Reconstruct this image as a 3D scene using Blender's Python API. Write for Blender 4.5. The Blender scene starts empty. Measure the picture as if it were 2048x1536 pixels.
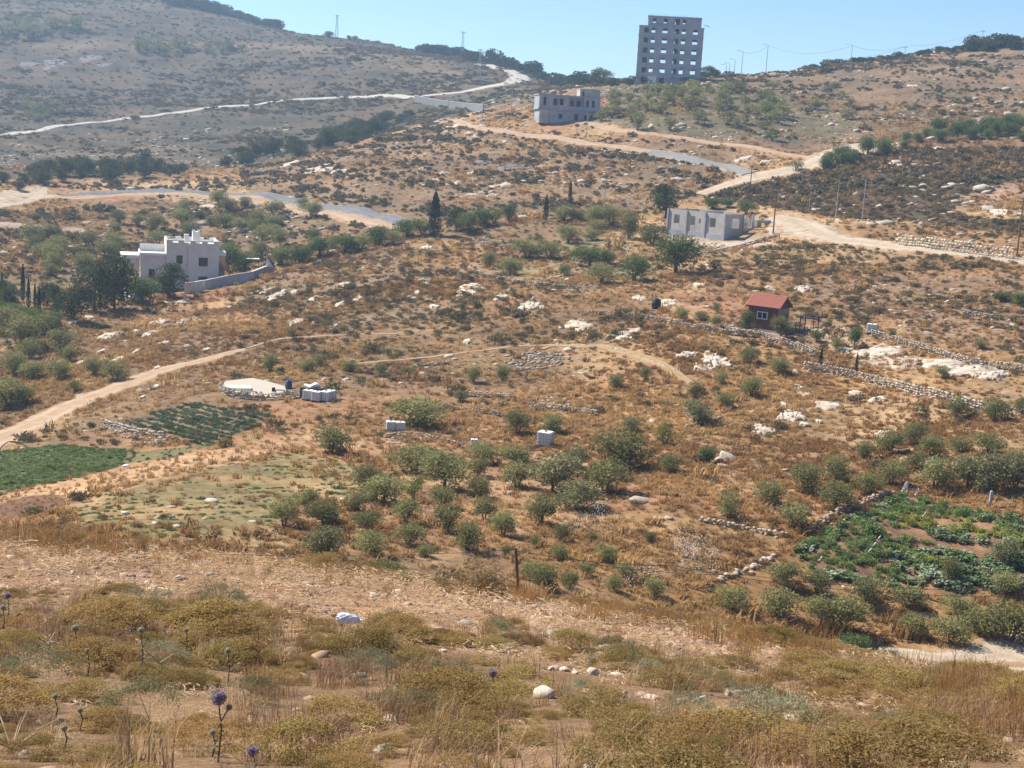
import bpy, math, random
import numpy as np

# ------------------------------------------------------------------ camera, sky, sun, exposure
F_PX = 2800.0                      # focal length in pixels of a 2048 x 1536 frame
PITCH = math.radians(10.0)
ROLL = math.radians(3.4)
SUN_AZ = math.radians(-62.0)       # measured from +Y (view direction), negative = left
SUN_EL = math.radians(47.0)
EXPOSURE = 0.85

sc = bpy.context.scene
COL = sc.collection
rng = np.random.default_rng(11)
random.seed(11)

Fv = np.array([0, math.cos(PITCH), -math.sin(PITCH)])
R0 = np.array([1.0, 0, 0]); U0 = np.array([0, math.sin(PITCH), math.cos(PITCH)])
Rv = math.cos(ROLL)*R0 + math.sin(ROLL)*U0
Uv = -math.sin(ROLL)*R0 + math.cos(ROLL)*U0

from mathutils import Matrix, Vector
cam_d = bpy.data.cameras.new('camera')
cam_d.sensor_width = 36.0
cam_d.lens = F_PX/2048.0*36.0
cam_d.clip_start = 0.1
cam_d.clip_end = 20000
cam = bpy.data.objects.new('camera', cam_d)
COL.objects.link(cam)
cam.matrix_world = Matrix(((Rv[0], Uv[0], -Fv[0], 0), (Rv[1], Uv[1], -Fv[1], 0), (Rv[2], Uv[2], -Fv[2], 0), (0, 0, 0, 1)))
sc.camera = cam

w = bpy.data.worlds.new('World'); sc.world = w; w.use_nodes = True
nt = w.node_tree; nt.nodes.clear()
sky = nt.nodes.new('ShaderNodeTexSky'); sky.sky_type = 'NISHITA'; sky.sun_disc = False
sky.sun_elevation = SUN_EL
sky.sun_rotation = SUN_AZ          # Blender: rotation measured from +Y towards +X
sky.altitude = 1500.0; sky.air_density = 1.0; sky.dust_density = 0.1; sky.ozone_density = 6.0
bg = nt.nodes.new('ShaderNodeBackground'); bg.inputs[1].default_value = 0.092
wo = nt.nodes.new('ShaderNodeOutputWorld')
nt.links.new(sky.outputs[0], bg.inputs[0]); nt.links.new(bg.outputs[0], wo.inputs[0])

sd = bpy.data.lights.new('sun', 'SUN'); sd.energy = 5.0; sd.angle = math.radians(0.5); sd.color = (1.0, 0.945, 0.86)
sun = bpy.data.objects.new('sun', sd); COL.objects.link(sun)
sun_dir = Vector((math.sin(SUN_AZ)*math.cos(SUN_EL), math.cos(SUN_AZ)*math.cos(SUN_EL), math.sin(SUN_EL)))
sun.rotation_euler = sun_dir.to_track_quat('Z', 'Y').to_euler()
sun.location = (-60, 60, 120)

vs = sc.view_settings
vs.view_transform = 'Standard'; vs.look = 'None'; vs.gamma = 1.0; vs.exposure = EXPOSURE
vs.use_curve_mapping = False
sc.render.engine = 'CYCLES'
cy = sc.cycles
cy.max_bounces = 6; cy.diffuse_bounces = 2; cy.glossy_bounces = 2; cy.transmission_bounces = 4
cy.transparent_max_bounces = 8; cy.volume_bounces = 0
cy.use_denoising = True
cy.caustics_reflective = False; cy.caustics_refractive = False

# ------------------------------------------------------------------ pixel <-> ray
def ray(px, py):
    return Fv + Rv*((px-1024.0)/F_PX) + Uv*((768.0-py)/F_PX)

def ray_te(px, py):
    d = ray(px, py)
    return math.atan2(d[0], d[1]), d[2]/math.hypot(d[0], d[1])

def project(P):
    P = np.asarray(P, float)
    z = P@Fv
    z = np.where(z < 0.05, 0.05, z)
    return 1024+F_PX*(P@Rv)/z, 768-F_PX*(P@Uv)/z

# ------------------------------------------------------------------ numpy value noise
def _hash(ix, iy, s):
    n = (ix.astype(np.int64)*374761393 + iy.astype(np.int64)*668265263 + s*1442695041) & 0xFFFFFFFF
    n = ((n ^ (n >> 13))*1274126177) & 0xFFFFFFFF
    n = (n ^ (n >> 16)) & 0xFFFFFF
    return n/float(0xFFFFFF)

def vnoise(x, y, s=0):
    ix = np.floor(x); iy = np.floor(y); fx = x-ix; fy = y-iy
    fx = fx*fx*(3-2*fx); fy = fy*fy*(3-2*fy)
    a = _hash(ix, iy, s); b = _hash(ix+1, iy, s); c = _hash(ix, iy+1, s); d = _hash(ix+1, iy+1, s)
    return (a*(1-fx)+b*fx)*(1-fy)+(c*(1-fx)+d*fx)*fy

def fbm(x, y, s=0, o=4):
    r = 0; a = 0.5; t = 0
    for i in range(o):
        r = r+a*vnoise(x*2**i+17.3*i, y*2**i-9.1*i, s+i*7); t += a; a *= 0.5
    return r/t

# ------------------------------------------------------------------ terrain: elevation over distance, fitted through surveyed points
CTRL = [  # (pixel x, pixel y, ground distance in metres)
 # bottom of frame / near slope
 (0,1536,6.5),(500,1536,6.5),(1024,1536,6.5),(1500,1536,6.5),(2048,1536,6.5),
 (0,1280,12.5),(500,1300,12.5),(1024,1330,12.5),(1500,1370,12.5),(2048,1430,11),
 # brow of the near slope
 (0,1082,27),(300,1107,27),(600,1137,27),(900,1177,26),(1200,1225,25),(1500,1280,24),(1750,1320,22),(2048,1392,18),
 # column 0
 (0,1062,80),(0,985,98),(0,900,122),(0,860,136),(0,760,165),(0,620,205),(0,480,275),(0,400,330),(0,330,420),(0,272,540),(0,130,760),(0,0,980),
 (350,1088,73),(350,1000,86),(350,940,98),(350,850,124),(350,700,168),(350,600,220),(350,500,285),(350,385,345),(350,325,440),(350,235,600),(350,120,790),(350,18,930),
 (700,1118,70),(700,1000,88),(700,900,108),(700,800,130),(700,700,160),(700,600,195),(700,520,232),(700,440,285),(700,370,330),(700,315,365),(700,262,520),(700,195,620),(700,80,830),
 (1024,1186,69),(1024,1100,78),(1024,1000,92),(1024,880,118),(1024,780,138),(1024,690,158),(1024,600,186),(1024,530,215),(1024,460,252),(1024,400,290),(1024,300,350),(1024,250,385),(1024,212,440),(1024,165,600),(1024,138,700),
 (1350,1246,72),(1350,1150,79),(1350,1000,95),(1350,900,112),(1350,780,134),(1350,680,154),(1350,600,180),(1350,530,212),(1350,480,240),(1350,400,283),(1350,340,312),(1350,280,342),(1350,220,378),(1350,166,440),(1350,158,470),
 (1700,1305,76),(1700,1250,80),(1700,1100,89),(1700,1000,99),(1700,900,115),(1700,800,134),(1700,700,154),(1700,640,168),(1700,560,193),(1700,490,224),(1700,400,265),(1700,330,300),(1700,280,340),(1700,200,410),(1700,134,500),
 (2048,1350,74),(2048,1320,80),(2048,1230,86),(2048,1100,94),(2048,960,106),(2048,850,124),(2048,740,145),(2048,640,165),(2048,520,206),(2048,440,240),(2048,330,295),(2048,260,340),(2048,180,420),(2048,82,520),
]
_c = []
for px, py, d in CTRL:
    t, e = ray_te(px, py); _c.append((t, math.log(d), e))
for px, py, d in [(0,1082,27),(300,1107,27),(600,1137,27),(900,1177,26),(1200,1225,25),(1500,1280,24),(1750,1320,22),(2048,1392,18)]:
    t, e = ray_te(px, py); _c.append((t, math.log(44.0), e-0.030))
for px, py, d in [(0,60,1250),(350,60,1250),(700,150,1150),(1024,190,1000),(1200,200,700),(1350,205,650),(1700,190,720),(2048,150,760),
                  (600,300,430),(800,262,455),(900,236,480),(480,345,400),
                  (0,300,2500),(700,300,2500),(1350,300,2500),(2048,300,2500)]:
    t, e = ray_te(px, py); _c.append((t, math.log(d), e))
_c = np.array(_c)
US, VS = 3.2, 1.15
def _phi(r2): return 0.5*r2*np.log(r2+1e-12)
_A = np.stack([_c[:,0]*US, _c[:,1]*VS], 1)
_n = len(_A)
_K = _phi(((_A[:,None]-_A[None])**2).sum(-1)) + np.eye(_n)*2e-4
_P = np.concatenate([np.ones((_n,1)), _A], 1)
_M = np.block([[_K, _P], [_P.T, np.zeros((3,3))]])
_W = np.linalg.solve(_M, np.concatenate([_c[:,2], np.zeros(3)]))
TH_LIM = math.radians(26.0)
def e_smooth(th, ld):
    u = np.clip(th, -TH_LIM, TH_LIM)*US; v = ld*VS
    r = _W[_n]+_W[_n+1]*u+_W[_n+2]*v
    for i in range(_n):
        r = r+_W[i]*_phi((u-_A[i,0])**2+(v-_A[i,1])**2)
    return r

fine = np.radians(np.linspace(-23.5, 23.5, 620))
side = np.radians(np.array([24.2,25,26,28,31,35,40,46,54,64,76,90,105,120,135,150,165]))
THS = np.concatenate([-np.r_[np.radians(180), side[::-1]], fine, side])
DS = np.concatenate([np.array([1.0,2.0,3.0,4.0]), np.exp(np.linspace(math.log(5), math.log(34), 150)),
                     np.exp(np.linspace(math.log(36), math.log(64), 22)),
                     np.exp(np.linspace(math.log(66), math.log(1050), 400)), np.array([1100,1200,1300,1400.])])
TT, DD = np.meshgrid(THS, DS, indexing='ij')
EE = e_smooth(TT, np.log(np.maximum(DD, 5.5)))
ZZ = EE*np.maximum(DD, 5.5)
near = DD < 5.5
ZZ = np.where(near, -1.62+(ZZ+1.62)*DD/5.5, ZZ)
XX = DD*np.sin(TT); YY = DD*np.cos(TT)
# relief: broad swells, hummocks, small lumps; grows with distance, stays below what the eye sees as the survey line
def relief(X, Y, D):
    a = (fbm(X/38+5, Y/38, 3, 3)-0.5)*np.clip(D/260, 0.05, 2.4)
    b = (fbm(X/9, Y/9+4, 9, 3)-0.5)*np.clip(D/210, 0.16, 1.5)
    c = (fbm(X/1.6, Y/1.6, 15, 2)-0.5)*0.12*np.clip(D/12, 0.5, 1.6)
    return a*1.1+b*1.0+c
ZZ = ZZ+relief(XX, YY, DD)
EEr = ZZ/DD
_LDS = np.log(DS)

def ground_z(x, y):
    x = np.asarray(x, float); y = np.asarray(y, float)
    t = np.arctan2(x, y); d = np.maximum(np.hypot(x, y), 1.001)
    i = np.clip(np.searchsorted(THS, t)-1, 0, len(THS)-2)
    j = np.clip(np.searchsorted(DS, d)-1, 0, len(DS)-2)
    a = np.clip((t-THS[i])/(THS[i+1]-THS[i]), 0, 1); b = np.clip((d-DS[j])/(DS[j+1]-DS[j]), 0, 1)
    return (ZZ[i,j]*(1-a)+ZZ[i+1,j]*a)*(1-b)+(ZZ[i,j+1]*(1-a)+ZZ[i+1,j+1]*a)*b

_SE = None
def hit(px, py, dmin=4.0):
    """ground point seen at a pixel of the survey photo"""
    t, e = ray_te(px, py)
    i = int(np.clip(np.searchsorted(THS, t)-1, 0, len(THS)-2))
    a = (t-THS[i])/(THS[i+1]-THS[i])
    prof = EEr[i]*(1-a)+EEr[i+1]*a
    ok = DS >= dmin
    k = np.nonzero((prof >= e) & ok & (DS < 1300))[0]
    if len(k) == 0:
        m = np.where(ok & (DS > 60) & (DS < 1300), prof, -9); j = int(np.argmax(m)); d = DS[j]
    else:
        j = int(k[0])
        if j == 0: d = DS[0]
        else:
            p0, p1 = prof[j-1], prof[j]
            d = DS[j-1]+(DS[j]-DS[j-1])*np.clip((e-p0)/(p1-p0+1e-12), 0, 1)
    x = d*math.sin(t); y = d*math.cos(t)
    return np.array([x, y, float(ground_z(x, y))])

def mpp(P):
    """metres per survey pixel at a point"""
    return float(np.dot(P, Fv))/F_PX

# ------------------------------------------------------------------ object helpers
def tag(o, label=None, cat=None, group=None, kind=None):
    if label: o['label'] = label
    if cat: o['category'] = cat
    if group: o['group'] = group
    if kind: o['kind'] = kind
    return o

def empty(name, loc, rz=0.0, scale=None):
    o = bpy.data.objects.new(name, None); COL.objects.link(o)
    o.location = tuple(map(float, loc)); o.rotation_euler = (0, 0, rz)
    o.empty_display_size = 0.3
    if scale is not None: o.scale = scale
    return o

def mesh_np(name, V, F, mat=None, smooth=False):
    V = np.asarray(V, dtype=np.float32); F = np.asarray(F, dtype=np.int32)
    me = bpy.data.meshes.new(name)
    k = F.shape[1]
    me.vertices.add(len(V)); me.vertices.foreach_set('co', V.ravel())
    me.loops.add(F.size); me.loops.foreach_set('vertex_index', F.ravel())
    me.polygons.add(len(F)); me.polygons.foreach_set('loop_start', np.arange(0, F.size, k, dtype=np.int32))
    if smooth: me.polygons.foreach_set('use_smooth', np.ones(len(F), dtype=bool))
    me.update(calc_edges=True)
    if mat: me.materials.append(mat)
    return me

def link(name, me, parent=None, loc=None):
    o = bpy.data.objects.new(name, me); COL.objects.link(o)
    if parent is not None: o.parent = parent
    if loc is not None: o.location = tuple(map(float, loc))
    return o

class MB:
    """collects simple solids; build() links them as one mesh"""
    def __init__(self): self.v = []; self.f = []
    def poly(self, pts):
        n = len(self.v); self.v += [tuple(map(float, p)) for p in pts]; self.f.append(tuple(range(n, n+len(pts))))
    def box(self, x0, x1, y0, y1, z0, z1):
        n = len(self.v)
        self.v += [(x0,y0,z0),(x1,y0,z0),(x1,y1,z0),(x0,y1,z0),(x0,y0,z1),(x1,y0,z1),(x1,y1,z1),(x0,y1,z1)]
        for q in ((0,3,2,1),(4,5,6,7),(0,1,5,4),(1,2,6,5),(2,3,7,6),(3,0,4,7)): self.f.append(tuple(n+i for i in q))
        return self
    def tube(self, pts, radii, n=6, cap=True):
        pts = [Vector(p) for p in pts]
        if not isinstance(radii, (list, tuple)): radii = [radii]*len(pts)
        b = len(self.v)
        for i, p in enumerate(pts):
            d = (pts[min(i+1, len(pts)-1)]-pts[max(i-1, 0)])
            d = d.normalized() if d.length > 1e-9 else Vector((0,0,1))
            a = Vector((1,0,0)) if abs(d.x) < 0.8 else Vector((0,1,0))
            u = d.cross(a).normalized(); v = d.cross(u)
            for k in range(n):
                t = 2*math.pi*k/n
                q = p+(u*math.cos(t)+v*math.sin(t))*radii[i]
                self.v.append((q.x, q.y, q.z))
        for i in range(len(pts)-1):
            for k in range(n):
                a = b+i*n+k; c = b+i*n+(k+1) % n
                self.f.append((a, a+n, c+n, c))
        if cap:
            self.f.append(tuple(b+k for k in range(n)))
            e = b+(len(pts)-1)*n
            self.f.append(tuple(e+k for k in reversed(range(n))))
        return self
    def wall(self, o, ax, L, H, T, opens=()):
        """upright wall slab from point o along axis ax ('x'/'y'), thickness T along the other axis, with rectangular openings (a0,a1,z0,z1)"""
        xs = sorted(set([0.0, L]+[min(max(a, 0), L) for q in opens for a in q[:2]]))
        zs = sorted(set([0.0, H]+[min(max(a, 0), H) for q in opens for a in q[2:]]))
        nx, nz = len(xs)-1, len(zs)-1
        occ = [[not any(q[0]-1e-6 <= (xs[i]+xs[i+1])/2 <= q[1]+1e-6 and q[2]-1e-6 <= (zs[k]+zs[k+1])/2 <= q[3]+1e-6 for q in opens) for k in range(nz)] for i in range(nx)]
        def P(a, t, z):
            return (o[0]+a, o[1]+t, o[2]+z) if ax == 'x' else (o[0]+t, o[1]+a, o[2]+z)
        for i in range(nx):
            for k in range(nz):
                if not occ[i][k]: continue
                a0, a1, z0, z1 = xs[i], xs[i+1], zs[k], zs[k+1]
                self.poly([P(a0,0,z0),P(a1,0,z0),P(a1,0,z1),P(a0,0,z1)])
                self.poly([P(a1,T,z0),P(a0,T,z0),P(a0,T,z1),P(a1,T,z1)])
                if i == 0 or not occ[i-1][k]: self.poly([P(a0,T,z0),P(a0,0,z0),P(a0,0,z1),P(a0,T,z1)])
                if i == nx-1 or not occ[i+1][k]: self.poly([P(a1,0,z0),P(a1,T,z0),P(a1,T,z1),P(a1,0,z1)])
                if k == 0 or not occ[i][k-1]: self.poly([P(a0,T,z0),P(a1,T,z0),P(a1,0,z0),P(a0,0,z0)])
                if k == nz-1 or not occ[i][k+1]: self.poly([P(a0,0,z1),P(a1,0,z1),P(a1,T,z1),P(a0,T,z1)])
        return self
    def mesh(self, name, mat=None, smooth=False):
        me = bpy.data.meshes.new(name); me.from_pydata(self.v, [], self.f); me.update()
        if smooth:
            for p in me.polygons: p.use_smooth = True
        if mat: me.materials.append(mat)
        return me
    def build(self, name, mat=None, parent=None, smooth=False):
        return link(name, self.mesh(name, mat, smooth), parent)

# ------------------------------------------------------------------ materials
MATS = {}
def mat(name, c1, c2=None, scale=3.0, rough=0.9, detail=4.0, bump=0.0, rand=0.0, c3=None, scale3=0.3, spec=0.2, metal=0.0, coords='Object', trans=0.0, tint=None):
    """procedural material: two colours mixed by noise, optional third at a larger scale, per-object brightness, bump, leaf translucency"""
    if name in MATS: return MATS[name]
    m = bpy.data.materials.new(name); m.use_nodes = True
    N = m.node_tree.nodes; L = m.node_tree.links; N.clear()
    out = N.new('ShaderNodeOutputMaterial')
    tc = N.new('ShaderNodeTexCoord')
    nz = N.new('ShaderNodeTexNoise'); nz.inputs['Scale'].default_value = scale; nz.inputs['Detail'].default_value = detail
    L.new(tc.outputs[coords], nz.inputs['Vector'])
    mr = N.new('ShaderNodeMapRange'); mr.inputs[1].default_value = 0.32; mr.inputs[2].default_value = 0.68
    L.new(nz.outputs[0], mr.inputs[0])
    mx = N.new('ShaderNodeMix'); mx.data_type = 'RGBA'
    mx.inputs[6].default_value = (*c1, 1); mx.inputs[7].default_value = (*(c2 or c1), 1)
    L.new(mr.outputs[0], mx.inputs[0])
    col = mx.outputs[2]
    if c3:
        n3 = N.new('ShaderNodeTexNoise'); n3.inputs['Scale'].default_value = scale3; n3.inputs['Detail'].default_value = 3
        L.new(tc.outputs[coords], n3.inputs['Vector'])
        m3 = N.new('ShaderNodeMapRange'); m3.inputs[1].default_value = 0.45; m3.inputs[2].default_value = 0.68
        L.new(n3.outputs[0], m3.inputs[0])
        x3 = N.new('ShaderNodeMix'); x3.data_type = 'RGBA'; x3.inputs[7].default_value = (*c3, 1)
        L.new(m3.outputs[0], x3.inputs[0]); L.new(col, x3.inputs[6]); col = x3.outputs[2]
    if tint:
        # per-instance shift between the base colour and another one
        at = N.new('ShaderNodeAttribute'); at.attribute_type = 'INSTANCER'; at.attribute_name = 'tint'
        xt = N.new('ShaderNodeMix'); xt.data_type = 'RGBA'; xt.inputs[7].default_value = (*tint, 1)
        L.new(at.outputs['Fac'], xt.inputs[0]); L.new(col, xt.inputs[6]); col = xt.outputs[2]
    if rand > 0:
        oi = N.new('ShaderNodeObjectInfo')
        mm = N.new('ShaderNodeMapRange'); mm.inputs[3].default_value = 1-rand; mm.inputs[4].default_value = 1+rand
        L.new(oi.outputs['Random'], mm.inputs[0])
        hs = N.new('ShaderNodeHueSaturation'); L.new(mm.outputs[0], hs.inputs['Value']); L.new(col, hs.inputs['Color']); col = hs.outputs[0]
    if trans > 0:
        df = N.new('ShaderNodeBsdfDiffuse'); tr = N.new('ShaderNodeBsdfTranslucent')
        L.new(col, df.inputs[0]); L.new(col, tr.inputs[0])
        ms = N.new('ShaderNodeMixShader'); ms.inputs[0].default_value = trans
        L.new(df.outputs[0], ms.inputs[1]); L.new(tr.outputs[0], ms.inputs[2]); L.new(ms.outputs[0], out.inputs[0])
    else:
        bs = N.new('ShaderNodeBsdfPrincipled'); bs.inputs['Roughness'].default_value = rough
        bs.inputs['Specular IOR Level'].default_value = spec; bs.inputs['Metallic'].default_value = metal
        L.new(col, bs.inputs['Base Color'])
        if bump > 0:
            b = N.new('ShaderNodeBump'); b.inputs['Strength'].default_value = 0.8; b.inputs['Distance'].default_value = bump
            L.new(nz.outputs[0], b.inputs['Height']); L.new(b.outputs[0], bs.inputs['Normal'])
        L.new(bs.outputs[0], out.inputs[0])
    MATS[name] = m
    return m

# ------------------------------------------------------------------ areas surveyed on the photo, as polygons on the ground
def gpoly(pix, sub=4):
    """pixel outline -> ground outline (x, y)"""
    out = []
    for i in range(len(pix)):
        a = np.array(pix[i], float); b = np.array(pix[(i+1) % len(pix)], float)
        for k in range(sub):
            p = a+(b-a)*k/sub
            h = hit(p[0], p[1]); out.append((h[0], h[1]))
    return np.array(out)

def inside(poly, x, y):
    x = np.asarray(x); y = np.asarray(y)
    r = np.zeros(x.shape, bool)
    bx = (x >= poly[:,0].min()) & (x <= poly[:,0].max()) & (y >= poly[:,1].min()) & (y <= poly[:,1].max())
    if not bx.any(): return r
    xs = x[bx]; ys = y[bx]; q = np.zeros(xs.shape, bool)
    n = len(poly); j = n-1
    for i in range(n):
        xi, yi = poly[i]; xj, yj = poly[j]
        c = ((yi > ys) != (yj > ys)) & (xs < (xj-xi)*(ys-yi)/((yj-yi)+1e-12)+xi)
        q ^= c; j = i
    r[bx] = q
    return r

def soft_inside(poly, x, y, amp):
    """outline with a ragged edge"""
    wx = x+(fbm(x/(amp*3)+31, y/(amp*3), 41, 3)-0.5)*2.4*amp
    wy = y+(fbm(x/(amp*3)-7, y/(amp*3)+12, 47, 3)-0.5)*2.4*amp
    return inside(poly, wx, wy)

AREAS = {
 'straw_band': [(-80,1088),(0,1092),(300,1113),(600,1143),(900,1183),(1200,1232),(1500,1288),(1750,1328),(1850,1350),(1700,1350),(1500,1330),(1300,1292),(1000,1262),(880,1285),(760,1225),(560,1218),(400,1205),(200,1190),(0,1178),(-80,1170)],
 'strip_field': [(-60,1010),(0,992),(250,928),(440,897),(560,868),(680,852),(700,882),(560,900),(450,922),(300,955),(200,975),(0,1032),(-60,1040)],
 'ploughed': [(-60,1022),(60,992),(130,988),(125,1012),(0,1042),(-60,1050)],
 'meadow': [(140,1010),(300,962),(480,922),(600,905),(715,925),(730,1000),(560,1005),(545,1050),(600,1095),(330,1092),(150,1050)],
 'garden_dark': [(1640,1085),(1700,1050),(1780,1075),(1880,1085),(1905,1096),(1780,1110),(1760,1125),(1830,1150),(1790,1166),(1690,1152),(1598,1125)],
 'garden_top': [(1770,1010),(1830,1000),(1960,1020),(2090,1045),(2090,1090),(1960,1068),(1860,1045),(1790,1055),(1730,1062),(1700,1046)],
 'garden_yellow': [(1790,1035),(1880,1033),(1960,1048),(2090,1075),(2090,1105),(1980,1084),(1880,1062),(1800,1056)],
 'left_heath': [(-100,430),(150,415),(300,402),(600,422),(800,455),(700,508),(560,528),(440,548),(250,520),(100,560),(-100,600)],
 'rise': [(480,335),(640,318),(870,246),(1100,282),(1300,312),(1460,345),(1400,395),(1100,425),(900,436),(640,412),(480,372)],
 'mid_heath': [(480,545),(640,510),(900,500),(960,545),(1160,585),(1340,650),(1340,690),(1100,690),(860,700),(620,690),(480,640)],
 'hut_heath': [(1380,560),(1420,510),(1560,490),(1800,500),(2100,530),(2100,640),(1900,640),(1740,650),(1600,640),(1500,590)],
 'far_tan1': [(40,98),(200,80),(330,76),(490,90),(300,102),(120,110)],
 'far_tan2': [(470,92),(700,92),(900,120),(945,150),(760,132),(560,115)],
 'far_tan3': [(40,292),(200,300),(330,290),(430,300),(250,320),(90,308)],
 'far_tan4': [(150,330),(300,310),(420,318),(300,345)],
 'far_tan5': [(860,150),(1000,170),(1150,200),(1060,205),(900,190)],
 'green_field': [(-80,920),(0,905),(130,890),(262,902),(240,932),(130,962),(0,988),(-80,1000)],
 'row_field': [(240,846),(385,806),(548,830),(480,868),(400,890),(330,868)],
 'row_field_low': [(225,905),(330,900),(440,885),(330,920),(240,930)],
 'garden': [(1590,1100),(1690,1042),(1800,992),(1990,1030),(2120,1045),(2120,1160),(1920,1195),(1740,1180),(1600,1140)],
 'dark_slope': [(1400,402),(1470,372),(1560,362),(1700,318),(1820,302),(2120,290),(2120,350),(2000,372),(1900,420),(1980,440),(2120,452),(2120,490),(1980,462),(1800,445),(1640,432),(1560,418),(1480,405)],
 'red_bank': [(1900,412),(1960,375),(2120,345),(2120,440),(2000,430)],
 'far_left': [(-120,360),(200,348),(420,330),(600,318),(800,262),(870,238),(1040,205),(1160,165),(1150,140),(1000,100),(850,75),(640,60),(330,-20),(-120,-20)],
 'upper_right': [(1160,185),(1280,165),(1480,150),(1700,130),(2120,75),(2120,270),(1800,290),(1600,300),(1400,285),(1240,262),(1200,230)],
 'green_terrace': [(1190,250),(1230,190),(1420,170),(1560,190),(1700,230),(1690,275),(1560,290),(1400,270)],
 'left_green': [(-100,700),(-100,560),(60,560),(150,560),(190,650),(140,690),(60,720)],
 'olive_floor': [(700,1100),(560,1060),(640,990),(700,930),(780,860),(900,880),(1050,900),(1280,860),(1330,930),(1260,1010),(1120,1060),(1000,1100),(850,1130)],
 'terrace_green': [(960,540),(1040,500),(1180,480),(1300,500),(1320,560),(1200,590),(1060,565)],
 'dark_mid': [(640,520),(780,500),(900,560),(860,640),(740,660),(600,640),(480,630),(520,560)],
 'dark_mid2': [(860,700),(900,660),(780,690),(690,700),(600,690),(620,740),(760,745),(880,730)],
 'heath_right': [(1560,640),(1600,560),(1750,540),(2048,560),(2120,600),(2120,720),(1900,690),(1740,640),(1640,650)],
 'road_edge_r': [(1760,1300),(2120,1280),(2120,1345),(1950,1335),(1850,1322)],
 'pale_pull': [(-60,400),(10,382),(60,372),(95,372),(92,392),(40,408),(-60,420)],
 'pale_bench': [(-60,440),(60,448),(170,456),(165,464),(40,458),(-60,455)],
 'house_yard': [(1310,470),(1340,455),(1446,485),(1520,470),(1560,460),(1560,480),(1470,500),(1400,515),(1330,495)],
 'hut_yard': [(1440,655),(1500,650),(1590,660),(1680,655),(1760,670),(1700,700),(1640,740),(1600,700),(1540,680),(1450,668)],
 'slab_yard': [(1690,710),(1760,695),(1860,715),(1830,735),(1700,730)],
 'junction': [(1555,428),(1600,437),(1660,462),(1760,488),(1740,495),(1640,482),(1560,474),(1530,470)],
 'upper_junction': [(1490,345),(1560,340),(1620,320),(1700,295),(1800,286),(1810,292),(1720,308),(1640,335),(1560,356),(1460,378),(1430,385)],
 'scree': [(1930,262),(1945,238),(1990,232),(1985,258),(1950,272)],
}
GP = {k: gpoly(v) for k, v in AREAS.items()}

# ------------------------------------------------------------------ ground sheet
gx, gy, gd = XX.ravel(), YY.ravel(), DD.ravel()
n1 = fbm(gx/14, gy/14, 101, 4); n2 = fbm(gx/4, gy/4, 107, 3); n3 = fbm(gx/55, gy/55, 113, 3)
def C(*c): return np.array(c, float)[None, :]
dry = C(.315,.182,.080); redsoil = C(.31,.168,.088); straw = C(.42,.282,.148); brown = C(.17,.118,.068)
gc = dry+(redsoil-dry)*np.clip((n1-.42)*4, 0, 1)[:,None]
gc = gc+(straw-gc)*(np.clip((n2-.60)*4, 0, .55))[:,None]
gc = gc+(brown-gc)*np.clip((n3-.52)*5, 0, .7)[:,None]; n4 = fbm(gx/24, gy/24, 131, 3); gc = gc+(straw-gc)*np.clip((n4-.56)*6, 0, .7)[:,None]
def area(k, col, amp, s=1.0, col2=None, nz=None):
    m = soft_inside(GP[k], gx, gy, amp)
    if not m.any(): return
    c = np.array(col, float)
    t = np.broadcast_to(c, (int(m.sum()), 3))
    if col2 is not None:
        q = np.clip(((nz if nz is not None else n2)[m]-.38)*4, 0, 1)[:,None]
        t = t+(np.array(col2)-t)*q
    gc[m] = gc[m]*(1-s)+t*s
area('far_left', (.118,.085,.052), 12, .97, (.068,.061,.039), n1)
for k_ in ('far_tan1','far_tan2','far_tan3','far_tan4','far_tan5'): area(k_, (.21,.15,.088), 14, .7, (.14,.105,.063), n1)
area('upper_right', (.20,.132,.08), 8, .88, (.135,.105,.062), n1)
area('left_heath', (.225,.142,.078), 5, .75, (.14,.098,.055), n1); area('rise', (.245,.16,.092), 5, .8, (.17,.118,.07), n1); area('mid_heath', (.26,.16,.078), 4, .5, (.19,.125,.066), n2); area('hut_heath', (.27,.16,.082), 4, .5, (.20,.128,.068), n2)
area('green_terrace', (.135,.125,.068), 5, .8, (.17,.135,.08), n2)
area('dark_slope', (.10,.072,.047), 3, .95, (.075,.06,.038), n2)
area('red_bank', (.34,.215,.145), 3, .9, (.26,.165,.11))
area('left_green', (.15,.15,.07), 4, .8, (.24,.16,.085))
area('olive_floor', (.33,.19,.105), 2, .8, (.38,.235,.12))
area('terrace_green', (.21,.19,.10), 3, .7, (.28,.20,.115))
area('dark_mid', (.20,.145,.09), 4, .6); area('dark_mid2', (.20,.14,.085), 3, .6); area('heath_right', (.235,.155,.105), 3, .7)
area('meadow', (.225,.18,.08), 2.0, .85, (.33,.22,.105)); area('strip_field', (.46,.285,.155), .6, .97, (.39,.23,.12))
area('ploughed', (.16,.085,.055), .6, .95)
area('green_field', (.15,.14,.06), .6, .95); area('row_field', (.19,.145,.085), .6, .95); area('row_field_low', (.15,.14,.06), 1, .9)
area('garden', (.29,.165,.095), .8, .95, (.24,.13,.075))
area('straw_band', (.33,.175,.092), .5, .95, (.385,.225,.122))
area('pale_pull', (.44,.35,.25), 1.5, .9); area('pale_bench', (.42,.33,.24), 1, .8)
area('house_yard', (.42,.34,.25), 1, .9, (.32,.23,.15)); area('hut_yard', (.39,.28,.19), 1, .85, (.30,.20,.125)); area('slab_yard', (.5,.42,.33), 1, .8)
area('junction', (.46,.375,.28), .8, .95); area('upper_junction', (.45,.365,.27), .8, .95); area('road_edge_r', (.46,.31,.18), .8, .8, (.36,.24,.12)); area('scree', (.45,.36,.28), 2, .9)
fg = gd < 34
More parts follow.
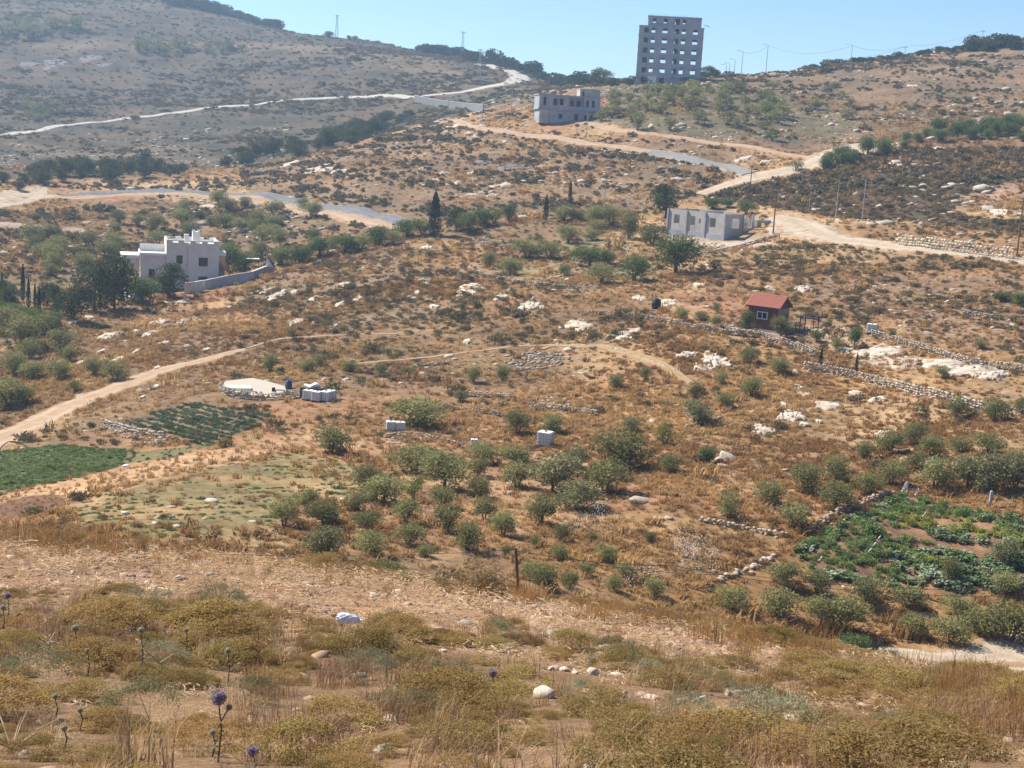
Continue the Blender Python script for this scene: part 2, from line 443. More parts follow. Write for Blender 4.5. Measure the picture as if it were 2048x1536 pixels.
gc[fg] = gc[fg]*.45+np.array((.36,.22,.125))*.55

nT, nD = XX.shape
idx = np.arange(nT*nD).reshape(nT, nD)
q = np.stack([idx[:-1,:-1], idx[1:,:-1], idx[1:,1:], idx[:-1,1:]], -1).reshape(-1, 4)
wrap = np.stack([idx[-1,:-1], idx[0,:-1], idx[0,1:], idx[-1,1:]], -1)
F = np.concatenate([q, wrap])[:, ::-1]
V = np.stack([gx, gy, ZZ.ravel()], 1)
gm = mesh_np('ground', V, F, smooth=True)
ca = gm.color_attributes.new('soil', 'FLOAT_COLOR', 'POINT')
ca.data.foreach_set('color', np.concatenate([gc, np.ones((len(gc), 1))], 1).astype(np.float32).ravel())

m = bpy.data.materials.new('ground'); m.use_nodes = True
N = m.node_tree.nodes; L = m.node_tree.links; N.clear()
out = N.new('ShaderNodeOutputMaterial'); bs = N.new('ShaderNodeBsdfPrincipled'); bs.inputs['Roughness'].default_value = .95; bs.inputs['Specular IOR Level'].default_value = .1
at = N.new('ShaderNodeAttribute'); at.attribute_name = 'soil'
tc = N.new('ShaderNodeTexCoord')
def noise(scale, det, lo, hi, o0, o1, rough=.6):
    n = N.new('ShaderNodeTexNoise'); n.inputs['Scale'].default_value = scale; n.inputs['Detail'].default_value = det; n.inputs['Roughness'].default_value = rough
    L.new(tc.outputs['Object'], n.inputs['Vector'])
    r = N.new('ShaderNodeMapRange'); r.inputs[1].default_value = lo; r.inputs[2].default_value = hi; r.inputs[3].default_value = o0; r.inputs[4].default_value = o1
    L.new(n.outputs[0], r.inputs[0]); return r.outputs[0], n.outputs[0]
a, _ = noise(.9, 6, .3, .7, .55, 1.35, .7)
b, _ = noise(.12, 4, .35, .65, .8, 1.18)
c, cn = noise(14., 5, .3, .7, .62, 1.3, .75)
mu = N.new('ShaderNodeMath'); mu.operation = 'MULTIPLY'; L.new(a, mu.inputs[0]); L.new(b, mu.inputs[1])
mu2 = N.new('ShaderNodeMath'); mu2.operation = 'MULTIPLY'; L.new(mu.outputs[0], mu2.inputs[0]); L.new(c, mu2.inputs[1])
vm = N.new('ShaderNodeVectorMath'); vm.operation = 'SCALE'; L.new(at.outputs['Color'], vm.inputs[0]); L.new(mu2.outputs[0], vm.inputs['Scale'])
L.new(vm.outputs[0], bs.inputs['Base Color'])
bp = N.new('ShaderNodeBump'); bp.inputs['Distance'].default_value = .06; bp.inputs['Strength'].default_value = .9; L.new(cn, bp.inputs['Height']); L.new(bp.outputs[0], bs.inputs['Normal'])
L.new(bs.outputs[0], out.inputs[0])
gm.materials.append(m)
ground = link('ground', gm)
tag(ground, 'dry brown hillside and valley floor with patches of red soil', 'ground', kind='structure')

# ------------------------------------------------------------------ roads and tracks: strips laid on the ground
def drape(name, pix, width, material, label, lift=.10, wv=None, step=2.0, cat='road', jitter=.12):
    pts = [hit(*p) for p in pix]
    P = np.array([(p[0], p[1]) for p in pts])
    # Catmull-Rom through the surveyed points
    Q = []; Wd = []
    for i in range(len(P)-1):
        p0 = P[max(i-1,0)]; p1 = P[i]; p2 = P[i+1]; p3 = P[min(i+2,len(P)-1)]
        n = max(2, int(np.linalg.norm(p2-p1)/step))
        for k in range(n):
            t = k/n
            Q.append(.5*((2*p1)+(-p0+p2)*t+(2*p0-5*p1+4*p2-p3)*t*t+(-p0+3*p1-3*p2+p3)*t**3))
            Wd.append((wv[i]*(1-t)+wv[i+1]*t) if wv else width)
    Q.append(P[-1]); Wd.append(wv[-1] if wv else width)
    Q = np.array(Q); Wd = np.array(Wd)
    T = np.gradient(Q, axis=0); T /= np.linalg.norm(T, axis=1)[:,None]+1e-9
    Nn = np.stack([T[:,1], -T[:,0]], 1)
    K = 13; V = []
    ej = (np.random.default_rng(len(name)).random((len(Q), 2))-.5)*2*jitter
    for k in range(K):
        s = k/(K-1)-.5
        off = s*Wd*(1+ej[:, 0 if k < 6 else 1]*max(0, abs(s)*4-1))
        X = Q+Nn*off[:,None]
        z = ground_z(X[:,0], X[:,1])+lift*(1.0 if 0 < k < K-1 else -.35)
        V.append(np.stack([X[:,0], X[:,1], z], 1))
    V = np.stack(V, 1)
    ii = np.arange(len(Q)*K).reshape(len(Q), K)
    Fq = np.stack([ii[:-1,:-1], ii[:-1,1:], ii[1:,1:], ii[1:,:-1]], -1).reshape(-1,4)
    me = mesh_np(name, V.reshape(-1,3), Fq, material, smooth=True)
    at_ = me.attributes.new('across', 'FLOAT', 'POINT'); at_.data.foreach_set('value', np.tile(np.linspace(-1, 1, K), len(Q)).astype(np.float32))
    o = link(name, me)
    tag(o, label, cat, kind='structure'); return o

def road_mat(name, c1, c2, edge, rut, ns=.9):
    m = bpy.data.materials.new(name); m.use_nodes = True; N = m.node_tree.nodes; L = m.node_tree.links; N.clear()
    out = N.new('ShaderNodeOutputMaterial'); bs = N.new('ShaderNodeBsdfPrincipled'); bs.inputs['Roughness'].default_value = .95; bs.inputs['Specular IOR Level'].default_value = .1
    tc = N.new('ShaderNodeTexCoord'); at = N.new('ShaderNodeAttribute'); at.attribute_name = 'across'
    def tex(sc_, det): n = N.new('ShaderNodeTexNoise'); n.inputs['Scale'].default_value = sc_; n.inputs['Detail'].default_value = det; L.new(tc.outputs['Object'], n.inputs['Vector']); return n.outputs[0]
    def rng_(src, a, b, c, d): r = N.new('ShaderNodeMapRange'); r.interpolation_type = 'SMOOTHSTEP'; r.inputs[1].default_value = a; r.inputs[2].default_value = b; r.inputs[3].default_value = c; r.inputs[4].default_value = d; L.new(src, r.inputs[0]); return r.outputs[0]
    def math_(op, a, b=None, v=None):
        x = N.new('ShaderNodeMath'); x.operation = op; L.new(a, x.inputs[0])
        if b is not None: L.new(b, x.inputs[1])
        if v is not None: x.inputs[1].default_value = v
        return x.outputs[0]
    def mix(f, a, b):
        x = N.new('ShaderNodeMix'); x.data_type = 'RGBA'; L.new(f, x.inputs[0])
        for i, q in ((6, a), (7, b)):
            if isinstance(q, tuple): x.inputs[i].default_value = (*q, 1)
            else: L.new(q, x.inputs[i])
        return x.outputs[2]
    n1 = tex(ns, 5); n2 = tex(.35, 4); n3 = tex(6, 3)
    col = mix(rng_(n1, .35, .65, 0, 1), c1, c2)
    ab = math_('ABSOLUTE', at.outputs['Fac'])
    d = math_('ABSOLUTE', math_('ADD', ab, v=-.45)); rt = rng_(d, .08, .24, .75, 0)
    rt = math_('MULTIPLY', rt, rng_(n2, .35, .6, .2, 1)); col = mix(rt, col, rut)
    e = math_('ADD', ab, math_('MULTIPLY', math_('ADD', n1, v=-.5), v=1.6)); e = math_('ADD', e, math_('MULTIPLY', math_('ADD', n3, v=-.5), v=.8))
    col = mix(rng_(e, .62, .95, 0, 1), col, edge)
    L.new(col, bs.inputs['Base Color'])
    bp = N.new('ShaderNodeBump'); bp.inputs['Distance'].default_value = .05; L.new(n3, bp.inputs['Height']); L.new(bp.outputs[0], bs.inputs['Normal'])
    L.new(bs.outputs[0], out.inputs[0]); return m
dust = road_mat('pale_dust', (.42,.335,.24), (.35,.265,.18), (.31,.20,.11), (.46,.38,.285))
pink = road_mat('pink_dust', (.38,.265,.17), (.33,.215,.13), (.30,.18,.09), (.43,.325,.225))
asph = road_mat('old_asphalt', (.155,.15,.155), (.19,.185,.18), (.30,.24,.17), (.135,.13,.135))
grav = road_mat('grey_gravel', (.20,.195,.185), (.25,.235,.215), (.33,.25,.17), (.22,.21,.205))
conc_road = road_mat('far_road', (.45,.42,.37), (.38,.35,.30), (.25,.20,.14), (.48,.45,.40))
strawp_ = road_mat('straw_bank', (.33,.225,.115), (.29,.19,.095), (.27,.165,.085), (.37,.26,.14))
drape('far_road', [(-90,284),(0,272),(150,250),(330,228),(480,212),(640,198),(770,192),(818,196)], 5.0, conc_road, 'thin pale road crossing the far left hillside', .28, step=5)
drape('far_road', [(818,196),(870,190),(950,180),(1010,168),(1040,156),(1026,144),(990,136),(960,129)], 6.0, conc_road, 'pale road bending uphill to the far skyline', .3, wv=[5,5.5,6.5,9,11,8,6,5], step=5)
drape('road_verge', [(60,398),(130,395),(220,391),(300,388),(380,389),(480,396),(580,409),(680,427),(760,445),(806,456)], 7.0, pink, 'pale dusty verge below the asphalt road on the left', .12, cat='verge')
drape('asphalt_road', [(120,391),(180,387),(280,383),(380,384),(480,390),(580,402),(680,418),(760,436),(806,448)], 5.0, asph, 'grey asphalt road curving across the left slope', .26)
drape('dirt_track', [(-60,424),(0,413),(60,402),(115,392)], 4.0, dust, 'pale dirt track joining the asphalt road at far left', .16)
drape('dirt_track', [(868,243),(930,250),(1000,262),(1100,275),(1200,290),(1300,305)], 3.6, pink, 'pinkish dirt track along the ridge below the concrete house', .16)
drape('gravel_road', [(1290,303),(1340,311),(1390,321),(1450,334),(1500,347)], 4.6, grav, 'grey gravel road descending to the upper dirt junction', .17)
drape('dirt_track', [(1095,238),(1150,245),(1195,252),(1260,264),(1350,275),(1450,290),(1540,303),(1625,316)], 3.0, pink, 'narrow pinkish track passing in front of the concrete house', .16)
drape('dirt_road', [(1808,286),(1730,291),(1680,305),(1640,322),(1590,338),(1530,352),(1480,364),(1430,379),(1398,390)], 8.0, dust, 'wide pale dirt road winding up the right hillside', .2, wv=[5,8,12,11,10,9,8,5,3])
drape('dirt_road', [(1548,436),(1590,446),(1640,470),(1720,486),(1850,501),(1950,513),(2048,525),(2120,535)], 6.0, dust, 'pale dirt road below the dark shrub slope on the right', .2, wv=[5,9,8,6,5,5,5,5])
drape('dirt_track', [(-60,905),(0,877),(60,852),(140,812),(220,782),(310,747),(390,726),(440,712),(490,700)], 4.2, pink, 'broad dirt track rising beside the olive trees on the left', .09, wv=[6.5,6.2,5.6,5.4,5.2,4.0,2.8,2.2,1.4], step=1.5, jitter=.35)
drape('footpath', [(480,700),(560,678),(650,672),(760,668),(840,662)], .5, pink, 'narrow footpath crossing the middle of the slope', .06, step=1.5, cat='path')
drape('footpath', [(700,730),(770,722),(860,715),(960,702),(1040,692),(1110,690)], .6, pink, 'narrow path curving up to the rubble bank', .06, step=1.5, cat='path')
drape('dirt_road', [(1755,1302),(1820,1309),(1900,1318),(1975,1312),(2048,1293),(2120,1270)], 3.4, dust, 'pale dirt road at the lower right edge of the grove', .06, step=1, wv=[1.2,2.0,3.2,3.6,4.0,4.0])
drape('dirt_track', [(1960,1327),(2010,1336),(2060,1340),(2120,1340)], 1.2, dust, 'second wheel track beside the lower right dirt road', .05, step=1)
drape('straw_bank', [(1085,700),(1110,692),(1180,693),(1240,702),(1300,720),(1350,745),(1392,776)], 3.2, strawp_, 'curved bank of pale dry grass around the rubble heap', .10, step=1.5, cat='path', wv=[.6,1,1.4,1.7,1.7,1.4,.8])

# ------------------------------------------------------------------ vegetation building blocks
def leaf_quads(c, L, W, g, droop=0.0, up=0.0):
    n = len(c)
    d = g.normal(size=(n,3)); d[:,2] = d[:,2]*(1-.6*droop)+up
    d /= np.linalg.norm(d, axis=1)[:,None]+1e-9
    r = g.normal(size=(n,3)); p = np.cross(d, r); p /= np.linalg.norm(p, axis=1)[:,None]+1e-9
    L = np.broadcast_to(L, (n,))[:,None]; W = np.broadcast_to(W, (n,))[:,None]
    V = np.stack([c-d*L/2, c+p*W/2, c+d*L/2, c-p*W/2], 1).reshape(-1,3)
    return V, np.arange(4*n).reshape(n,4)

def join_np(parts):
    V = []; F = []; o = 0
    for v, f in parts:
        V.append(v); F.append(f+o); o += len(v)
    return np.concatenate(V), np.concatenate(F)

def sphere_pts(n, g):
    d = g.normal(size=(n,3)); return d/(np.linalg.norm(d, axis=1)[:,None]+1e-9)

def crown_np(seed, clumps, per, zc=.455, rx=.37, rz=.36, cr=(.13,.20), L=.056, W=.032, flat=.0, low=.0):
    g = np.random.default_rng(seed)
    parts = []; sk = g.uniform(.75,1.2,3); sh = g.uniform(-.08,.08,2)
    for i in range(clumps):
        d = sphere_pts(1, g)[0]
        if d[2] < -.9 and g.random() < .4: d[2] *= -.5
        rr = g.random()**.45
        c = np.array([d[0]*rx*rr*sk[0]+sh[0]*d[2], d[1]*rx*rr*sk[1]+sh[1]*d[2], zc+d[2]*rz*rr])
        r = g.uniform(*cr)
        k = int(per*(r/cr[1])**2*g.uniform(.6, 1.25))+6
        s = sphere_pts(k, g)*(g.random((k,1))**.30)*r*np.array([1.15,1.15,.9])
        parts.append(leaf_quads(c+s, L*g.uniform(.6,1.35,k), W*g.uniform(.7,1.3,k), g, .3))
    # stray sprigs that break the outline
    k = int(clumps*5)
    d = sphere_pts(k, g); d[:,2] = np.abs(d[:,2])*.9-.15
    parts.append(leaf_quads(np.array([0,0,zc])+d*np.array([rx+.10,rx+.10,rz+.11])*g.uniform(.85,1.08,(k,1)), L*1.1, W*.8, g))
    return join_np(parts)

def trunk_mesh(seed, name, material, stems=2, h=.42, r=.028, spread=.13):
    g = random.Random(seed); mb = MB()
    for i in range(stems):
        a = 2*math.pi*i/max(stems,1)+g.uniform(-.5,.5)
        s = spread*(g.uniform(.6,1.2) if stems > 1 else .25)
        p0 = Vector((math.cos(a)*.02, math.sin(a)*.02, -.04)); p1 = Vector((math.cos(a)*s*.5, math.sin(a)*s*.5, h*.45)); p2 = Vector((math.cos(a)*s, math.sin(a)*s, h))
        mb.tube([p0, p1, p2], [r*1.25, r*.85, r*.5], 6)
        for k in range(3):
            b = a+g.uniform(-1.3,1.3); q = p1.lerp(p2, g.uniform(.1,.9)); l = g.uniform(.15,.28)
            mb.tube([q, q+Vector((math.cos(b)*l*.6, math.sin(b)*l*.6, l*.5)), q+Vector((math.cos(b)*l, math.sin(b)*l, l*1.0))], [r*.5, r*.3, r*.12], 5)
    return mb.mesh(name, material, True)

bark = mat('bark', (.12,.09,.065), (.19,.15,.115), 9, bump=.01)
M_olive = mat('olive_leaf', (.170,.168,.062), (.345,.33,.145), 24, trans=.34, rand=.25, c3=(.145,.148,.056), scale3=2.2)
M_greyolive = mat('grey_olive_leaf', (.17,.165,.075), (.325,.31,.16), 24, trans=.3, rand=.15, c3=(.13,.13,.07), scale3=2.2)
M_green = mat('green_leaf', (.09,.13,.04), (.20,.24,.085), 24, trans=.3, rand=.2, c3=(.08,.11,.04), scale3=2.0)
M_lime = mat('lime_leaf', (.15,.18,.04), (.22,.23,.065), 4, trans=.3, rand=.15, c3=(.09,.11,.03), scale3=2.0)
M_cyp = mat('cypress_leaf', (.035,.047,.025), (.06,.075,.038), 6, trans=.1, rand=.12)
M_pine = mat('pine_leaf', (.07,.085,.036), (.145,.16,.078), 24, trans=.25, rand=.15, c3=(.06,.073,.035), scale3=2.5)
M_dry = mat('dry_bush', (.20,.125,.052), (.40,.27,.125), 26, trans=.3, rand=.2, c3=(.14,.085,.04), scale3=2.5)

def proto_set(name, n, clumps, per, material, seed, stems=2, **kw):
    out = []
    for i in range(n):
        V, F = crown_np(seed+i, clumps, per, **kw)
        cm = mesh_np(name+'_crown', V, F, material)
        tm = trunk_mesh(seed+i, name+'_trunk', bark, stems)
        out.append((cm, tm))
    return out

PROTO = {
 'olive': proto_set('olive', 10, 40, 78, M_olive, 100),
 'greyolive': proto_set('grey_olive', 3, 46, 80, M_greyolive, 130),
 'green': proto_set('green_tree', 4, 42, 84, M_green, 150),
 'lime': proto_set('lime_tree', 2, 30, 56, M_lime, 170),
 'pine': proto_set('pine', 4, 48, 80, M_pine, 180, stems=1, zc=.46, rx=.36, rz=.38, cr=(.11,.18)),
 'dry': proto_set('dry_bush', 3, 30, 60, M_dry, 200, zc=.42, rx=.38, rz=.36, L=.07, W=.014),
 'far': proto_set('far_tree', 4, 20, 26, M_olive, 220, zc=.55, rx=.38, rz=.36, L=.10, W=.06),
}
def cypress_np(seed):
    g = np.random.default_rng(seed); n = 2200
    t = g.random(n)**.85; z = .03+t*.95
    prof = np.minimum(1, (t+.06)/.18)*(1-t)**.62*.46
    a = g.random(n)*2*math.pi; rr = prof*(g.random(n)**.35)*(1+.22*np.sin(a*5+t*19)+.12*np.sin(a*9-t*31))
    c = np.stack([np.cos(a)*rr, np.sin(a)*rr, z], 1)
    return leaf_quads(c, .05, .05, g, up=1.4)
PROTO['cypress'] = []
for i in range(3):
    V, F = cypress_np(300+i)
    tm = MB().tube([(0,0,-.03),(0,0,.25),(0,0,.8)], [.07,.05,.015], 6).mesh('cypress_trunk', bark, True)
    PROTO['cypress'].append((mesh_np('cypress_crown', V, F, M_cyp), tm))

KIND_NAME = {'olive':'olive_tree','greyolive':'olive_tree','green':'leafy_tree','lime':'leafy_tree','pine':'pine_tree','dry':'dry_bush','far':'olive_tree','cypress':'cypress_tree'}
CAT = {'olive':'olive tree','greyolive':'olive tree','green':'tree','lime':'tree','pine':'pine tree','dry':'bush','far':'olive tree','cypress':'cypress tree'}
_tc = [0]
TREE_SPOTS = []
def tree(kind, px, py, wpx, hpx, label, group=None, name=None, cat=None, sink=.0):
    P = hit(px, py); s = mpp(P)
    i = _tc[0]; _tc[0] += 1
    cm, tm = PROTO[kind][i % len(PROTO[kind])]
    if group in ('olive trees of the central grove','olive trees of the right grove','olive trees by the meadow','olive trees below the vegetable garden'): wpx *= 1.03; hpx *= 1.03
    wd = wpx*s*(1.30 if kind != 'cypress' else 1.0); ht = hpx*s*(1.22 if kind != 'cypress' else 1.05)
    TREE_SPOTS.append((P[0], P[1], wd*.5))
    root = empty(name or KIND_NAME[kind], (P[0], P[1], P[2]-sink-.05), (i*2.399) % 6.283, (wd, wd, ht))
    link('crown', cm, root); link('trunk', tm, root)
    tag(root, label, cat or CAT[kind], group)
    return root

ORD = ['first','second','third','fourth','fifth','sixth','seventh','eighth','ninth','tenth','eleventh','twelfth','thirteenth','fourteenth','fifteenth','sixteenth']
def row(kind, what, where, group, pts):
    """a row of trees named by their order from the left"""
    pts = sorted(pts, key=lambda p: p[0])
    for i, p in enumerate(pts):
        o = 'leftmost' if i == 0 else ('rightmost' if i == len(pts)-1 else ORD[i]+' from left')
        k = p[4] if len(p) > 4 else kind
        wh = p[5] if len(p) > 5 else what
        tree(k, p[0], p[1], p[2], p[3], f'{wh}, {o} {where}' if len(pts) > 1 else f'{wh} {where}', group)

G1 = 'olive trees of the central grove'
row('olive', 'olive tree', 'in the top row of central grove', G1, [(836,850,98,52),(1036,870,55,48),(1107,868,48,38),(1262,865,40,32)])
row('olive', 'olive tree', 'in the second row of central grove', G1, [(829,942,90,48),(966,928,56,48),(1030,928,62,38),(957,952,34,38),(1150,935,50,45,'greyolive'),(1243,937,100,75)])
row('olive', 'olive tree', 'in the third row of central grove', G1, [(732,980,54,50),(888,978,92,70),(1034,975,62,52),(1112,985,95,80,'greyolive'),(1210,985,80,62)])
row('olive', 'olive tree', 'in the fourth row of central grove', G1, [(768,1003,78,55),(826,1000,40,52,'lime','yellow-green olive tree'),(886,1015,50,42),(955,995,46,42),(1152,1018,78,56,'greyolive')])
row('olive', 'olive tree', 'in the fifth row of central grove', G1, [(714,1022,45,42),(811,1046,50,48),(967,1040,48,48),(1082,1048,58,60)])
row('olive', 'olive tree', 'in the sixth row of central grove', G1, [(735,1064,56,42),(894,1062,50,56),(1006,1070,48,54)])
row('olive', 'olive tree', 'in the front row of central grove', G1, [(740,1110,62,48),(816,1088,56,42),(934,1100,54,56)])
row('olive', 'olive tree', 'in the clump beside the green meadow', 'olive trees by the meadow', [(567,1052,50,58),(612,1025,46,48),(645,1054,64,55),(655,1045,45,40)])
row('greyolive', 'large rounded olive tree', 'just above the straw band by the meadow', None, [(648,1117,76,70)])
row('olive', 'large round olive tree', 'alone at the right end of the straw field', None, [(663,905,64,58)])
G2 = 'young olive trees at the foot of the grove'
row('olive', 'young olive', 'in the upper line below the grove', G2, [(1122,1082,30,36),(1183,1085,20,22),(1298,1082,25,22),(1068,1092,18,26),(850,1112,38,26)])
row('olive', 'young olive', 'in the middle line below the grove', G2, [(1211,1122,40,34),(1118,1118,32,32),(1010,1115,20,26),(1248,1155,36,32),(1172,1150,30,28)])
row('olive', 'young olive', 'in the lowest line beside the fence post', G2, [(1062,1160,42,45),(1085,1174,50,50),(1140,1177,36,36),(1228,1182,36,34),(1310,1192,38,40)])
row('green', 'low grey-green bush', 'behind the straw band left of the post', None, [(770,1152,60,34)])
row('dry', 'large dry brown bush', 'at the edge of the straw band left of the post', None, [(958,1192,100,84)])
row('olive', 'small olive tree', 'around the rubble bank in mid slope', 'small olives around the rubble bank', [(946,764,30,34),(1005,762,27,36),(920,802,27,22),(1231,776,32,30),(1291,760,24,27),(815,752,32,22)])
row('lime', 'yellow-green tree', 'beside the right edge of central grove', None, [(1328,890,40,42)])
row('olive', 'olive tree', 'below the yellow-green tree', None, [(1340,945,44,40)])
row('green', 'low bright green bush', 'on open ground right of central grove', None, [(1413,925,38,34)])
G3 = 'olive trees below the brown hut'
row('olive', 'olive tree', 'in the line below the brown hut', G3, [(1498,725,36,30),(1558,745,44,32),(1442,768,27,28),(1502,792,40,42),(1390,796,34,34)])
row('greyolive', 'olive tree', 'in the short row under that line', G3, [(1449,814,32,30,'olive'),(1392,847,56,50)])
G4 = 'olive trees of the right grove'
row('olive', 'olive tree', 'in the top row of right grove', G4, [(1912,836,36,40),(1990,842,48,46),(2043,835,30,40)])
row('olive', 'olive tree', 'in the second row of right grove', G4, [(1729,915,36,34),(1778,906,50,48),(1830,891,42,46),(1864,915,48,48),(1978,908,56,42),(1920,905,40,34)])
row('olive', 'olive tree', 'in the third row of right grove', G4, [(1671,965,52,52),(1782,970,52,50),(1834,938,40,34),(1868,980,70,68),(1606,984,58,58)])
row('greyolive', 'big grey-green olive tree', 'above the vegetable garden', G4, [(1935,975,62,70),(1980,985,75,80),(2030,975,62,72)])
row('olive', 'olive tree', 'in the fourth row of right grove', G4, [(1732,988,52,44),(1669,1018,68,55),(1538,1008,56,50)])
row('olive', 'olive tree', 'nearest the low rubble wall', G4, [(1456,1036,40,50),(1587,1055,56,52)])
G5 = 'olive trees below the vegetable garden'
row('olive', 'olive tree', 'in the row along the garden\'s lower edge', G5, [(1567,1172,60,48),(1633,1185,50,48),(1733,1212,60,64),(1815,1217,58,44),(1900,1160,36,48),(2010,1188,54,48),(2012,1127,50,50,'greyolive')])
row('olive', 'olive tree', 'in the row just beyond the straw brow', G5, [(1464,1217,62,45),(1556,1232,72,55),(1640,1250,60,60),(1688,1266,85,74)])
row('olive', 'olive tree', 'in the row above the lower dirt road', G5, [(1830,1272,60,46),(1902,1287,70,55),(1955,1264,60,50),(1915,1240,62,48),(2018,1284,100,90)])
row('green', 'low bush', 'at the start of the lower dirt road', None, [(1707,1297,60,30)])
G6 = 'olive trees at the left edge'
row('olive', 'olive tree', 'in the upper row at left edge', G6, [(15,664,60,50),(90,668,46,42),(50,692,75,62),(123,706,58,48),(140,722,34,30)])
row('olive', 'olive tree', 'in the middle row at left edge', G6, [(62,716,42,40),(28,748,46,46),(66,757,48,38),(119,758,50,42),(188,751,40,38),(230,763,46,42)])
row('olive', 'olive tree', 'beside the broad dirt track', G6, [(149,783,24,22),(15,813,78,56),(46,806,40,36)])
row('olive', 'small olive tree', 'above the stone patio', 'small olives above the stone patio', [(540,744,30,38),(613,744,34,28),(640,734,30,26),(762,752,24,32),(700,742,30,22)])
G7 = 'pines in front of the pale villa'
row('pine', 'pine tree', 'in front of the pale villa', G7, [(190,622,70,95),(228,618,76,108),(284,609,64,58,'green','broad green tree'),(338,595,62,68,'pine','dense dark tree')])
row('pine', 'pine tree', 'in the thicket left of the villa', G7, [(113,627,34,56),(150,642,60,72),(20,618,44,44),(95,612,40,48),(8,600,36,40)])
row('cypress', 'slim cypress', 'in the group at the left edge', 'slim cypresses at the left edge', [(4,596,9,52),(46,602,14,72),(57,616,12,60),(70,618,10,52),(78,630,12,56),(200,618,10,52)])
row('green', 'green olive tree', 'in the hollow under the cypresses', 'trees under the cypresses', [(25,640,50,36),(70,650,48,34),(105,655,44,34),(-10,632,44,40)])
G8 = 'green bushes of the hedge behind the villa'
row('green', 'leafy bush', 'in the hedge running right from the villa', G8, [(455,547,52,60),(490,540,34,36),(560,530,44,34),(600,525,50,36),(640,513,50,38),(690,503,50,34),(720,500,42,30,'lime'),(755,490,48,40),(785,490,34,28,'olive'),(815,475,50,36),(845,470,40,34,'lime')])
row('green', 'leafy tree', 'in the copse right of the tall cypress', 'copse right of the tall cypress', [(912,460,44,46,'pine'),(935,464,44,40,'olive'),(960,452,42,36),(988,447,36,32,'lime'),(1018,440,30,34)])
tree('cypress', 868, 474, 38, 88, 'tall broad dark cypress in the middle of the slope')
tree('cypress', 1091, 442, 15, 52, 'slim cypress standing left of the olive row by the ridge')
tree('cypress', 1139, 410, 12, 47, 'slim cypress farther up behind the olive row by the ridge')
G9 = 'olive trees left of the grey block house'
row('olive', 'olive tree', 'in the back row left of the block house', G9, [(1126,441,40,32),(1155,440,34,24),(1190,450,42,40),(1222,450,42,38),(1258,478,38,56)])
tree('pine', 1330, 434, 62, 64, 'tall dark tree directly behind the grey block house', G9)
row('olive', 'olive tree', 'in the front row left of the block house', G9, [(1136,487,50,36),(1192,464,36,26),(1304,489,50,40),(1185,482,34,24)])
row('olive', 'olive tree', 'on the green terrace below the block house', 'olive trees on the green terrace', [(1055,517,62,40),(1098,517,42,36),(978,533,28,32),(1020,551,54,40),(1178,533,68,40,'green'),(1212,533,36,34),(1202,567,54,40),(1268,562,48,52,'green'),(1130,551,24,20,'green')])
tree('green', 1352, 545, 72, 74, 'round bright green tree right below the grey block house')
row('green', 'dark bush', 'behind the walls of the block house', 'bushes behind the block house', [(1425,418,34,24),(1455,415,28,18),(1492,428,34,28)])
G10 = 'saplings around the brown hut'
row('olive', 'sapling', 'left of the brown hut', G10, [(1362,642,26,26),(1402,640,28,18),(1430,656,20,28),(1432,624,16,18,'lime')])
tree('green', 1492, 664, 22, 44, 'narrow green sapling against the left corner of brown hut', G10)
tree('greyolive', 1562, 677, 40, 46, 'grey-green olive tree in front of the hut corner', G10)
row('olive', 'sapling', 'in the yard right of the brown hut', G10, [(1603,692,15,18),(1633,684,26,28),(1671,702,20,28),(1656,656,16,22,'lime'),(1708,694,27,40,'green','tall dark green sapling'),(1783,676,16,20)])
tree('cypress', 1641, 729, 11, 34, 'thin young cypress on the terrace wall below brown hut', G10)
tree('cypress', 1712, 742, 8, 38, 'very thin young cypress on the lower terrace below the slabs', G10)
row('olive', 'small olive', 'on the long terrace right of the slabs', 'small olives on the long terrace', [(1884,756,26,26),(1960,697,24,20)])
row('green', 'dark green fig bush', 'at the right edge above the terraces', 'fig bushes at the right edge', [(2002,604,34,20),(2040,610,40,26)])

# far trees ----------------------------------------------------------------
def far_trees(pix_poly, n, w, h, seed, label, group, kind='far', name=None, cat=None, gap=.8):
    poly = gpoly(pix_poly); g = np.random.default_rng(seed)
    pts = []; tries = 0
    lo = poly.min(0); hi = poly.max(0)
    while len(pts) < n and tries < 6000:
        tries += 1
        p = lo+(hi-lo)*g.random(2)
        if not inside(poly, np.array([p[0]]), np.array([p[1]]))[0]: continue
        if any((p[0]-q[0])**2+(p[1]-q[1])**2 < (w*gap)**2 for q in pts): continue
        pts.append(p)
    # rows from far to near, counted from the left
    pts.sort(key=lambda p: -math.hypot(p[0], p[1])); nr = max(1, round(len(pts)/9)); per = math.ceil(len(pts)/nr)
    names = ['back row'] if nr == 1 else (['back row','front row'] if nr == 2 else ['back row']+[ORD[q]+' row' for q in range(1, nr-1)]+['front row'])
    what, where = label.split('|')
    for rI in range(nr):
        rw = sorted(pts[rI*per:(rI+1)*per], key=lambda p: math.atan2(p[0], p[1]))
        for cI, p in enumerate(rw):
            i = _tc[0]; _tc[0] += 1
            cm, tm = PROTO[kind][i % len(PROTO[kind])]
            s = g.uniform(.7, 1.3)
            root = empty(name or KIND_NAME[kind], (p[0], p[1], float(ground_z(p[0], p[1]))-.1), g.uniform(0, 6.28), (w*s, w*s, h*s*g.uniform(.85,1.15)))
            link('crown', cm, root); link('trunk', tm, root)
            o_ = 'leftmost' if cI == 0 else 'rightmost' if cI == len(rw)-1 else nth_(cI)+' from left'
            tag(root, f'{what}, {o_}'+(f' in {names[rI]}' if nr > 1 else '')+f' {where}', cat or CAT[kind], group)

